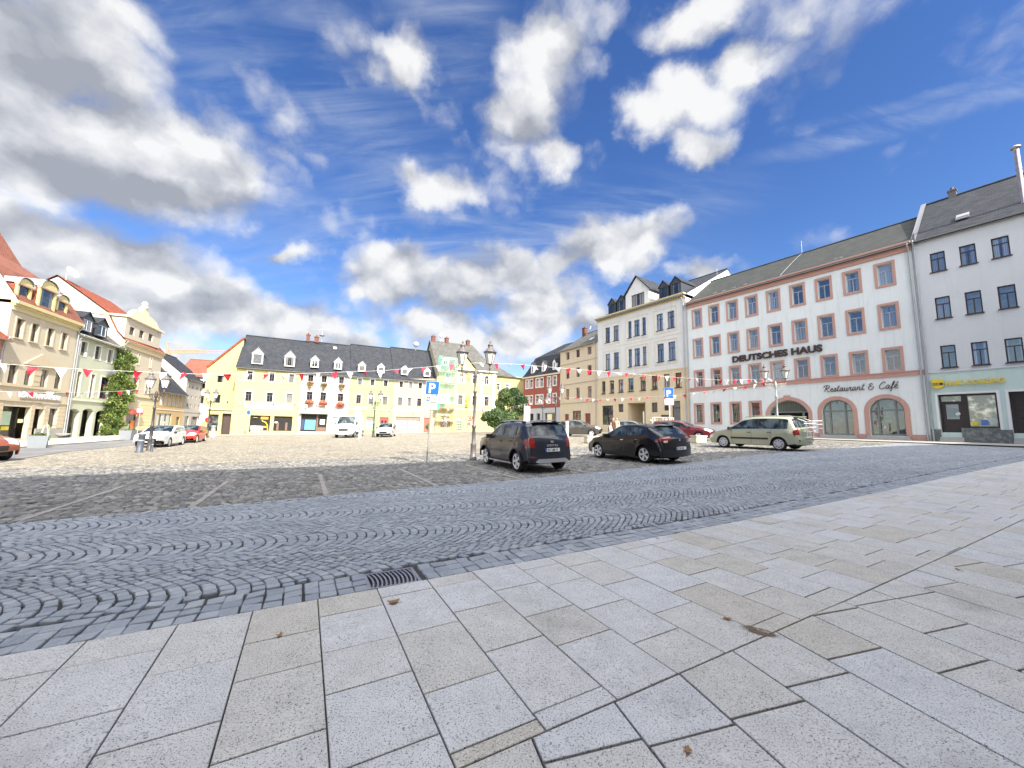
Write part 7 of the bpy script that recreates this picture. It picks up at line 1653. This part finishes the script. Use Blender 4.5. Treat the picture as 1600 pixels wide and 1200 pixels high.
# fallen leaves
lm=mat('dry_leaf',(.30,.15,.05),.8,.35,30.)
for k,(px,py,s,lb) in enumerate(((614,944,.06,'curled dry brown leaf on the slabs just below the drain grate'),(437,996,.035,'small pale dry leaf on the slabs left of the middle'),(1136,970,.035,'small orange leaf near the brown stained slab'),(1074,1178,.03,'tiny brown leaf fragment near the bottom edge, right of the middle'),(1497,892,.03,'tiny dry leaf on the slabs at the far right'),(1027,843,.025,'tiny yellow leaf by the kerb on the right'))):
    p=G(px,py); b=MB(); n=9; r_=random.Random(k); P=[]
    for i in range(n): 
        a=2*math.pi*i/n; rr=s*(.55+.45*(i%2))*r_.uniform(.8,1.15); P.append((rr*math.cos(a),rr*math.sin(a)*.75,.008+.35*rr*abs(math.sin(a*1.5+k))))
    b.add([(0,0,.006)]+P+[(0,0,.010)]+[(x,y,z+.0015) for x,y,z in P],[(0,i+1,(i+1)%n+1) for i in range(n)]+[(n+1,(i+1)%n+n+2,i+n+2) for i in range(n)]); b.tube((0,0,.008),(s*1.3,s*.3,.004),.0015,n=4)
    o=part(None,'dry_leaf',b,lm); o.location=p+Vector((0,0,.007)); o.rotation_euler=(0,0,k*1.3); tag(o,lb,'leaf','fallen leaves')
# a brown rust stain on one slab
sm=bpy.data.materials.new('rust_stain'); sm.use_nodes=True; t_=NT(sm.node_tree); bs_=t_.n['Principled BSDF']; bs_.inputs['Base Color'].default_value=(.13,.075,.035,1); v_=t_.N('ShaderNodeTexCoord').outputs['Object']; t_.L(t_.math('MULTIPLY',t_.ramp(t_.noise(v_,9.,5,.7),.34,.55),t_.ramp(t_.vm('LENGTH',t_.mapping(v_,scale=(7.,13.,1.))),1.,.45)),bs_.inputs['Alpha'])
b=MB(); b.quad((-.15,-.08,0),(.15,-.08,0),(.15,.08,0),(-.15,.08,0)); o=part(None,'stain',b,sm); p=G(1186,988); o.location=p+Vector((0,0,.0085)); o.rotation_euler=(0,0,rad(-35)); o['kind']='structure'
# ---------------------------------------------------------------- bunting
fr_=mat('flag_red',(.62,.02,.05),.6,.08); fw_=mat('flag_white',(.78,.78,.80),.6,.05); cord=mat('bunting_cord',(.7,.7,.7),.7)
_fm=[]
for k in range(6):
    r_=random.Random(k); n=5; vs=[];fs=[]; tw=r_.uniform(-.9,.9); fold=r_.uniform(-.8,.8)
    for i in range(n+1):
        t=i/n; w=.5*(1-t)
        for sx_ in(-1,-.33,.33,1): 
            x=sx_*w; z=-t*1.15; y=.12*math.sin(3*t+k)+fold*t*.35*(x)+tw*t*t*.5; x2=x*math.cos(tw*t)+.25*t*t*math.sin(k*2.1); vs.append((x2,y+x*math.sin(tw*t)*.6,z+.06*abs(sx_)*0))
    for i in range(n):
        for j in range(3): a=i*4+j; fs.append((a,a+1,a+5,a+4))
    for m_ in(fr_,fw_):
        b=MB(); b.add(vs,fs,0,True); _fm.append(b.mesh('flag',m_))
def bunting(label,pts,gap,size,start=0,sag=0.,jit=.2):
    """pts: list of world points"""
    P=[Vector(p) for p in pts]; e=empty('bunting',label,'bunting',P[0],0,'red and white bunting strings')
    # smooth polyline with sag in each span
    Q=[]
    for a,b_ in zip(P[:-1],P[1:]):
        n=max(2,int((b_-a).length/.5))
        for i in range(n): t=i/n; q=a.lerp(b_,t); q.z-=sag*4*t*(1-t); Q.append(q)
    Q.append(P[-1]); b=MB(); b.path([q-P[0] for q in Q],.008,4); part(e,'cord',b,cord)
    d=gap*.5; k=start; acc=0.; i=0; r_=random.Random(len(label))
    while i<len(Q)-1:
        seg=(Q[i+1]-Q[i]).length
        while acc+seg>d:
            t=(d-acc)/seg; q=Q[i].lerp(Q[i+1],t)-P[0]; dr=(Q[i+1]-Q[i]); m_=_fm[(r_.randrange(6))*2+(k%2)]; o=part(e,'flag',m_,None,q); o.rotation_euler=(r_.uniform(-.7,.7),r_.uniform(-.25,.25),math.atan2(dr.y,dr.x)+r_.uniform(-1.,1.)); s=size*.88*r_.uniform(.85,1.1); o.scale=(s,s,s); k+=1; d+=gap
        acc+=seg; i+=1
LT=at(742,567,17.4)
bunting('long near string of large red and white flags from left edge to tall lamp',[at(-70,562,11.0),at(60,573,11.8),at(150,578,12.4),at(310,584.5,13.8),at(460,584,15.2),at(600,579,16.3),at(690,571.5,17.),LT],.60,.30)
bunting('upper flag string from the tall lamp to the archway lamp',[LT,at(806,569,18.4),at(900,577,20.4),at(1000,585,23.),at(1060,590,24.8),at(1130,594,26.5),at(1205,592,28.5)],.72,.31,1)
bunting('lower left flag string crossing the pharmacy front to the kerb lamp',[at(-40,611,17),at(60,613,18.5),at(130,613,20),at(190,611,22),at(232,607,24.)],.62,.29)
bunting('flag string running along the sunny back fronts above the shop windows',[FB.P(-1.5,-.5,4.3),FB.P(3,-.5,4.2),FB.P(7,-.5,4.2),FB.P(13.3,-.5,4.25),FB.P(20,-.5,4.3),FB.P(26,-1.6,4.4),FB.P(31,-.6,4.5),FB.P(37,-.6,4.6)],1.25,.36)
bunting('lower flag string from the tree past the red house to the archway lamp',[at(796,636,50),at(842,627,44),at(869,620,38),at(900,621.5,36),at(933,624,34),at(1000,621,31.5),at(1064,617,29.5),at(1120,609,28.6),at(1174,602,28.2),at(1207,593,28.4)],.70,.32)
# ---------------------------------------------------------------- plants
def tree(name,label,base,crowns,n,size,trunk,cols=lf,cat='tree',seed=3):
    e=empty(name,label,cat,base); b=MB(); h,r=trunk; b.tube((0,0,-.1),(.1,0,h*.5),r,r*.8,8); b.tube((.1,0,h*.5),(0,.1,h),r*.8,r*.45,8); rr=random.Random(seed)
    for c in crowns: 
        m_=Vector((c[0]*.5,c[1]*.5,h*.75+(c[2]-h)*.3)); b.tube((0.05,.05,h*.55),m_,r*.4,r*.25,6); b.tube(m_,(c[0],c[1],c[2]),r*.25,r*.08,6)
    part(e,'trunk',b,mat('bark',(.10,.075,.055),.9,.3,8.,.4)); leafblob('crown',crowns,n,size,cols,e,seed=seed); return e
tb=at(785,674,50); tb=Vector((tb.x,tb.y,gf(tb.x,tb.y)))
dkl=[lf[2],lf[2],lf[0]]; ltl=[lf[1],lf[0],lf[0],lf[2]]
def cr_(px,py,D,rx,rz_,w): q=at(px,py,D)-tb; return (q.x,q.y,q.z,rx,rx*.85,rz_,w)
tree('round_tree','light green rounded tree standing beside the yellow annex',tb,[cr_(788,618,50,.95,.85,.3),cr_(781,630,50,.75,.7,.2),cr_(796,628,50.5,.8,.8,.22),cr_(790,611,50.5,.6,.45,.12),cr_(784,640,50,.6,.5,.12)],3300,.11,(3.6,.14),ltl)
t2=at(800,674,52); t2=Vector((t2.x,t2.y,gf(t2.x,t2.y))); _tb=tb; tb=t2
tree('dark_tree','dark green tree behind the light one, next to the red house',t2,[cr_(806,622,53,1.1,1.2,.35),cr_(811,637,53,1.1,1.2,.3),cr_(803,612,53.5,.8,.6,.15),cr_(816,628,54,.85,1.0,.2)],4200,.15,(4.,.18),dkl)
t3=at(782,676,46); t3=Vector((t3.x,t3.y,gf(t3.x,t3.y))); tb=t3
tree('large_bush','wide bush, yellow green left and dark right, at the foot of the annex',t3,[cr_(765,650,46,.95,.65,.2),cr_(776,647,46,.9,.8,.22),cr_(786,657,46,1.15,1.15,.3),cr_(797,653,46.5,1.1,1.2,.25),cr_(777,665,46,.7,.6,.1),cr_(757,654,46,.5,.35,.06),cr_(768,660,46,.6,.6,.08)],6000,.12,(1.2,.14),[lf[0],lf[2],lf[2],lf[1]],'bush',seed=8)
# ivy on the sage and cream fronts
IV=[(6.6,8.8),(7.2,9.7),(8.0,9.5),(8.8,9.4),(9.9,9.0),(9.7,7.6),(9.2,6.6),(10.3,5.9),(10.9,4.6),(10.2,3.6),(9.5,2.2),(9.0,.0),(5.6,-.2),(5.2,1.4),(5.7,2.9),(6.0,4.2),(5.5,5.4),(5.9,6.6),(6.4,7.6)]
def inpoly(x,y,P):
    c=False; j=len(P)-1
    for i in range(len(P)):
        if (P[i][1]>y)!=(P[j][1]>y) and x<(P[j][0]-P[i][0])*(y-P[i][1])/(P[j][1]-P[i][1])+P[i][0]: c=not c
        j=i
    return c
r_=np.random.default_rng(5); V=[]; mi=[]
k=0
while k<15000:
    x=r_.uniform(4.8,11.2); z=r_.uniform(-.3,9.9); jx=.35*math.sin(z*4.1)+.25*math.sin(z*9.3+1)
    if not inpoly(x+jx,z+.3*math.sin(x*6),IV): continue
    bul=.22+.20*math.sin(x*2.3+z*1.1)*math.sin(z*2.7-x)+.10*math.sin(x*7)*math.sin(z*6); y=-.05-abs(r_.normal(0,.12))-max(0,bul)
    nrm=Vector((r_.normal(0,.5),-1,r_.normal(-.1,.5))).normalized(); a=nrm.cross(Vector((r_.normal(),r_.normal(),r_.normal()))).normalized(); b_=nrm.cross(a); s=.105*r_.uniform(.6,1.3); p=Vector((x,y,z))
    V+= [p-a*s,p-b_*s*.7+nrm*s*.15,p+a*s,p+b_*s*.7+nrm*s*.15]; mi.append(int(r_.choice([0,0,1,2,2,3] if x<8.6 else [0,1,1,3,0,2]))); k+=1
me=big_mesh('foliage',[tuple(v) for v in V],np.arange(len(V)).reshape(-1,4),[mat('ivy_green',(.10,.17,.03),.6,.3,4.),mat('ivy_bright',(.18,.26,.05),.6,.3,4.),mat('ivy_deep',(.05,.10,.025),.6,.3,4.),mat('ivy_yellow',(.30,.28,.06),.6,.3,4.)],mi=mi)
e=empty('climbing_ivy','tall mass of green ivy climbing between the sage house and the ornate cream house','climbing plant',FL.P(7.5,0,-.3),FL.rz); o=part(e,'foliage',me,None,(-7.5,0,.3)); b=MB(); b.path([(.1,-.1,0),(.2,-.12,2.),(-.1,-.1,4.),(.2,-.1,7)],.06,6); part(e,'stem',b,mat('bark',(.1,.07,.05)))
# small plants at the shop fronts
for lb,px,D,hh in(('small potted tree right of the delivery van',551,44,1.7),('green potted plant at the scaffold foot',668,52,1.3),):
    q=gpt(px,680,D); tree('potted_plant',lb,q,[(0,0,hh*.75,.35,.35,.45,1)],260,.08,(hh*.5,.05),lf,'plant',seed=int(px))
# yellow flowers pot by the lamp
# ---------------------------------------------------------------- street surfaces on the left and along the fronts
asp=mat('asphalt',(.14,.14,.145),.85,.15,.8,.5,90.,col2=(.19,.185,.175),c2s=.5); pav=mat('pale_paving',(.42,.39,.33),.85,.15,2.5,.3,30.)
gA=[G(-60,729),G(0,722),G(100,706),G(195,697),G(318,681.5)]; gB=[G(-60,708),G(0,702),G(55,697.5),G(190,688),G(318,679)]
def band(name,A_,B_,h,m):
    V=[];Fq=[];n=6
    for s in range(len(A_)-1):
        for i in range(9):
            t=i/8
            for j in range(n+1):
                a=Vector(A_[s]).lerp(Vector(A_[s+1]),t);b_=Vector(B_[s]).lerp(Vector(B_[s+1]),t);p=a.lerp(b_,j/n); V.append((p.x,p.y,gf(p.x,p.y)+h))
    for s in range(len(A_)-1):
        for i in range(8):
            for j in range(n): o=(s*9+i)*(n+1)+j; Fq.append((o,o+1,o+n+2,o+n+1))
    return obj(name,big_mesh(name,V,Fq,[m],smooth=True),kind='structure')
ext=(gA[0]-gA[1]).normalized()*40; extb=(gB[0]-gB[1]).normalized()*40
band('street',[gA[0]+ext]+gA,[gB[0]+extb]+gB,.004,asp)
wl=[FL.P(x,.3) for x in(-20,-8,-5,1,12,36)]
band('left_pavement',[gB[0]+extb*.3]+gB,wl,.05,pav)
band('street_edge',gA,[g+(Vector(b_)-Vector(g)).normalized()*-.25 for g,b_ in zip(gA,gB)],.010,mat('kerb_dark',(.10,.10,.10),.8))
band('back_pavement',[FB.P(-6,-3.2),FB.P(8,-3.),FB.P(22,-3),FB.P(44,-3.)],[FB.P(-6,.6),FB.P(8,.6),FB.P(22,.6),FB.P(44,1.9)],.03,pav)
band('right_pavement',[FR.P(-46,-3.2),FR.P(-30,-3.2),FR.P(-16,-3.2),FR.P(-2,-3.),FR.P(16,-3.)],[FR.P(-46,.5),FR.P(-30,.5),FR.P(-16,.4),FR.P(-2,.4),FR.P(16,.4)],.03,mat('pale_granite_paving',(.40,.38,.345),.85,.15,2.5,.3,30.))
